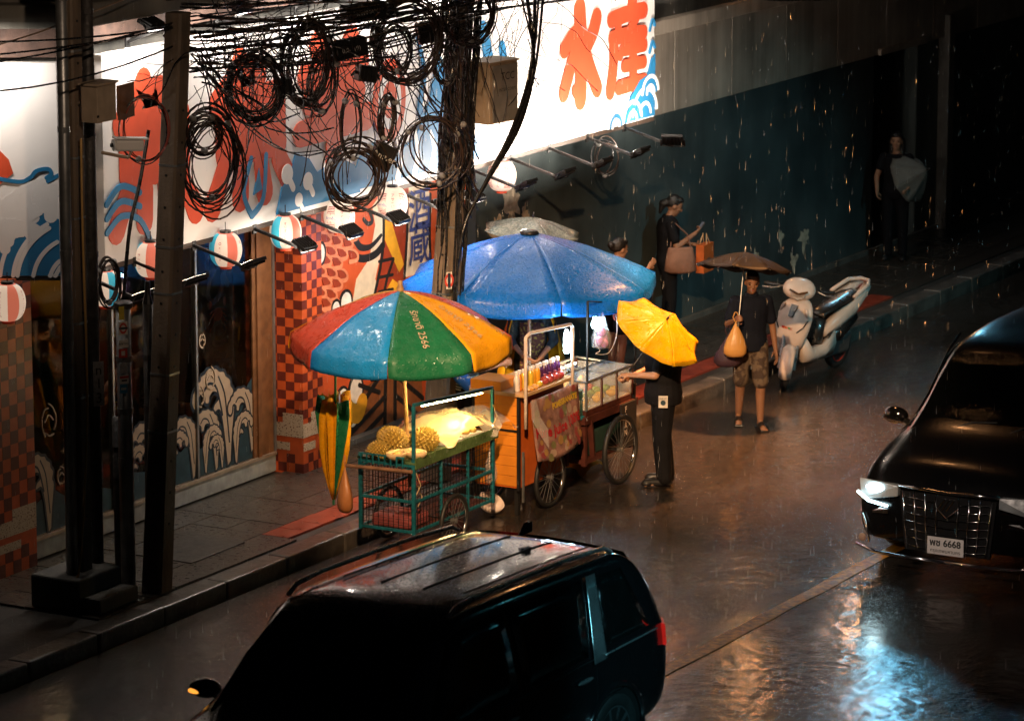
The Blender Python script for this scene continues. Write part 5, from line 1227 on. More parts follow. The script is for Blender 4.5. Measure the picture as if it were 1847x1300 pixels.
for k in range(2):
    MB().box((FL * (.25 + .5 * k), FW * .25, z1 + .012), (FL * .48, FW * .46, .005), (R(1.5), 0, 0)).build('lid_pane', m_cglass, fcart)
MB().tube([(.1, FW - .04, z1 - .02), (FL - .1, FW - .04, z1 - .02)], .012, 8).build('case_light', M('case_tube', (1, .9, .7), emit=(1, .74, .42), estr=40), fcart)
for x in (.0, FL): MB().bar((x, .02, .28), (x, .02, z0 - .05), .045).build('leg', m_redwood, fcart); MB().bar((x, FW - .02, .28), (x, FW - .02, z0 - .05), .045).build('leg', m_redwood, fcart)
MB().b2(-.02, FL + .02, 0, FW, .30, .34).build('lower_shelf', m_redwood, fcart)
MB().b2(.12, FL - .12, .06, FW - .06, .341, .60).build('ice_chest', M('dark_green_chest', (.02, .05, .04), .4), fcart, bevel=.02)
MB().b2(-.06, FL + .1, -.02, .03, z0 - .13, z0 - .055).build('apron_board', m_redwood, fcart)
MB().bar((.22, .04, .30), (.08, .0, z0 - .1), .05).build('brace', m_redwood, fcart)
MB().b2(FL + .02, FL + .05, -.02, FW * .8, .36, z0 + .1).build('end_board', m_blackp, fcart)
bdm = MB().b2(FL - .30, FL + .02, -.045, -.022, .32, z0 - .06).build('menu_board', M('blackboard', (.02, .018, .018), .5), fcart)
for s, z in (('F', .72), ('E', .64), ('R', .56), ('N', .48)): put_text(s, (FL - .22, -.048, z), U, UP, M('chalk_white', (.55, .52, .5), .7), fcart, 'lettering', .085, .002)
wheel(fcart, (.52, -.11, .36), .36, .028, 28); wheel(fcart, (.52, FW + .07, .36), .36, .028, 28); MB().bar((.52, -.08, .36), (.52, FW + .05, .36), .03).build('axle', m_black, fcart)
MB().bar((.02, .0, z1), (.02, .0, 1.95), .018).build('canopy_post', m_black, fcart); MB().bar((FL + .1, .02, .4), (FL + .1, .02, 1.75), .018).build('canopy_post', m_black, fcart)
MB().bar((.02, 0, 1.95), (FL + .1, .02, 1.75), .012).build('hanging_wire', m_black, fcart)
m_mango, m_guava, m_melon, m_pine = M('ripe_mango', (.72, .38, .03), .4, var=.2), M('green_guava', (.22, .34, .05), .4, var=.25), M('watermelon_slice', (.55, .08, .06), .35, var=.15), M('pineapple', (.60, .36, .05), .5, var=.4, scale=40)
rf = random.Random(8); cnt = 0
spots = [('in the left bay of the glass case', .02, .30), ('in the middle bay of the glass case', .33, .62), ('in the right bay of the glass case', .66, .94)]
kinds = [('yellow mango', m_mango, (.055, .04, .038), 'mango'), ('green guava', m_guava, (.045, .045, .042), 'guava'), ('red melon piece', m_melon, (.05, .04, .035), 'melon'), ('peeled pineapple', m_pine, (.05, .05, .075), 'pineapple')]
for bi, (wh, a, b) in enumerate(spots):
    for ki, (nm, mm, rr, nme) in enumerate(kinds):
        for rep in range(2):
            x = FL * (a + (b - a) * (.25 + .5 * ((ki + rep) % 2)) + rf.uniform(-.01, .01)); y = .09 + .14 * ki + .05 * rep + rf.uniform(-.01, .01)
            o = tag(MB().ell((0, 0, 0), rr, 14, 8).build(nme, mm, smooth=True), '%s lying %s' % (nm, wh), 'fruit', '%ss %s' % (nm, wh)); o.location = (FX0 + x, FY0 + min(y, FW - .08), ROAD + z0 + .013 + rr[2]); o.rotation_euler = (0, 0, rf.uniform(0, 3))
bxp = ony(1033, 700, 18.85); t = thing('storage_box', 'dark green storage box with a white label left of the fruit case', 'box', (FX0 - .16, FY0 + .18, ROAD + .80))
MB().b2(-.15, .13, -.16, .2, 0, .25).build('body', M('box_green', (.03, .10, .09), .3), t, bevel=.01); MB().b2(-.155, .135, -.165, .205, .251, .27).build('lid', M('box_lid', (.15, .22, .22), .3), t, bevel=.006)
MB().b2(-.05, .06, -.1635, -.161, .06, .17).build('label', s_wh, t); MB().bar((-.1, .0, -.45), (-.1, 0, 0), .04).build('stand', m_redwood, t); MB().bar((.08, .0, -.52), (.08, 0, 0), .04).build('stand', m_redwood, t); MB().b2(-.16, .14, -.17, .2, -.03, -.001).build('shelf', M('blue_shelf', (.02, .25, .32), .4), t)
crumpled('plastic_sheet', 'crumpled printed film lying on top of the fruit case', 'plastic sheet', (FX0 + .26, FY0 + .42, ROAD + z1 + .03), (.22, .12, .06), m_plastic, 14, 14)
crumpled('plastic_bag', 'heap of yellow plastic on the road under the fruit cart', 'plastic bag', tuple(onz(1046, 846, ROAD + .01)), (.26, .18, .15), M('yellow_film', (.80, .50, .04), .35, bump=.5, bscale=12), 5, 20)
# hanging bulbs and net of onions
def bulb(label, c, lit, shade=None):
    t = thing('light_bulb', label, 'bulb', c)
    MB().lathe([(0, -.13), (.025, -.122), (.036, -.095), (.034, -.07), (.02, -.035), (.0165, 0), (0, 0)], 14).build('globe', lit, t, smooth=True)
    MB().lathe([(.017, 0), (.018, .03), (.012, .045), (0, .045)], 10).build('socket', m_chrome, t)
    MB().tube([(0, 0, .045), (.005, 0, .18)], .004, 5).build('flex', m_black, t)
    return t
cb = ony(1073, 570, 18.5); bulb('lit cool white bulb hanging under the blue umbrella', (cb.x, 18.5, cb.z), M('cool_bulb', (1, 1, 1), emit=(.45, .82, 1.0), estr=130))
cb2 = ony(1112, 556, 18.5); bulb('unlit red bulb hanging right of the lit one', (cb2.x, 18.5, cb2.z), M('red_bulb', (.3, .06, .05), .2))
cn = ony(1085, 560, 18.45); nb_ = thing('onion_bag', 'clear bag of purple onions hanging beside the lit bulb', 'bag', (cn.x, 18.45, cn.z))
m_onion = M('purple_onion', (.40, .15, .30), .3, var=.4, scale=15, coat=.4)
for p, r_ in (((0, 0, -.22), .05), ((.05, .01, -.29), .052), ((-.045, 0, -.30), .05), ((.0, -.03, -.33), .045), ((.02, .04, -.34), .045)): MB().ell(p, r_, 12, 8).build('onion', m_onion, nb_, smooth=True)
MB().lathe([(.012, .02), (.02, -.02), (.06, -.16), (.105, -.27), (.09, -.37), (0, -.39)], 16).build('film', M('thin_clear_film', (.9, .92, .95), .1, alpha=.16, var=0), nb_, smooth=True)
wire('white flex drooping from the bulbs under the blue umbrella', smoothpts([ony(*p, 18.46) for p in ((1073, 590), (1074, 618), (1082, 632), (1075, 638), (1098, 636), (1112, 605), (1112, 572))], 5), .004, m_white)
# bowl and litter on the road
bo = onz(880, 925, ROAD); o = tag(MB().lathe([(0, .0), (.07, 0), (.12, .04), (.135, .10), (.128, .10), (.11, .045), (.065, .012), (0, .012)], 24).build('bowl', M('pale_enamel', (.60, .50, .44), .35, coat=.3), smooth=True), 'pale bowl lying tilted on the wet road behind the dark roof', 'bowl'); o.location = (bo.x, bo.y, ROAD + .05); o.rotation_euler = (R(32), R(-10), 0)
# blue spotted umbrella folded behind the carts
fb = ony(842, 690, 19.5); t = thing('folded_umbrella', 'folded blue spotted umbrella leaning behind the orange cart', 'umbrella', (fb.x, 19.5, fb.z)); t.rotation_euler = (R(-15), R(-52), yaw0)
MB().lathe([(.008, .34), (.03, .28), (.065, .1), (.08, -.1), (.07, -.26), (.05, -.3)], 12).build('furled_cloth', M('blue_spotted_cloth', (.02, .12, .45), .45, col2=(.6, .6, .65), scale=22, thresh=(.60, .63)), t, smooth=True); MB().tube([(0, 0, .3), (0, 0, .45)], .006, 6).build('tip', m_steel, t); MB().tube([(0, 0, -.3), (0, 0, -.5)], .012, 6).build('handle', m_blackp, t)
# ================================================================== PEOPLE
m_skin = M('skin', (.42, .22, .13), .5, var=.1, sss=.05); m_skin2 = M('tanned_skin', (.30, .15, .085), .5, var=.1, sss=.05)
m_hair = M('black_hair', (.012, .010, .009), .38, bump=.6, bscale=120)
m_eye = M('dark_eye', (.01, .008, .007), .15); m_lip = M('lips', (.32, .10, .08), .45)
def cloth(name, c, **k): return M(name, c, k.pop('rough', .8), var=k.pop('var', .22), scale=k.pop('scale', 6), bump=1.0, bscale=9, spec=.15, **k)
BASE = dict(pel=(0, 0, .93), neck=(.0, 0, 1.43), head=(.03, 0, 1.59), shL=(0, .175, 1.375), elL=(-.01, .225, 1.09), wrL=(.06, .225, .85), shR=(0, -.175, 1.375), elR=(-.01, -.225, 1.09), wrR=(.06, -.225, .85),
            hipL=(0, .088, .90), knL=(.02, .10, .49), anL=(-.01, .10, .085), toL=(.15, .115, .03), hipR=(0, -.088, .90), knR=(.02, -.10, .49), anR=(-.01, -.10, .085), toR=(.15, -.115, .03))
def hand(mb, wr, d, nn, curl=.6, side=1, s=1.0):
    """palm and five fingers; d along the forearm, nn the way the palm faces"""
    d = d.normalized(); nn = (nn - d * nn.dot(d)).normalized(); w = d.cross(nn) * side
    T = Matrix((d, w, nn)).transposed(); pc = wr + d * .05 * s
    mb.ell(pc, (.052 * s, .040 * s, .017 * s), 10, 6, T); mb.cap(wr - d * .01, wr + d * .03, .026 * s, .025 * s, 8)
    for k, (o, L) in enumerate(((.030, .062), (.010, .074), (-.010, .070), (-.029, .054))):
        p = pc + d * .042 * s + w * o * s; ang = 0; pts = [p]
        for seg, fr in enumerate((.42, .33, .25)):
            ang += curl * (.7, 1.0, .8)[seg]; dd = d * math.cos(ang) + nn * math.sin(ang); pts.append(pts[-1] + dd * L * fr * s * 1.05)
        for a, b, r0, r1 in zip(pts, pts[1:], (.0095, .009, .0082), (.009, .0082, .007)): mb.cap(a, b, r0 * s, r1 * s, 6)
    p = wr + d * .022 * s + w * .032 * s; q = p + (w * .6 + d * .6 + nn * .45).normalized() * .038 * s; e = q + (d * .9 + nn * (.3 + curl * .5)).normalized() * .032 * s
    mb.cap(p, q, .0125 * s, .0105 * s, 6); mb.cap(q, e, .0105 * s, .0085 * s, 6)
def oval(c, rx, ry, T, n=16): return [c + T @ Vector((rx * math.cos(2 * math.pi * i / n), ry * math.sin(2 * math.pi * i / n), 0)) for i in range(n)]
def person(label, loc, heading, pose=None, shirt=None, pants=None, sleeve=.55, leg='long', shoe='shoe', hair='short', skin=None, h=1.0, bulk=1.0, look=(0, 0), curl=(.5, .5), palm=None, group=None, shoes_mat=None, shirt_hem=.0, collar=False):
    J = {k: Vector(v) for k, v in BASE.items()}
    for k, v in (pose or {}).items(): J[k] = Vector(v)
    t = thing('person', label, 'person', loc, heading, group); t.scale = (h, h, h); skin = skin or m_skin
    sp_ = (J['neck'] - J['pel']); ax = sp_.normalized(); side = (J['shL'] - J['shR']).normalized(); fw = side.cross(ax).normalized(); side = ax.cross(fw); T = Matrix((fw, side, ax)).transposed()
    def torso(mb, e, top=True, low=-.06):
        rings = [(low, .115, .160), (.0, .122, .168), (.22, .108, .148), (.48, .115, .158), (.72, .122, .172), (.90, .105, .172), (.985, .075, .11)]
        mb.loft([oval(J['pel'] + sp_ * f, (rx * bulk + e), (ry * (bulk * .5 + .5) + e), T) for f, rx, ry in rings])
    b = MB(); torso(b, -.006)
    b.cap(J['neck'] - ax * .03, J['head'] - Vector((.015, 0, .06)), .054, .050)
    HT = Matrix.Rotation(look[0], 3, 'Z') @ Matrix.Rotation(look[1], 3, 'Y'); hc = J['head']
    b.ell(hc + HT @ V(0, 0, .02), (.094, .074, .098), 16, 12, HT); b.ell(hc + HT @ V(.028, 0, -.055), (.062, .054, .062), 14, 10, HT); b.ell(hc + HT @ V(.060, 0, -.092), (.026, .026, .022), 10, 8, HT)
    b.cap(hc + HT @ V(.088, 0, .012), hc + HT @ V(.106, 0, -.026), .011, .015, 8)
    for s in (-1, 1): b.ell(hc + HT @ V(-.004, s * .075, -.008), (.020, .010, .032), 8, 6, HT); b.ell(hc + HT @ V(.066, s * .036, -.02), (.022, .024, .02), 8, 6, HT)
    for S in 'LR':
        sg = 1 if S == 'L' else -1; sh, el, wr = J['sh' + S], J['el' + S], J['wr' + S]
        b.cap(sh, el, .047 * (bulk * .5 + .5), .039); b.cap(el, wr, .039, .026)
        d = wr - el; nn = Vector(palm[S]) if palm and S in palm else Vector((.25, -sg, .1))
        hand(b, wr + d.normalized() * .012, d, nn, curl[0 if S == 'L' else 1], sg)
        hp, kn, an, to = J['hip' + S], J['kn' + S], J['an' + S], J['to' + S]
        b.cap(hp, kn, .080 * (bulk * .6 + .4), .054); b.cap(kn, kn.lerp(an, .35) + V(-.015, 0, 0), .053, .053); b.cap(kn.lerp(an, .35) + V(-.015, 0, 0), an, .053, .035)
        b.cap(an + V(-.03, 0, -.03), to, .034, .026); b.ell(to.lerp(an, .2) + V(0, 0, -.012), (.055, .042, .022), 10, 6, Matrix.Rotation(math.atan2(to.y - an.y, to.x - an.x), 3, 'Z'))
        for k in range(5):
            tt = to + Matrix.Rotation(math.atan2(to.y - an.y, to.x - an.x), 3, 'Z') @ V(.02 - .006 * abs(k - 1), (k - 2) * .016 * sg * -1, -.012); b.cap(tt, tt + (to - an).normalized() * .025, .010 - .0005 * k, .008, 6)
    bo = b.build('body', skin, t, remesh=.0085, sm=2)
    for s in (-1, 1):
        MB().ell(hc + HT @ V(.084, s * .034, .004), (.006, .013, .006), 8, 6, HT).build('eye', m_eye, t); MB().box(hc + HT @ V(.091, s * .036, .026), (.006, .032, .007), HT).build('eyebrow', m_hair, t)
    MB().ell(hc + HT @ V(.086, 0, -.060), (.008, .024, .007), 10, 6, HT).build('mouth', m_lip, t)
    # hair
    hm = MB(); hm.ell(hc + HT @ V(-.018, 0, .036), (.094, .083, .094), 16, 12, HT); hm.ell(hc + HT @ V(.03, 0, .085), (.06, .07, .04), 12, 8, HT)
    if hair == 'bun': hm.ell(hc + HT @ V(-.125, 0, .03), (.045, .045, .045), 10, 8, HT); hm.cap(hc + HT @ V(-.07, 0, 0), hc + HT @ V(-.10, 0, .0), .05, .04)
    if hair == 'tail':
        hm.cap(hc + HT @ V(-.08, 0, .01), hc + HT @ V(-.13, 0, -.03), .045, .05); hm.cap(hc + HT @ V(-.13, 0, -.03), hc + HT @ V(-.12, 0, -.14), .045, .02)
    if hair == 'long':
        for s in (-1, 0, 1): hm.cap(hc + HT @ V(-.05, s * .06, .0), hc + HT @ V(-.06, s * .075, -.22), .055, .04)
    hm.build('hair', m_hair, t, remesh=.011, sm=2)
    # shirt
    if shirt:
        c = MB(); torso(c, .016, low=-.10 - shirt_hem)
        for S in 'LR':
            sh, el, wr = J['sh' + S], J['el' + S], J['wr' + S]; c.ell(sh + V(0, 0, -.008), .060 * (bulk * .5 + .5), 10, 8)
            if sleeve <= 1: c.cap(sh, sh.lerp(el, max(.15, sleeve)), .058 * (bulk * .5 + .5), .060)
            else: c.cap(sh, el, .066, .056); c.cap(el, el.lerp(wr, sleeve - 1), .056, .042)
        c.build('shirt', shirt, t, remesh=.012, sm=3)
        if collar:
            cl_ = MB(); cc_ = J['neck'] + ax * .005; cl_.loft([oval(cc_ + ax * z, rx, rx * 1.05, T, 14) for z, rx in ((-.02, .082), (.025, .066), (.03, .060), (-.01, .072))], capends=False); cl_.build('collar', shirt, t, smooth=True)
    if pants:
        c = MB(); c.loft([oval(J['pel'] + sp_ * f, rx * bulk + .010, ry * (bulk * .5 + .5) + .010, T) for f, rx, ry in ((-.22, .10, .15), (-.10, .118, .168), (.0, .124, .170), (.12, .115, .158))])
        for S in 'LR':
            hp, kn, an = J['hip' + S], J['kn' + S], J['an' + S]
            if leg == 'short': c.cap(hp, hp.lerp(kn, .98), .105 * (bulk * .5 + .5), .088)
            elif leg == 'mini': c.cap(hp, hp.lerp(kn, .55), .10, .098)
            else: c.cap(hp, kn, .100 * (bulk * .6 + .4), .076 * (bulk * .6 + .4)); c.cap(kn, an + V(0, 0, .0), .076 * (bulk * .6 + .4), .064 * (bulk * .6 + .4))
        c.build('trousers' if leg == 'long' else 'shorts', pants, t, remesh=.012, sm=3)
    for S in 'LR':
        an, to = J['an' + S], J['to' + S]; d = Vector((to.x - an.x, to.y - an.y, 0)).normalized(); T2 = Matrix((d, Vector((-d.y, d.x, 0)), UP)).transposed()
        if shoe == 'shoe':
            c = MB(); c.cap(an + V(0, 0, -.02) - d * .03, an - d * .03 + V(0, 0, -.035), .045, .045); c.cap(an - d * .04 + V(0, 0, -.045), to + d * .02 + V(0, 0, .012), .042, .040); c.ell(to + d * .015 + V(0, 0, .002), (.06, .05, .034), 10, 8, T2)
            c.build('shoe', shoes_mat or m_blackp, t, remesh=.009, sm=2)
        elif shoe == 'sandal':
            so = MB().box(an.lerp(to, .55) + V(0, 0, -.052) , (.27, .095, .022), T2).build('sandal', shoes_mat or m_blackp, t, bevel=.01)
            for f in (.55, .78): MB().loft([[an.lerp(to, f) + T2 @ V(x, (.052) * math.cos(a), .055 * math.sin(a) - .028) for x in (-.022, .022)] for a in [math.pi * i / 8 for i in range(9)]], close=False, capends=False).build('strap', shoes_mat or m_blackp, so, solid=.005)
    return t
m_blk_tee = cloth('black_cotton', (.008, .008, .010)); m_blk_trs = cloth('black_trousers', (.0075, .0075, .009)); m_navyp = cloth('navy_polo', (.009, .012, .022), scale=4)
m_khaki = cloth('camouflage_khaki', (.16, .12, .085), col2=(.07, .05, .04), scale=14, thresh=(.45, .55))
FACE_CAM = _ph + math.pi
# customer under the yellow umbrella
cu = onz(1195, 872, ROAD); hd_c = R(122)
cust = person('person in black T-shirt and long trousers ordering under a yellow umbrella', (cu.x, cu.y, ROAD), hd_c,
    dict(elL=(.10, .24, 1.14), wrL=(.33, .10, 1.12), elR=(.10, -.25, 1.12), wrR=(.34, -.06, 1.06), head=(.06, 0, 1.58), anR=(-.05, -.10, .085), toR=(.10, -.13, .03), knR=(.0, -.10, .49)), m_blk_tee, m_blk_trs, .75, bulk=1.45, h=1.02, look=(0, R(18)), curl=(.8, .9), palm={'L': (0, -.4, -1), 'R': (0, .5, .8)}, shirt_hem=.12)
Tc = Matrix.Translation((cu.x, cu.y, ROAD)) @ Matrix.Rotation(hd_c, 4, 'Z') @ Matrix.Scale(1.03, 4)
w_ = put_text('FIRST', (0, -.001, .028), (1, 0, 0), UP, m_ink, cust, 'lettering', .03); lab = MB().b2(-.045, .045, -.002, .0, -.06, .06).build('shirt_patch', s_wh, cust); lg = MB().lathe([(0, 0), (.026, 0), (.026, .002), (0, .002)], 16, (0, -.002, -.01), Matrix.Rotation(R(90), 3, 'X')).build('patch_emblem', m_navy2, cust)
for o in (w_, lab, lg): o.location = (.02, .240, .88); o.rotation_euler = (0, 0, R(172))
hl = Tc @ V(.40, .06, 1.14); axu = (CR * .50 + UP * .80 - Vector((math.cos(_ph), math.sin(_ph), 0)) * .36).normalized()
hand_umbrella('yellow folding umbrella with printed letters tilted over the customer in black', hl + axu * .66 + CR * .10 + UP * .05, axu, .50, .17, [m_uye, m_uye], .64, R(10))
put_text('S', (0, 0, 0), U, UP, s_wh, None, 'x', .1) if False else None
# old man with the black umbrella
ma = onz(1352, 768, ROAD); hd_m = FACE_CAM + R(4)
man = person('man in navy polo and camouflage shorts walking with a black umbrella', (ma.x, ma.y, ROAD), hd_m,
    dict(elR=(.02, -.25, 1.12), wrR=(.22, -.20, 1.20), elL=(-.06, .24, 1.08), wrL=(-.02, .27, .84), knL=(.10, .10, .50), anL=(.10, .10, .085), toL=(.25, .12, .03), knR=(-.02, -.10, .50), anR=(-.16, -.10, .10), toR=(-.02, -.115, .03), head=(.05, 0, 1.58)),
    m_navyp, m_khaki, .75, leg='short', shoe='sandal', skin=m_skin2, h=1.0, look=(0, R(12)), curl=(.3, 1.3), palm={'R': (.2, 1, .2)}, collar=True, shirt_hem=.10)
Tm = Matrix.Translation((ma.x, ma.y, ROAD)) @ Matrix.Rotation(hd_m, 4, 'Z')
hm_ = Tm @ V(.29, -.165, 1.26); axm = (UP * 1.0 + CR * .10 + Vector((math.cos(_ph), math.sin(_ph), 0)) * .22).normalized()
hand_umbrella('black folding umbrella held up by the man in camouflage shorts', hm_ + axm * .68, axm, .52, .17, [m_ubk], .70, R(14))
bag('carrier_bag', 'yellow plastic carrier bag hanging from the walking man\'s hand', 'bag', Tm @ V(.30, -.20, 1.20), .25, .38, m_ybag, hd_m + R(90), 4)
bag('carrier_bag', 'dark purple bag carried low behind the yellow one', 'bag', Tm @ V(.12, -.26, 1.02), .30, .34, M('dark_purple_bag', (.05, .025, .04), .6, bump=.5, bscale=12), hd_m + R(90), 8)
MB().tube([Tm @ V(.22, -.21, 1.22), Tm @ V(.10, -.2, 1.35), Tm @ V(.0, -.16, 1.40)], .006, 5).build('strap', m_sred, None) if False else None
# woman with the phone, back to the wall
wo = V(40.72, 20.98, 0); hd_w = R(-52)
wom = person('woman in black reading a phone with her back to the teal wall', wo, hd_w,
    dict(elR=(.06, -.24, 1.12), wrR=(.27, -.14, 1.24), elL=(.06, .24, 1.10), wrL=(.27, .06, 1.10), head=(.07, 0, 1.57), knL=(.03, .09, .49), toL=(.15, .10, .03)), m_blk_tee, m_blk_trs, .7, hair='tail', skin=m_skin2, h=1.0, look=(0, R(24)), curl=(.9, 1.0), palm={'R': (-.4, .6, .6), 'L': (0, -.3, 1)}, collar=True)
Tw = Matrix.Translation(wo) @ Matrix.Rotation(hd_w, 4, 'Z')
ph_ = tag(MB().box((0, 0, 0), (.012, .075, .155)).build('mobile_phone', m_blackp, bevel=.006), 'dark mobile phone in the hand of the woman at the wall', 'phone'); ph_.location = Tw @ V(.37, -.07, 1.315); ph_.rotation_euler = (0, R(35), hd_w + R(10))
MB().box((-.0066, 0, 0), (.001, .068, .142)).build('screen', M('dim_screen', (.1, .12, .15), emit=(.5, .6, .8), estr=.05), ph_)
pbag = thing('shoulder_bag', 'large brown shoulder bag on the woman at the wall', 'bag', Tw @ V(.10, -.26, .82), hd_w)
mb = MB(); mb.loft([[V(sx * math.cos(2 * math.pi * i / 16) * a, sy * math.sin(2 * math.pi * i / 16) * a, z) for i in range(16)] for z, a, sx, sy in ((0, .8, .17, .07), (.03, 1, .19, .085), (.16, 1, .175, .07), (.28, 1, .15, .045), (.30, .95, .15, .04))]); mb.build('pouch', M('brown_canvas', (.26, .13, .085), .7, bump=.8, bscale=12), pbag, smooth=True)
for s in (-1, 1): MB().tube([(s * .12, 0, .29), (s * .09, .05, .44), (.0 - .06, .09, .58)], .008, 5).build('strap', M('brown_strap', (.2, .1, .07), .6), pbag)
tb = thing('paper_bag', 'orange paper shopping bag with a printed can hanging from her arm', 'bag', Tw @ V(.42, -.10, .80), hd_w + R(-35))
MB().loft([[V(x, y, z) for x, y in ((-.05, -.14), (.05, -.14), (.05, .14), (-.05, .14))] for z in (0, .33)]).build('sack', M('orange_paper', (.52, .12, .025), .55), tb)
MB().b2(.051, .053, -.045, .045, .08, .17).build('printed_can', M('printed_can', (.14, .10, .09), .5), tb)
for x in (-.04, .04): MB().tube([(x, -.05, .33), (x * .5, -.01, .45), (x, .05, .33)], .005, 5).build('handle', M('paper_cord', (.6, .4, .2), .7), tb)
# girl with a bun
gi = V(38.15, 20.28, 0)
person('girl with a hair bun in black top and shorts behind the fruit cart', gi, R(-35), dict(elR=(.10, -.26, 1.20), wrR=(.28, -.22, 1.36), head=(.03, 0, 1.57)), m_blk_tee, cloth('dark_shorts', (.02, .02, .024)), .6, leg='mini', hair='bun', h=.97, look=(R(8), R(10)), shoe='sandal')
# juice seller in a yellow raincoat and a patterned apron
js = V(35.22, 19.72, 0); hd_j = R(212)
jsl = person('seller in plaid shirt patterned apron and open yellow raincoat behind the juice cart', js, hd_j, dict(elR=(.12, -.23, 1.12), wrR=(.30, -.12, 1.02), elL=(.14, .23, 1.12), wrL=(.30, .10, 1.00)), cloth('dark_plaid', (.02, .022, .03), col2=(.05, .08, .10), scale=18), m_blk_trs, 1.4, h=.98, look=(0, R(20)), shoe='sandal')
vs = []; fs = []
for i in range(9):
    for j in range(15):
        a = R(-125 + 250 * j / 14 + 180); z = 1.46 - i * .11; r_ = .13 + .21 * (i / 8) ** .5 + .015 * math.sin(j * 2.3 + i * .5); vs.append((r_ * math.cos(a) * .9 + .02, r_ * math.sin(a) * 1.15, z))
for i in range(8):
    for j in range(14): fs.append((i * 15 + j, i * 15 + j + 1, (i + 1) * 15 + j + 1, (i + 1) * 15 + j))
MB().add(vs, fs).build('raincoat', M('yellow_raincoat', (.75, .42, .01), .35, bump=.4, bscale=9, coat=.4), jsl, smooth=True, solid=.004)
MB().loft([[V(.155 + .02 * math.sin(i), -.13 + .26 * j / 6, z) for j in range(7)] for i, z in enumerate((1.32, 1.1, .9, .7, .55))], close=False, capends=False).build('apron', M('patterned_apron', (.10, .035, .03), .7, col2=(.35, .28, .06), scale=34, thresh=(.56, .60)), jsl, smooth=True, solid=.004)
# second seller in a striped shirt
m_stripe, nt, b_, N_, L2 = _nodes('striped_cotton'); wv = N_.new('ShaderNodeTexWave'); wv.bands_direction = 'Z'; wv.inputs['Scale'].default_value = 11; rp = N_.new('ShaderNodeValToRGB'); rp.color_ramp.interpolation = 'CONSTANT'; rp.color_ramp.elements[0].color = (.02, .06, .07, 1); rp.color_ramp.elements[1].color = (.38, .50, .50, 1); rp.color_ramp.elements[1].position = .5
tcc = N_.new('ShaderNodeTexCoord'); L2.new(tcc.outputs['Object'], wv.inputs[0]); L2.new(wv.outputs['Fac'], rp.inputs[0]); L2.new(rp.outputs[0], b_.inputs['Base Color']); b_.inputs['Roughness'].default_value = .8
ss = V(33.72, 19.62, 0)
person('seller in teal striped shirt and black shorts reaching for the juice bottles', ss, R(-48), dict(elR=(.10, -.23, 1.13), wrR=(.33, -.16, 1.16), elL=(.12, .22, 1.12), wrL=(.36, .10, 1.14), head=(.06, 0, 1.57)), m_stripe, m_blk_trs, .8, leg='short', shoe='sandal', skin=m_skin2, h=.97, look=(0, R(22)), curl=(.8, .8))
# person hidden beneath the grey umbrella
gp = ony(962, 400, 20.35)
person('person almost hidden under the grey patterned umbrella behind the blue one', (gp.x, 20.35, 0), R(150), dict(elR=(.08, -.22, 1.12), wrR=(.22, -.14, 1.28)), cloth('grey_shirt', (.10, .10, .10)), m_blk_trs, .6, h=.97)
hand_umbrella('grey patterned umbrella just behind the top of the big blue one', (gp.x, 20.35, 2.13), (CR * .10 + UP), .54, .15, [m_ugr], .65, R(5))
# woman at the dark doorway with a half open umbrella
do = V(46.75, 20.78, 0)
dwm_ = person('woman in black standing in the dark by the doorway with a half closed umbrella', do, FACE_CAM + R(-12), dict(elL=(.08, .24, 1.10), wrL=(.24, .20, 1.02), elR=(.0, -.26, 1.10), wrR=(.10, -.24, .95)), m_blk_tee, m_blk_trs, .5, hair='long', h=.97)
hand_umbrella('half open grey umbrella held sideways by the woman at the doorway', do + V(.0, -.42, 1.20) , (CR * .62 + UP * .25 - CF * .45), .36, .30, [M('dull_grey_cloth', (.16, .16, .14), .6)], .4, R(8))
# two diners seen through the glass
person('diner in pale shirt bending over a table behind the glass front', V(31.72, 22.05, 0), R(100), dict(pel=(-.10, 0, .90), neck=(.22, 0, 1.28), head=(.33, 0, 1.38), shL=(.18, .175, 1.25), shR=(.18, -.175, 1.25), elL=(.35, .22, 1.02), wrL=(.5, .15, .86), elR=(.35, -.22, 1.02), wrR=(.5, -.15, .86)), cloth('pale_shirt', (.42, .34, .36)), m_blk_trs, 1.5)
person('seated diner with dark hair and clasped hands behind the glass front', V(31.25, 21.92, 0), R(-25), dict(pel=(0, 0, .50), neck=(.04, 0, 1.00), head=(.08, 0, 1.15), shL=(.02, .175, .945), shR=(.02, -.175, .945), elL=(.16, .22, .74), wrL=(.36, .06, .84), elR=(.16, -.22, .74), wrR=(.36, -.04, .84), hipL=(.02, .09, .48), knL=(.42, .10, .50), anL=(.42, .10, .085), toL=(.57, .11, .03), hipR=(.02, -.09, .48), knR=(.42, -.10, .50), anR=(.42, -.10, .085), toR=(.57, -.11, .03)), m_blk_tee, m_blk_trs, .6, hair='long', look=(R(-20), R(10)))
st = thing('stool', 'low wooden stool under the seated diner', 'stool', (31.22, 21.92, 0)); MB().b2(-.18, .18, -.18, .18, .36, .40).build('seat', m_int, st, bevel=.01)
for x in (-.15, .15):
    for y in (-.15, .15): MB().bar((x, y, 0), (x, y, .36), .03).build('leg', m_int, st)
tbv = thing('dining_table', 'dark dining table with a glass mug behind the glass front', 'table', (31.95, 21.88, 0)); MB().b2(-.3, .3, -.25, .3, .70, .74).build('top', m_frame, tbv, bevel=.005)
for x in (-.25, .25):
    for y in (-.2, .25): MB().bar((x, y, 0), (x, y, .70), .04).build('leg', m_int, tbv)
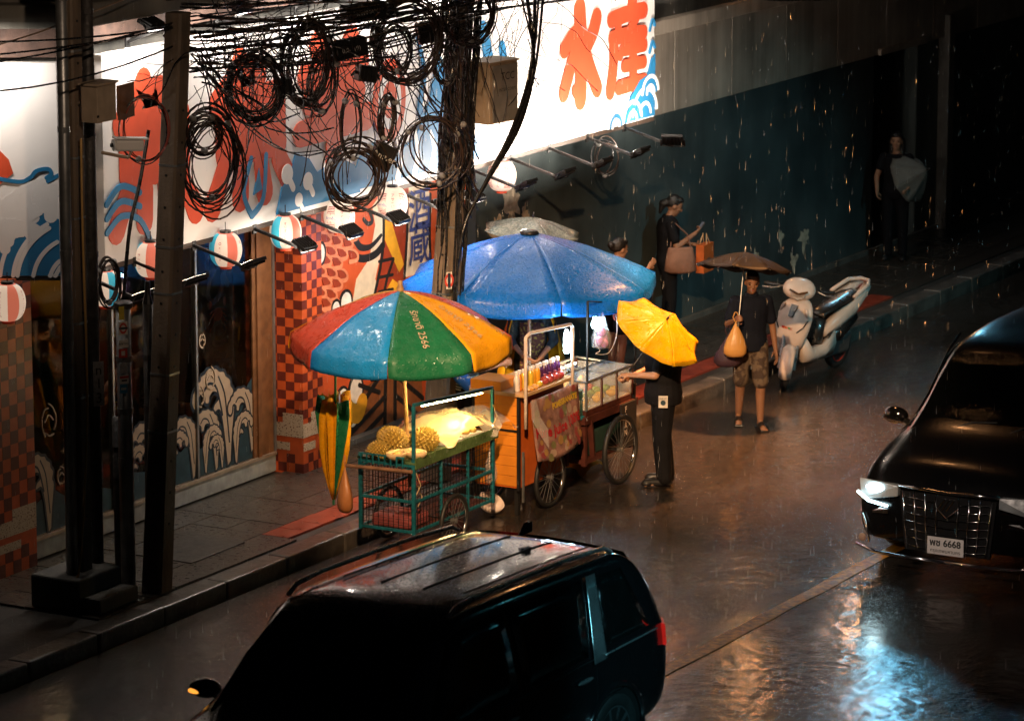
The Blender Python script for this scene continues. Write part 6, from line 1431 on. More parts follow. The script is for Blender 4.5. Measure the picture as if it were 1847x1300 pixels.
mg = tag(MB().lathe([(0, .0), (.038, 0), (.04, .12), (.036, .12), (.034, .01), (0, .01)], 14).build('glass_mug', M('beer_glass', (.35, .2, .06), .08), smooth=True), 'glass mug of tea on the dining table', 'mug'); mg.location = (31.78, 21.75, .741)
sc_ = tag(MB().lathe([(0, 0), (.03, 0), (.032, .10), (.015, .14), (.015, .16), (0, .16)], 12).build('sauce_bottle', M('red_sauce', (.4, .05, .03), .3), smooth=True), 'small red sauce bottle on the dining table', 'bottle'); sc_.location = (31.72, 21.98, .741)
# ================================================================== VEHICLES
m_paint = M('wet_black_car_paint', (.006, .006, .007), .12, var=.1, coat=1.0, drops=.10, rvar=.05)
m_roofp = M('rain_beaded_black_paint', (.006, .006, .007), .16, var=.1, coat=1.0, bump=.07, bscale=9, drops=.14, dscale=45, rvar=.08)
m_autog = M('tinted_car_glass', (.004, .005, .005), .06, spec=.6, coat=.5, drops=.15, rvar=.03)
m_trim = M('black_car_trim', (.010, .010, .010), .4)
m_silver = M('satin_silver_trim', (.42, .43, .44), .3, .8)
m_tail = M('tail_lamp_red', (.35, .01, .01), .12, coat=.8, emit=(1, .03, .02), estr=.35)
def lerp(a, b, f): return a + (b - a) * f
class Car:
    """body lofted through stations (s, half width, sill z, belt z, half width at roof edge, roof z); s runs from the rear to the front"""
    def __init__(s, t, st): s.t, s.st = t, st
    def at(s, x):
        st = s.st
        for a, b in zip(st, st[1:]):
            if a[0] <= x <= b[0]: f = (x - a[0]) / (b[0] - a[0]); return [lerp(p, q, f) for p, q in zip(a, b)]
        return list(st[0] if x < st[0][0] else st[-1])
    def ring(s, q):
        x, w, zs, zb, wr, zr = q; h = [(0, zs), (w * .86, zs), (w * .97, zs + .06), (w, lerp(zs, zb, .45)), (w, lerp(zs, zb, .8)), (w * .985, zb), (lerp(w * .985, wr, .5), lerp(zb, zr - .06, .52)), (wr, max(zb + .002, zr - .07)), (wr * .9, max(zb + .004, zr - .018)), (wr * .5, max(zb + .006, zr)), (0, max(zb + .007, zr + .006))]
        return [V(x, y, z) for y, z in h] + [V(x, -y, z) for y, z in h[-2:0:-1]]
    def body(s, mat): return MB().loft([s.ring(q) for q in s.st]).build('body', mat, s.t, smooth=True, subd=2)
    def side(s, x, f, sg, e=.006):
        _, w, zs, zb, wr, zr = s.at(x); a = V(x, w * .985, zb); m = V(x, lerp(w * .985, wr, .5), lerp(zb, zr - .06, .52)); c = V(x, wr, zr - .07)
        p = a.lerp(m, f * 2) if f < .5 else m.lerp(c, f * 2 - 1)
        return V(p.x, (p.y + e) * sg, p.z)
    def low(s, x, f, sg, e=.006):
        _, w, zs, zb, wr, zr = s.at(x); y = lerp(w * .97, w, min(1, f * 3)) if f < .8 else lerp(w, w * .985, (f - .8) * 5); return V(x, (y + e) * sg, lerp(zs + .06, zb, f))
    def window(s, name, x0, x1, f0, f1, sg, mat, sl0=0, sl1=0, n=8, e=.006):
        vs = []; fs = []
        for i in range(n + 1):
            for j in range(5):
                f = lerp(f0, f1, j / 4); x = lerp(x0 + sl0 * j / 4, x1 + sl1 * j / 4, i / n); vs.append(s.side(x, f, sg, e))
        for i in range(n):
            for j in range(4): fs.append((i * 5 + j, (i + 1) * 5 + j, (i + 1) * 5 + j + 1, i * 5 + j + 1))
        return MB().add(vs, fs).build(name, mat, s.t, smooth=True, solid=.004)
    def strip(s, name, fn, x0, x1, r, mat, n=14): return MB().tube([fn(lerp(x0, x1, i / n)) for i in range(n + 1)], r, 6).build(name, mat, s.t, smooth=True)
def car_wheel(t, x, y, r, sg, rim, ns=10):
    """alloy wheel, axis along y, outer face towards sg"""
    o = MB().lathe([(r * .62, -.10), (r * .70, -.10), (r * .94, -.09), (r, -.06), (r, .06), (r * .94, .09), (r * .70, .10), (r * .66, .07)], 36, (0, 0, 0), Matrix.Rotation(R(-90 * sg), 3, 'X')).build('wheel', m_rubber, t, smooth=True, loc=(x, y, r))
    MB().lathe([(r * .70, .08), (r * .66, .095), (r * .63, .08), (r * .60, -.08)], 36, (0, 0, 0), Matrix.Rotation(R(-90 * sg), 3, 'X')).build('rim', rim, o, smooth=True)
    MB().lathe([(0, .02), (r * .6, .02), (r * .6, -.0), (0, 0)], 24, (0, 0, 0), Matrix.Rotation(R(-90 * sg), 3, 'X')).build('brake_disc', m_trim, o)
    for k in range(ns):
        a = 2 * math.pi * k / ns; d = V(math.cos(a), 0, math.sin(a))
        MB().bar(d * r * .10 + V(0, sg * .075, 0), d * r * .64 + V(0, sg * .085, 0), .03, .018, (0, 1, 0)).build('spoke', rim, o)
    MB().lathe([(0, .09), (r * .13, .085), (r * .14, .05)], 16, (0, 0, 0), Matrix.Rotation(R(-90 * sg), 3, 'X')).build('hub_cap', rim, o)
    return o
m_alloy = M('dark_alloy', (.16, .17, .18), .3, .8)
# ---- dark people carrier in front (its nose towards the camera side)
SVX, SVY = 27.10, 14.79
LS = 1.12
suv = thing('people_carrier', 'black wet people carrier with roof rails filling the bottom of the picture', 'car', (SVX, SVY, ROAD), math.pi); suv.scale = (LS, 1.03, 1)
S = Car(suv, [(0, .70, .42, .70, .60, .74), (.03, .84, .36, .92, .76, .98), (.14, .90, .30, 1.0, .80, 1.30), (.34, .925, .27, 1.02, .76, 1.62), (.52, .93, .26, 1.02, .735, 1.69), (.9, .935, .25, 1.02, .73, 1.718), (1.7, .935, .25, 1.01, .735, 1.752), (2.5, .935, .25, 1.00, .725, 1.782), (2.8, .935, .25, 1.00, .715, 1.765), (3.0, .93, .25, 1.0, .69, 1.68), (3.35, .93, .25, 1.0, .66, 1.46), (3.75, .925, .25, 1.0, .66, 1.10), (4.3, .90, .26, .96, .60, 1.00), (4.62, .84, .30, .84, .5, .87), (4.74, .66, .36, .66, .4, .68)])
S.body(m_roofp)
for sg in (-1, 1):
    S.window('rear_quarter_window', .42, 1.05, .10, .90, sg, m_autog, -.02 + .20, -.10)
    S.window('rear_door_window', 1.32, 2.18, .08, .92, sg, m_autog, -.16, -.02)
    S.window('front_door_window', 2.26, 3.42, .08, .92, sg, m_autog, -.02, -.52)
    S.window('pillar_trim', 1.09, 1.27, -.02, .94, sg, m_silver, -.12, -.17, e=.014)
    S.strip('window_trim', lambda x: S.side(x, .02, sg, .012), .32, 1.1, .008, m_silver)
    S.strip('window_trim', lambda x: S.side(x, .03, sg, .009), 1.1, 3.4, .006, m_trim)
    S.strip('door_line', lambda x: S.low(x, .55, sg, .001), .6, 4.1, .006, m_paint)
    S.strip('sill_trim', lambda x: S.low(x, .08, sg, .006), 1.2, 3.6, .018, m_trim)
    for x in (1.22, 2.24, 3.5): MB().tube([S.low(x, f, sg, .0005) for f in (.05, .3, .6, .95)], .004, 5).build('door_seam', m_trim, suv)
    for x in (1.42, 2.42): p = S.low(x, .86, sg, .02); MB().ell(p, (.11, .018, .018), 12, 8).build('door_handle', m_silver, suv, smooth=True)
    MB().tube([V(x_, sg * .66, S.at(x_)[5] + dz_) for x_, dz_ in ((.58, -.02), (.68, .025), (1.2, .035), (1.7, .035), (2.4, .03), (2.7, .02), (2.8, -.03))], .018, 8).build('roof_rail', m_silver, suv, smooth=True)
    car_wheel(suv, .98, sg * .845, .35, sg, m_alloy); car_wheel(suv, 3.78, sg * .845, .35, sg, m_alloy)
    for xa in (.98, 3.78):
        MB().tube([V(xa + .41 * math.cos(a), sg * (S.at(xa)[1] * 1.0 + .002), .35 + .41 * math.sin(a)) for a in [math.pi * (i / 16) for i in range(17)]], .026, 8).build('wheel_arch', m_paint, suv, smooth=True)
        MB().lathe([(0, 0), (.39, 0), (.39, .006), (0, .006)], 32, V(xa, sg * .928, .35), Matrix.Rotation(R(-90 * sg), 3, 'X')).build('wheel_well', m_trim, suv)
    tl = MB().loft([[V(.03 + .0 * i, sg * .80, 1.02), V(.02, sg * .62, 1.0), V(.10, sg * .60, .86), V(.06, sg * .85, .84)], [V(.22, sg * .93, 1.03), V(.02, sg * .62, 1.02), V(.10, sg * .60, .88), V(.22, sg * .945, .86)]]).build('tail_lamp', m_tail, suv, bevel=.015)
    mi = MB().ell(V(3.22, sg * 1.08, 1.08), (.09, .13, .075), 14, 10).build('door_mirror', m_paint, suv, smooth=True); MB().bar(V(3.25, sg * .92, 1.02), V(3.23, sg * 1.0, 1.06), .04).build('mirror_arm', m_trim, mi)
    MB().ell(V(3.29, sg * 1.12, 1.07), (.03, .06, .02), 8, 6).build('indicator', M('amber_lens', (.7, .25, .02), .2, emit=(1, .4, .05), estr=1.2), mi)
    MB().ell(V(4.5, sg * .72, .82), (.14, .14, .07), 12, 8).build('headlamp', M('headlamp_glass_dark', (.2, .2, .2), .1, coat=1), suv, smooth=True)
# windscreen and rear window
def cross(x0, x1, w0, w1, name, e=.012, n=8, dz=0.0):
    vs = []; fs = []
    for i in range(n + 1):
        x = lerp(x0, x1, i / n); q = S.at(x); wv_ = lerp(w0, w1, i / n)
        for j in range(9): y = -1 + j / 4; vs.append(V(x, y * wv_, q[5] - .03 * y * y + e))
    for i in range(n):
        for j in range(8): fs.append((i * 9 + j, (i + 1) * 9 + j, (i + 1) * 9 + j + 1, i * 9 + j + 1))
    return MB().add(vs, fs).build(name, m_autog, suv, smooth=True)
cross(2.98, 3.72, .60, .68, 'windscreen'); cross(.10, .44, .66, .64, 'rear_window', .02)
for sg in (-1, 1):
    for y in (.18, .50): MB().tube([V(x, sg * y, S.at(x)[5] + .004) for x in (.62, 1.0, 1.5, 2.0, 2.35)], .007, 6).build('roof_rib', m_trim, suv)
MB().loft([[V(.62 + dx, sy * .02, 1.76 + z) for dx, sy in ((0, 1), (.16 - z, 1), (.16 - z, -1), (0, -1))] for z in (0, .04, .09)]).build('roof_aerial', m_blackp, suv, bevel=.01)
MB().tube([V(.05, .3, 1.2), V(.16, 0, 1.42)], .008, 5).build('rear_wiper', m_trim, suv); MB().tube([V(3.72, -.3, 1.14), V(3.3, .2, 1.49)], .008, 5).build('front_wiper', m_trim, suv)
MB().box((-.005, 0, .62), (.03, .9, .12)).build('rear_bumper_trim', m_trim, suv, bevel=.02)
# ---- black van facing the camera
VX, VY = 32.88, 14.02
van = thing('black_van', 'large black van with a chrome grille facing the camera at the right edge', 'van', (VX + 4.95, VY, ROAD), math.pi)
Vn = Car(van, [(0, .80, .35, .95, .70, 1.0), (.05, .92, .30, 1.05, .80, 1.70), (.25, .955, .26, 1.08, .80, 1.86), (1.0, .96, .24, 1.08, .80, 1.90), (2.2, .96, .24, 1.08, .80, 1.91), (3.0, .96, .24, 1.07, .78, 1.87), (3.35, .96, .24, 1.07, .77, 1.74), (3.75, .96, .24, 1.07, .78, 1.40), (4.12, .96, .24, 1.05, .82, 1.14), (4.55, .955, .24, .96, .80, 1.05), (4.80, .93, .24, .86, .78, .96), (4.93, .90, .25, .72, .74, .78), (4.96, .86, .28, .60, .70, .62)])
S_ = S; S = Vn; Vn.body(M('deep_black_van_paint', (.004, .004, .0045), .22, var=.1, coat=.35, drops=.06, rvar=.05)); _suv = suv; suv = van
cross(3.30, 4.08, .66, .76, 'windscreen', .016)
for sg in (-1, 1):
    Vn.window('front_door_window', 2.5, 3.95, .08, .92, sg, m_autog, 0, -.62); Vn.window('rear_door_window', .9, 2.4, .08, .92, sg, m_autog)
    car_wheel(van, 4.05, sg * .87, .34, sg, m_alloy); car_wheel(van, .95, sg * .87, .34, sg, m_alloy)
    mi = MB().ell(V(3.72, sg * 1.10, 1.16), (.08, .13, .085), 14, 10).build('door_mirror', m_paint, van, smooth=True); MB().bar(V(3.75, sg * .93, 1.10), V(3.73, sg * 1.02, 1.14), .04).build('mirror_arm', m_trim, mi)
    MB().tube([V(3.80, sg * 1.0, 1.12), V(3.78, sg * 1.19, 1.13)], .008, 6).build('mirror_trim', m_chrome, mi)
    MB().tube([V(4.07, sg * .80, 1.16), V(3.72, sg * .765, 1.40), V(3.3, sg * .75, 1.745), V(3.0, sg * .76, 1.86)], .014, 6).build('pillar_trim', m_paint, van, smooth=True)
    # headlamp cluster
    hl_ = MB().loft([[V(4.90, sg * .50, .80), V(4.93, sg * .50, .70), V(4.90, sg * .88, .62), V(4.80, sg * .93, .80)], [V(4.985, sg * .50, .80), V(4.99, sg * .50, .70), V(4.965, sg * .88, .63), V(4.87, sg * .945, .81)]]).build('headlamp', M('headlamp_clear', (.35, .38, .4), .08, coat=1.0), van, bevel=.01)
    if sg == -1:
        MB().ell(V(4.968, sg * .74, .755), (.02, .09, .035), 12, 8).build('lit_element', M('headlamp_lit', (1, 1, 1), emit=(.62, .92, 1.0), estr=26), hl_, smooth=True)
        MB().tube([V(4.955, sg * .92, .70), V(4.98, sg * .80, .63), V(4.99, sg * .60, .60)], .014, 6).build('running_light', M('running_lit', (1, 1, 1), emit=(.62, .92, 1.0), estr=7), hl_, smooth=True)
    MB().loft([[V(4.95, sg * .60, .575), V(4.95, sg * .60, .52), V(4.88, sg * .86, .50), V(4.85, sg * .87, .57)], [V(4.982, sg * .60, .57), V(4.982, sg * .60, .525), V(4.925, sg * .90, .505), V(4.885, sg * .91, .565)]]).build('chrome_wing', m_chrome, van)
    MB().tube([V(4.955, sg * .86, .50), V(4.985, sg * .80, .34), V(4.985, sg * .78, .24)], .013, 6).build('fog_bezel', m_chrome, van, smooth=True)
    MB().ell(V(4.965, sg * .86, .27), (.02, .04, .04), 12, 8).build('fog_lamp', M('fog_lens', (.3, .22, .18), .1, coat=1), van, smooth=True)
    MB().tube([V(4.94, sg * .93, .20), V(5.0, sg * .72, .16), V(5.02, sg * .4, .15), V(5.02, 0, .15)], .018, 8).build('bumper_lip', m_chrome, van, smooth=True)
suv = _suv; S = S_
# grille: backing, upright chrome blades, cross bars, emblem
MB().loft([[V(4.955, y, z) for y, z in ((-.48, .76), (.48, .76), (.42, .22), (-.42, .22))], [V(4.985, y, z) for y, z in ((-.48, .76), (.48, .76), (.42, .22), (-.42, .22))]]).build('grille', m_blackp, van)
for k in range(9):
    y = -.44 + .11 * k
    if abs(y) < .08: continue
    MB().tube([V(5.0, y, .77), V(5.008, y * .95, .5), V(5.0, y * .88, .23)], .009, 6).build('grille_blade', m_chrome, van, smooth=True)
for k in range(7): z = .70 - .075 * k; MB().tube([V(4.996, -.45 + .02 * k * .4, z + .02), V(5.002, -.2, z), V(5.004, 0, z - .012), V(5.002, .2, z), V(4.996, .45 - .008 * k, z + .02)], .005, 5).build('grille_bar', m_chrome, van, smooth=True)
MB().tube([V(4.96, -.50, .80), V(4.985, -.25, .80), V(4.99, 0, .79), V(4.985, .25, .80), V(4.96, .50, .80)], .016, 8).build('bonnet_trim', m_chrome, van, smooth=True)
em = MB().loft([[V(5.0, y * k_, .68 + z * k_) for y, z in ((-.11, .08), (.11, .08), (.12, -.02), (0, -.12), (-.12, -.02))] for k_ in (1,)] + [[V(5.012, y * .9, .68 + z * .9) for y, z in ((-.11, .08), (.11, .08), (.12, -.02), (0, -.12), (-.12, -.02))]]).build('emblem', m_blackp, van)
MB().tube([V(5.014, y, .68 + z) for y, z in ((-.11, .08), (-.12, -.02), (0, -.12), (.12, -.02), (.11, .08))], .008, 6).build('emblem_rim', m_chrome, em)
for k in (-1, 0, 1): MB().bar(V(5.015, -.05 + k * .045, .63), V(5.015, .03 + k * .045, .74), .012, .006, (1, 0, 0)).build('emblem_bar', m_chrome, em)
pl = MB().box((5.02, 0, .30), (.012, .36, .17)).build('number_plate', M('plate_white', (.85, .80, .78), .4, var=.05), van, bevel=.004)
put_text('พช 6668', (5.0275, 0, .325), (0, 1, 0), UP, m_ink, pl, 'lettering', .088, .002, 3); put_text('กรุงเทพมหานคร', (5.0275, 0, .252), (0, 1, 0), UP, m_ink, pl, 'lettering', .046, .0, 3)
MB().box((5.02, 0, .388), (.016, .38, .012)).build('plate_frame', m_trim, pl)
for y0, y1 in ((.45, -.05), (-.1, -.55)): MB().tube([V(4.14, -y0, 1.145), V(4.0, -(y0 + y1) / 2, 1.24), V(3.98, -y1, 1.26)], .007, 5).build('wiper', m_silver, van)
MB().box((3.9, -.3, 1.235), (.05, .7, .01)).build('dashboard_strip', m_trim, van)
# ---- scooter
fwp, rwp = onz(1401, 697, ROAD), onz(1508, 660, ROAD)
dsc = Vector((fwp.x - rwp.x, fwp.y - rwp.y, 0)); WB = 1.26; ds = dsc.normalized()
sco = thing('scooter', 'cream motor scooter with red wheels parked against the kerb', 'scooter', (fwp.x - ds.x * WB / 2, fwp.y - ds.y * WB / 2, ROAD)); sco.scale = (1.08, 1.08, 1.06); sco.rotation_euler = (R(-9), 0, math.atan2(ds.y, ds.x))
m_cr = M('pearl_cream_paint', (.60, .49, .42), .32, var=.05, coat=.3, rvar=.06); m_sblk = M('scooter_black', (.015, .015, .015), .3, coat=.3)
m_rwheel = M('red_alloy', (.50, .04, .02), .3, coat=.4)
def sec(z, cx, rx, ry, n=16, fx=1.0): return [V(cx + rx * math.cos(2 * math.pi * i / n) * (1 if math.cos(2 * math.pi * i / n) > 0 else fx), ry * math.sin(2 * math.pi * i / n), z) for i in range(n)]
def moto_wheel(x, r, steer, hubm, w=.05):
    o = MB().lathe([(r * .68, -.03), (r * .8, -.045), (r * .96, -.035), (r, 0), (r * .96, .035), (r * .8, .045), (r * .68, .03)], 36, (0, 0, 0), Matrix.Rotation(R(90), 3, 'X')).build('wheel', m_rubber, sco, smooth=True, loc=(x, 0, r)); o.rotation_euler = (0, 0, steer)
    MB().lathe([(r * .70, -.03), (r * .64, -.035), (r * .60, 0), (r * .64, .035), (r * .70, .03)], 36, (0, 0, 0), Matrix.Rotation(R(90), 3, 'X')).build('rim', hubm, o, smooth=True)
    for k in range(6): a = math.pi / 3 * k; MB().bar(V(.03 * math.cos(a), 0, .03 * math.sin(a)), V(r * .64 * math.cos(a + .2), 0, r * .64 * math.sin(a + .2)), .03, .035, (0, 1, 0)).build('spoke', hubm, o)
    MB().tube([V(0, -.055, 0), V(0, .055, 0)], .03, 12).build('hub', hubm, o)
    MB().lathe([(.05, 0), (.09, 0), (.09, .004), (.05, .004)], 20, V(0, -.045, 0), Matrix.Rotation(R(90), 3, 'X')).build('brake_disc', m_steel, o)
    return o
ST = 0.0
moto_wheel(WB / 2, .225, ST, m_rwheel); moto_wheel(-WB / 2, .22, 0, m_rwheel)
fr_ = MB()
for f in range(3):
    pass
rings = []
for i in range(9):
    a = R(-10 + 150 * i / 8); c = V(WB / 2, 0, .225); r_ = .262
    d = V(math.cos(a), 0, math.sin(a)); wv_ = .062 + .012 * math.sin(math.pi * i / 8)
    rings.append([c + Matrix.Rotation(ST, 3, 'Z') @ (d * (r_ - .05 * abs(q) ** 2.2) + V(0, wv_ * q, 0)) for q in (-1, -.8, -.4, 0, .4, .8, 1)])
MB().loft(rings, close=False, capends=False).build('front_fender', m_cr, sco, smooth=True, solid=.006)
for s in (-1, 1): MB().tube([V(WB / 2, s * .075, .225), V(WB / 2 - .12, s * .075, .56)], .022, 8).build('fork_leg', m_silver, sco)
MB().loft([sec(*q) for q in ((.40, .46, .05, .12), (.48, .47, .085, .165), (.58, .465, .10, .195), (.70, .44, .10, .21), (.80, .41, .095, .20), (.88, .375, .08, .165), (.95, .34, .06, .10))]).build('front_apron', m_cr, sco, smooth=True, subd=1)
MB().loft([[V(.462, y * 1.5, .885), V(.50, y * 1.2, .82), V(.525, y, .765)] for y in (-.026, .026)], close=False, capends=False).build('apron_panel', m_sblk, sco, solid=.02)
for s in (-1, 1):
    MB().ell(V(.455, s * .145, .83), (.02, .022, .06), 10, 8, Matrix.Rotation(R(s * 22), 3, 'X')).build('indicator', M('indicator_lens', (.55, .45, .40), .15, coat=.8), sco, smooth=True)
    MB().tube([V(.47, s * .185, .76), V(.515, s * .16, .68), V(.545, s * .11, .62)], .007, 6).build('apron_trim', m_sblk, sco, smooth=True)
    MB().loft([sec(z, .40 + .02 * k, .05, .05) for k, z in enumerate((.36, .5))]).build('inner_panel', m_sblk, sco) if s == 1 else None
    # side skirts and tail panels
    MB().loft([[V(x, s * (w + .03), zc - hz_), V(x, s * (w + .05), zc), V(x, s * (w + .02), zc + hz_), V(x, s * (w - .04), zc + hz_), V(x, s * (w - .04), zc - hz_)] for x, w, zc, hz_ in ((.40, .13, .42, .14), (.22, .14, .33, .07), (-.05, .14, .33, .07), (-.22, .14, .40, .12))]).build('floor_skirt', m_cr, sco, smooth=True)
    MB().loft([[V(x, s * (w + .015), zc - hz_), V(x, s * (w + .05), zc), V(x, s * (w + .02), zc + hz_), V(x, s * (w - .05), zc + hz_), V(x, s * (w - .05), zc - hz_)] for x, w, zc, hz_ in ((-.06, .10, .52, .05), (-.30, .12, .60, .10), (-.60, .125, .70, .10), (-.85, .09, .82, .06), (-.98, .05, .88, .03))]).build('tail_panel', m_cr, sco, smooth=True)
    MB().loft([[V(x, s * (w + .02), zc - hz_), V(x, s * (w + .04), zc), V(x, s * (w + .02), zc + hz_), V(x, s * (w - .05), zc)] for x, w, zc, hz_ in ((-.12, .11, .44, .06), (-.4, .13, .48, .09), (-.72, .10, .58, .05))]).build('side_cover', m_sblk, sco, smooth=True)
    MB().tube([V(.30, s * .05, 1.0), V(.27, s * .2, 1.02), V(.23, s * .34, 1.01)], .016, 8).build('handlebar', m_sblk, sco); MB().tube([V(.235, s * .24, 1.017), V(.215, s * .37, 1.007)], .021, 10).build('grip', m_sblk, sco)
    MB().tube([V(.31, s * .2, 1.02), V(.33, s * .28, 1.0), V(.30, s * .38, .99)], .006, 6).build('brake_lever', m_silver, sco)
MB().loft([sec(z, cx, rx, ry) for z, cx, rx, ry in ((.92, .34, .08, .10), (.97, .34, .125, .165), (1.03, .31, .13, .185), (1.09, .26, .10, .15), (1.12, .22, .05, .07))]).build('handlebar_cowl', m_cr, sco, smooth=True, subd=1)
hl2 = MB().loft([[V(.455, -.085, 1.04), V(.475, 0, 1.02), V(.455, .085, 1.04), V(.44, .075, .97), V(.455, 0, .93), V(.44, -.075, .97)], [V(.478, -.075, 1.03), V(.50, 0, 1.01), V(.478, .075, 1.03), V(.462, .065, .975), V(.478, 0, .945), V(.462, -.065, .975)]]).build('headlamp', M('scooter_headlamp', (.5, .47, .45), .08, coat=1, bump=.4, bscale=40), sco)
for s in (-1, 1): MB().bar(V(.485, s * .095, 1.05), V(.508, 0, 1.02), .018).build('lamp_trim', m_chrome, hl2)
MB().loft([[V(x, -w, z - .05), V(x, -w * .9, z), V(x, 0, z + .015), V(x, w * .9, z), V(x, w, z - .05)] for x, w, z in ((-.02, .09, .70), (-.15, .13, .76), (-.45, .15, .79), (-.62, .14, .83), (-.85, .11, .86))]).build('seat', m_sblk, sco, smooth=True, subd=1)
MB().loft([sec(z, -.02, .10, .12) for z in (.30, .66)]).build('seat_front', m_sblk, sco, smooth=True)
MB().tube([V(-.55, -.14, .84), V(-.85, -.125, .92), V(-1.0, -.05, .93), V(-1.0, .05, .93), V(-.85, .125, .92), V(-.55, .14, .84)], .022, 8).build('grab_rail', m_cr, sco, smooth=True)
MB().b2(-.2, .42, -.13, .13, .27, .30).build('floorboard', m_sblk, sco); MB().b2(-.75, -.2, -.09, .09, .18, .42).build('engine', M('engine_grey', (.08, .08, .08), .5, .4), sco, bevel=.04)
MB().tube([V(-.35, -.14, .22), V(-.55, -.16, .24), V(-.95, -.17, .36)], [.03, .05, .055], 12).build('exhaust', M('exhaust_satin', (.25, .25, .25), .35, .7), sco, smooth=True)
MB().tube([V(-.08, -.14, .25), V(-.05, -.24, .03)], .012, 6).build('side_stand', m_steel, sco)
for k, cm in enumerate((M('decal_red', (.55, .04, .02), .3), M('decal_orange', (.65, .2, .02), .3), M('decal_green', (.05, .4, .2), .3))): MB().box(V(.548, -.03 - .025 + k * .035, .645), (.004, .03, .022), (0, R(12), 0)).build('decal', cm, sco)
put_text('CLiCK', (.552, -.0, .645), (0, 1, 0), UP, M('decal_red', (.55, .04, .02)), sco, 'lettering', .045)
MB().ell(V(-.99, 0, .86), (.03, .06, .03), 10, 8).build('tail_lamp', m_tail, sco, smooth=True)
_rz = Matrix.Rotation(R(27), 3, 'Z'); _pv = V(.43, 0, 0)                     # the handlebar is turned
for o_ in sco.children:
    if o_.name.split('.')[0] in ('front_fender', 'fork_leg', 'handlebar', 'grip', 'brake_lever', 'handlebar_cowl', 'headlamp') or (o_.name.split('.')[0] == 'wheel' and o_.location.x > 0):
        o_.location = _pv + _rz @ (o_.location - _pv); o_.rotation_euler = (0, 0, R(27))
# ================================================================== LAMPS OUT OF VIEW, ADDED OR ASSUMED, RAIN
def spot(name, loc, target, power, col, size, blend, radius, parent=None):
    l = bpy.data.lights.new(name, 'SPOT'); l.energy = power; l.color = col; l.spot_size = R(size); l.spot_blend = blend; l.shadow_soft_size = radius
    o = bpy.data.objects.new(name, l); COL.objects.link(o); o.parent = parent; o.location = loc
    o.rotation_euler = (Vector(target) - Vector(loc)).to_track_quat('-Z', 'Y').to_euler(); return o
# assumed cool lamp on the near pavement, added out of view for cyan light
cl2 = thing('added_street_lamp', 'assumed cool white lamp added out of view on a tall post across the road', 'street lamp', (39.5, 6.0, ROAD))
MB().tube([(0, 0, 0), (0, 0, 7.2), (-.3, .5, 7.7), (-.9, 1.6, 7.8)], [.09, .06, .05, .04], 10).build('post', m_steel, cl2, smooth=True)
MB().box((-1.1, 2.0, 7.8), (.3, .7, .10), (0, 0, R(25))).build('lamp_head', m_steel, cl2, bevel=.03)
MB().box((-1.1, 2.0, 7.745), (.24, .6, .008), (0, 0, R(25))).build('lamp_glass', M('assumed_street_led', (1, 1, 1), emit=(.16, .80, .92), estr=20, var=0, rvar=0), cl2)
spot('lamp', (-1.1, 2.0, 7.7), (2.6, 13.0, .2), 2700, (.30, .78, .88), 38, .9, .15, cl2)
c3 = thing('added_street_lamp', 'added cool lamp on a tall post out of view lighting the people carrier', 'street lamp', (21.0, 2.0, ROAD))  # added lamp, out of view, its narrow beam brightens the carrier's rear
MB().tube([(0, 0, 0), (0, 0, 6.8), (.3, .6, 7.2), (.8, 1.6, 7.3)], [.09, .06, .05, .04], 10).build('post', m_steel, c3, smooth=True)
MB().box((.95, 1.9, 7.3), (.3, .7, .10), (0, 0, R(-25))).build('lamp_head', m_steel, c3, bevel=.03)
spot('lamp', (.95, 1.9, 7.2), (5.6, 11.8, .7), 4200, (.25, .80, .95), 13, .8, .15, c3)
# assumed wall lamp, added out of view; its light lies in the wet road
wl = thing('added_wall_lamp', 'assumed cool white lamp added out of view high above the teal wall', 'lamp', (46.7, 21.12, 5.6))
MB().b2(-.6, .6, -.25, 0, -.32, .32).build('housing', m_black, wl, bevel=.02); MB().box((0, -.262, -.0), (.6, .012, .36)).build('lamp_glass', M('assumed_wall_led', (1, 1, 1), emit=(.22, .70, 1.0), estr=110, var=0, rvar=0), wl)
# orange lamp and its wire, added out of view to warm the road
M('added_orange_glass', (1, .8, .5), emit=(1, .44, .16), estr=30, var=0, rvar=0)
s2 = thing('added_street_lamp', 'orange lamp added out of view on a wire over the middle of the road', 'street lamp', (36.6, 17.4, 7.6))
MB().tube([(0, 3.8, .9), (0, 0, .35), (0, -12, 1.3)], .012, 6).build('added_span_wire', m_black, s2)
MB().lathe([(0, -.06), (.22, -.05), (.28, .0), (.20, .1), (.05, .18), (0, .36)], 16).build('lamp_head', m_steel, s2, smooth=True)
MB().lathe([(0, -.068), (.2, -.068), (.2, -.062), (0, -.062)], 16).build('lamp_glass', _MC['added_orange_glass'], s2)
spot('lamp', (0, 0, -.12), (-.1, -.3, -7.7), 13000, (1, .40, .13), 55, 1.0, .2, s2)
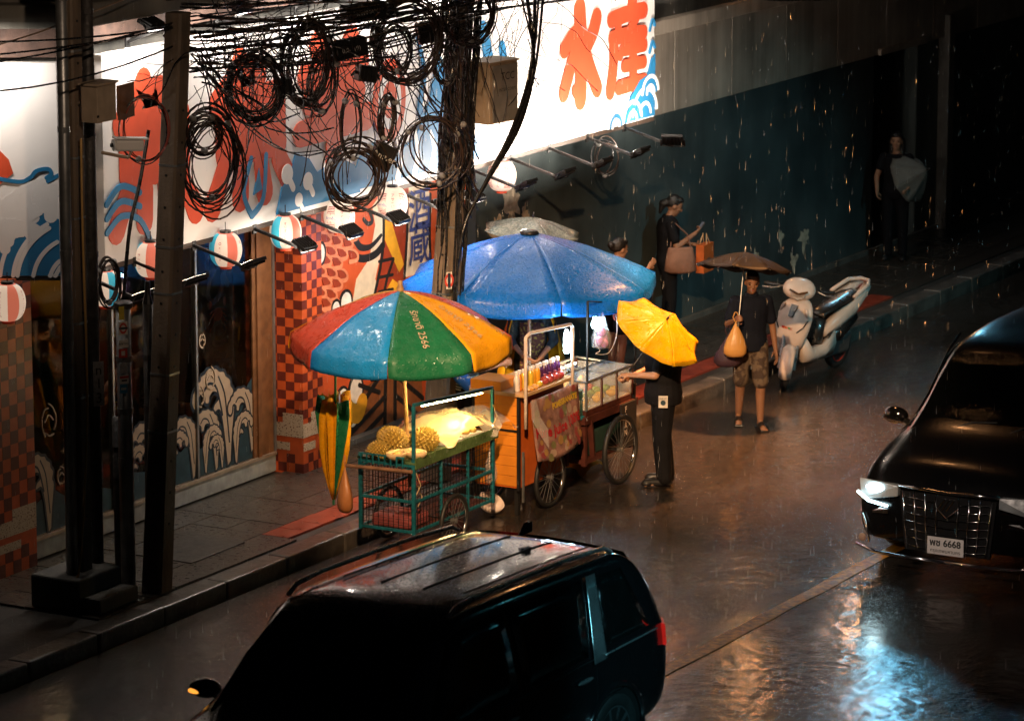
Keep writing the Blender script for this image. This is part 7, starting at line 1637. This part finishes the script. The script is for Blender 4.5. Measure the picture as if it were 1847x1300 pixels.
# two small warm lamps added out of view to make the wet road glitter
for x_, lb_ in ((42.7, 'small warm lamp added above the teal wall nearer the sign'), (45.9, 'small warm lamp added above the teal wall nearer the doorway')):
    w2 = thing('added_wall_lamp', lb_, 'lamp', (x_, 21.1, 4.25))
    MB().b2(-.16, .16, -.22, 0, -.10, .12).build('housing', m_black, w2, bevel=.02); MB().add([(-.13, -.2215, -.085), (.13, -.2215, -.085), (.13, -.2215, .09), (-.13, -.2215, .09)], [(0, 1, 2, 3)]).build('lamp_glass', M('added_warm_lamp', (1, .8, .5), emit=(1, .46, .17), estr=220, var=0, rvar=0), w2)
# fill light added out of view: beams for the poles, carts and van
bl_ = thing('added_bridge_light', 'added warm fill light out of view at the edge of the footbridge', 'floodlight', (20.5, 12.0, 9.1))
MB().box((0, 0, 0), (.3, .3, .12), (R(-35), R(35), 0)).build('housing', m_black, bl_, bevel=.02); MB().tube([(0, 0, .06), (0, 0, .6)], .02, 6).build('hanger', m_black, bl_)
spot('lamp', (.12, .12, -.12), (8.8, 8.0, -4.2), 1000, (1, .70, .48), 32, .9, .12, bl_)
spot('lamp', (.18, .05, -.12), (14.4, 6.5, -8.8), 16500, (1, .60, .31), 27, .9, .12, bl_)
spot('lamp', (.2, -.05, -.12), (12.4, 2.2, -8.6), 2600, (1, .80, .66), 9, .9, .12, bl_)
# rain
mb = MB(); rr_ = random.Random(77)
for k in range(3600):
    p = V(rr_.uniform(21, 50), rr_.uniform(11, 20.7), rr_.uniform(ROAD, 5.5))
    if p.z < ROAD + .02: continue
    L = rr_.uniform(.04, .10); r_ = rr_.uniform(.0006, .0011); dx = rr_.uniform(-.002, .002)
    mb.add([p + V(r_, 0, 0), p + V(-r_ * .5, r_ * .87, 0), p + V(-r_ * .5, -r_ * .87, 0), p + V(dx, 0, L), p + V(0, 0, -r_ * 2)], [(0, 1, 3), (1, 2, 3), (2, 0, 3), (1, 0, 4), (2, 1, 4), (0, 2, 4)])
rn = stuff(mb.build('rain', M('rain_water', (.75, .78, .80), .1, spec=1.0, var=0, rvar=0), smooth=True)); tag(rn, 'falling rain drops', 'rain')
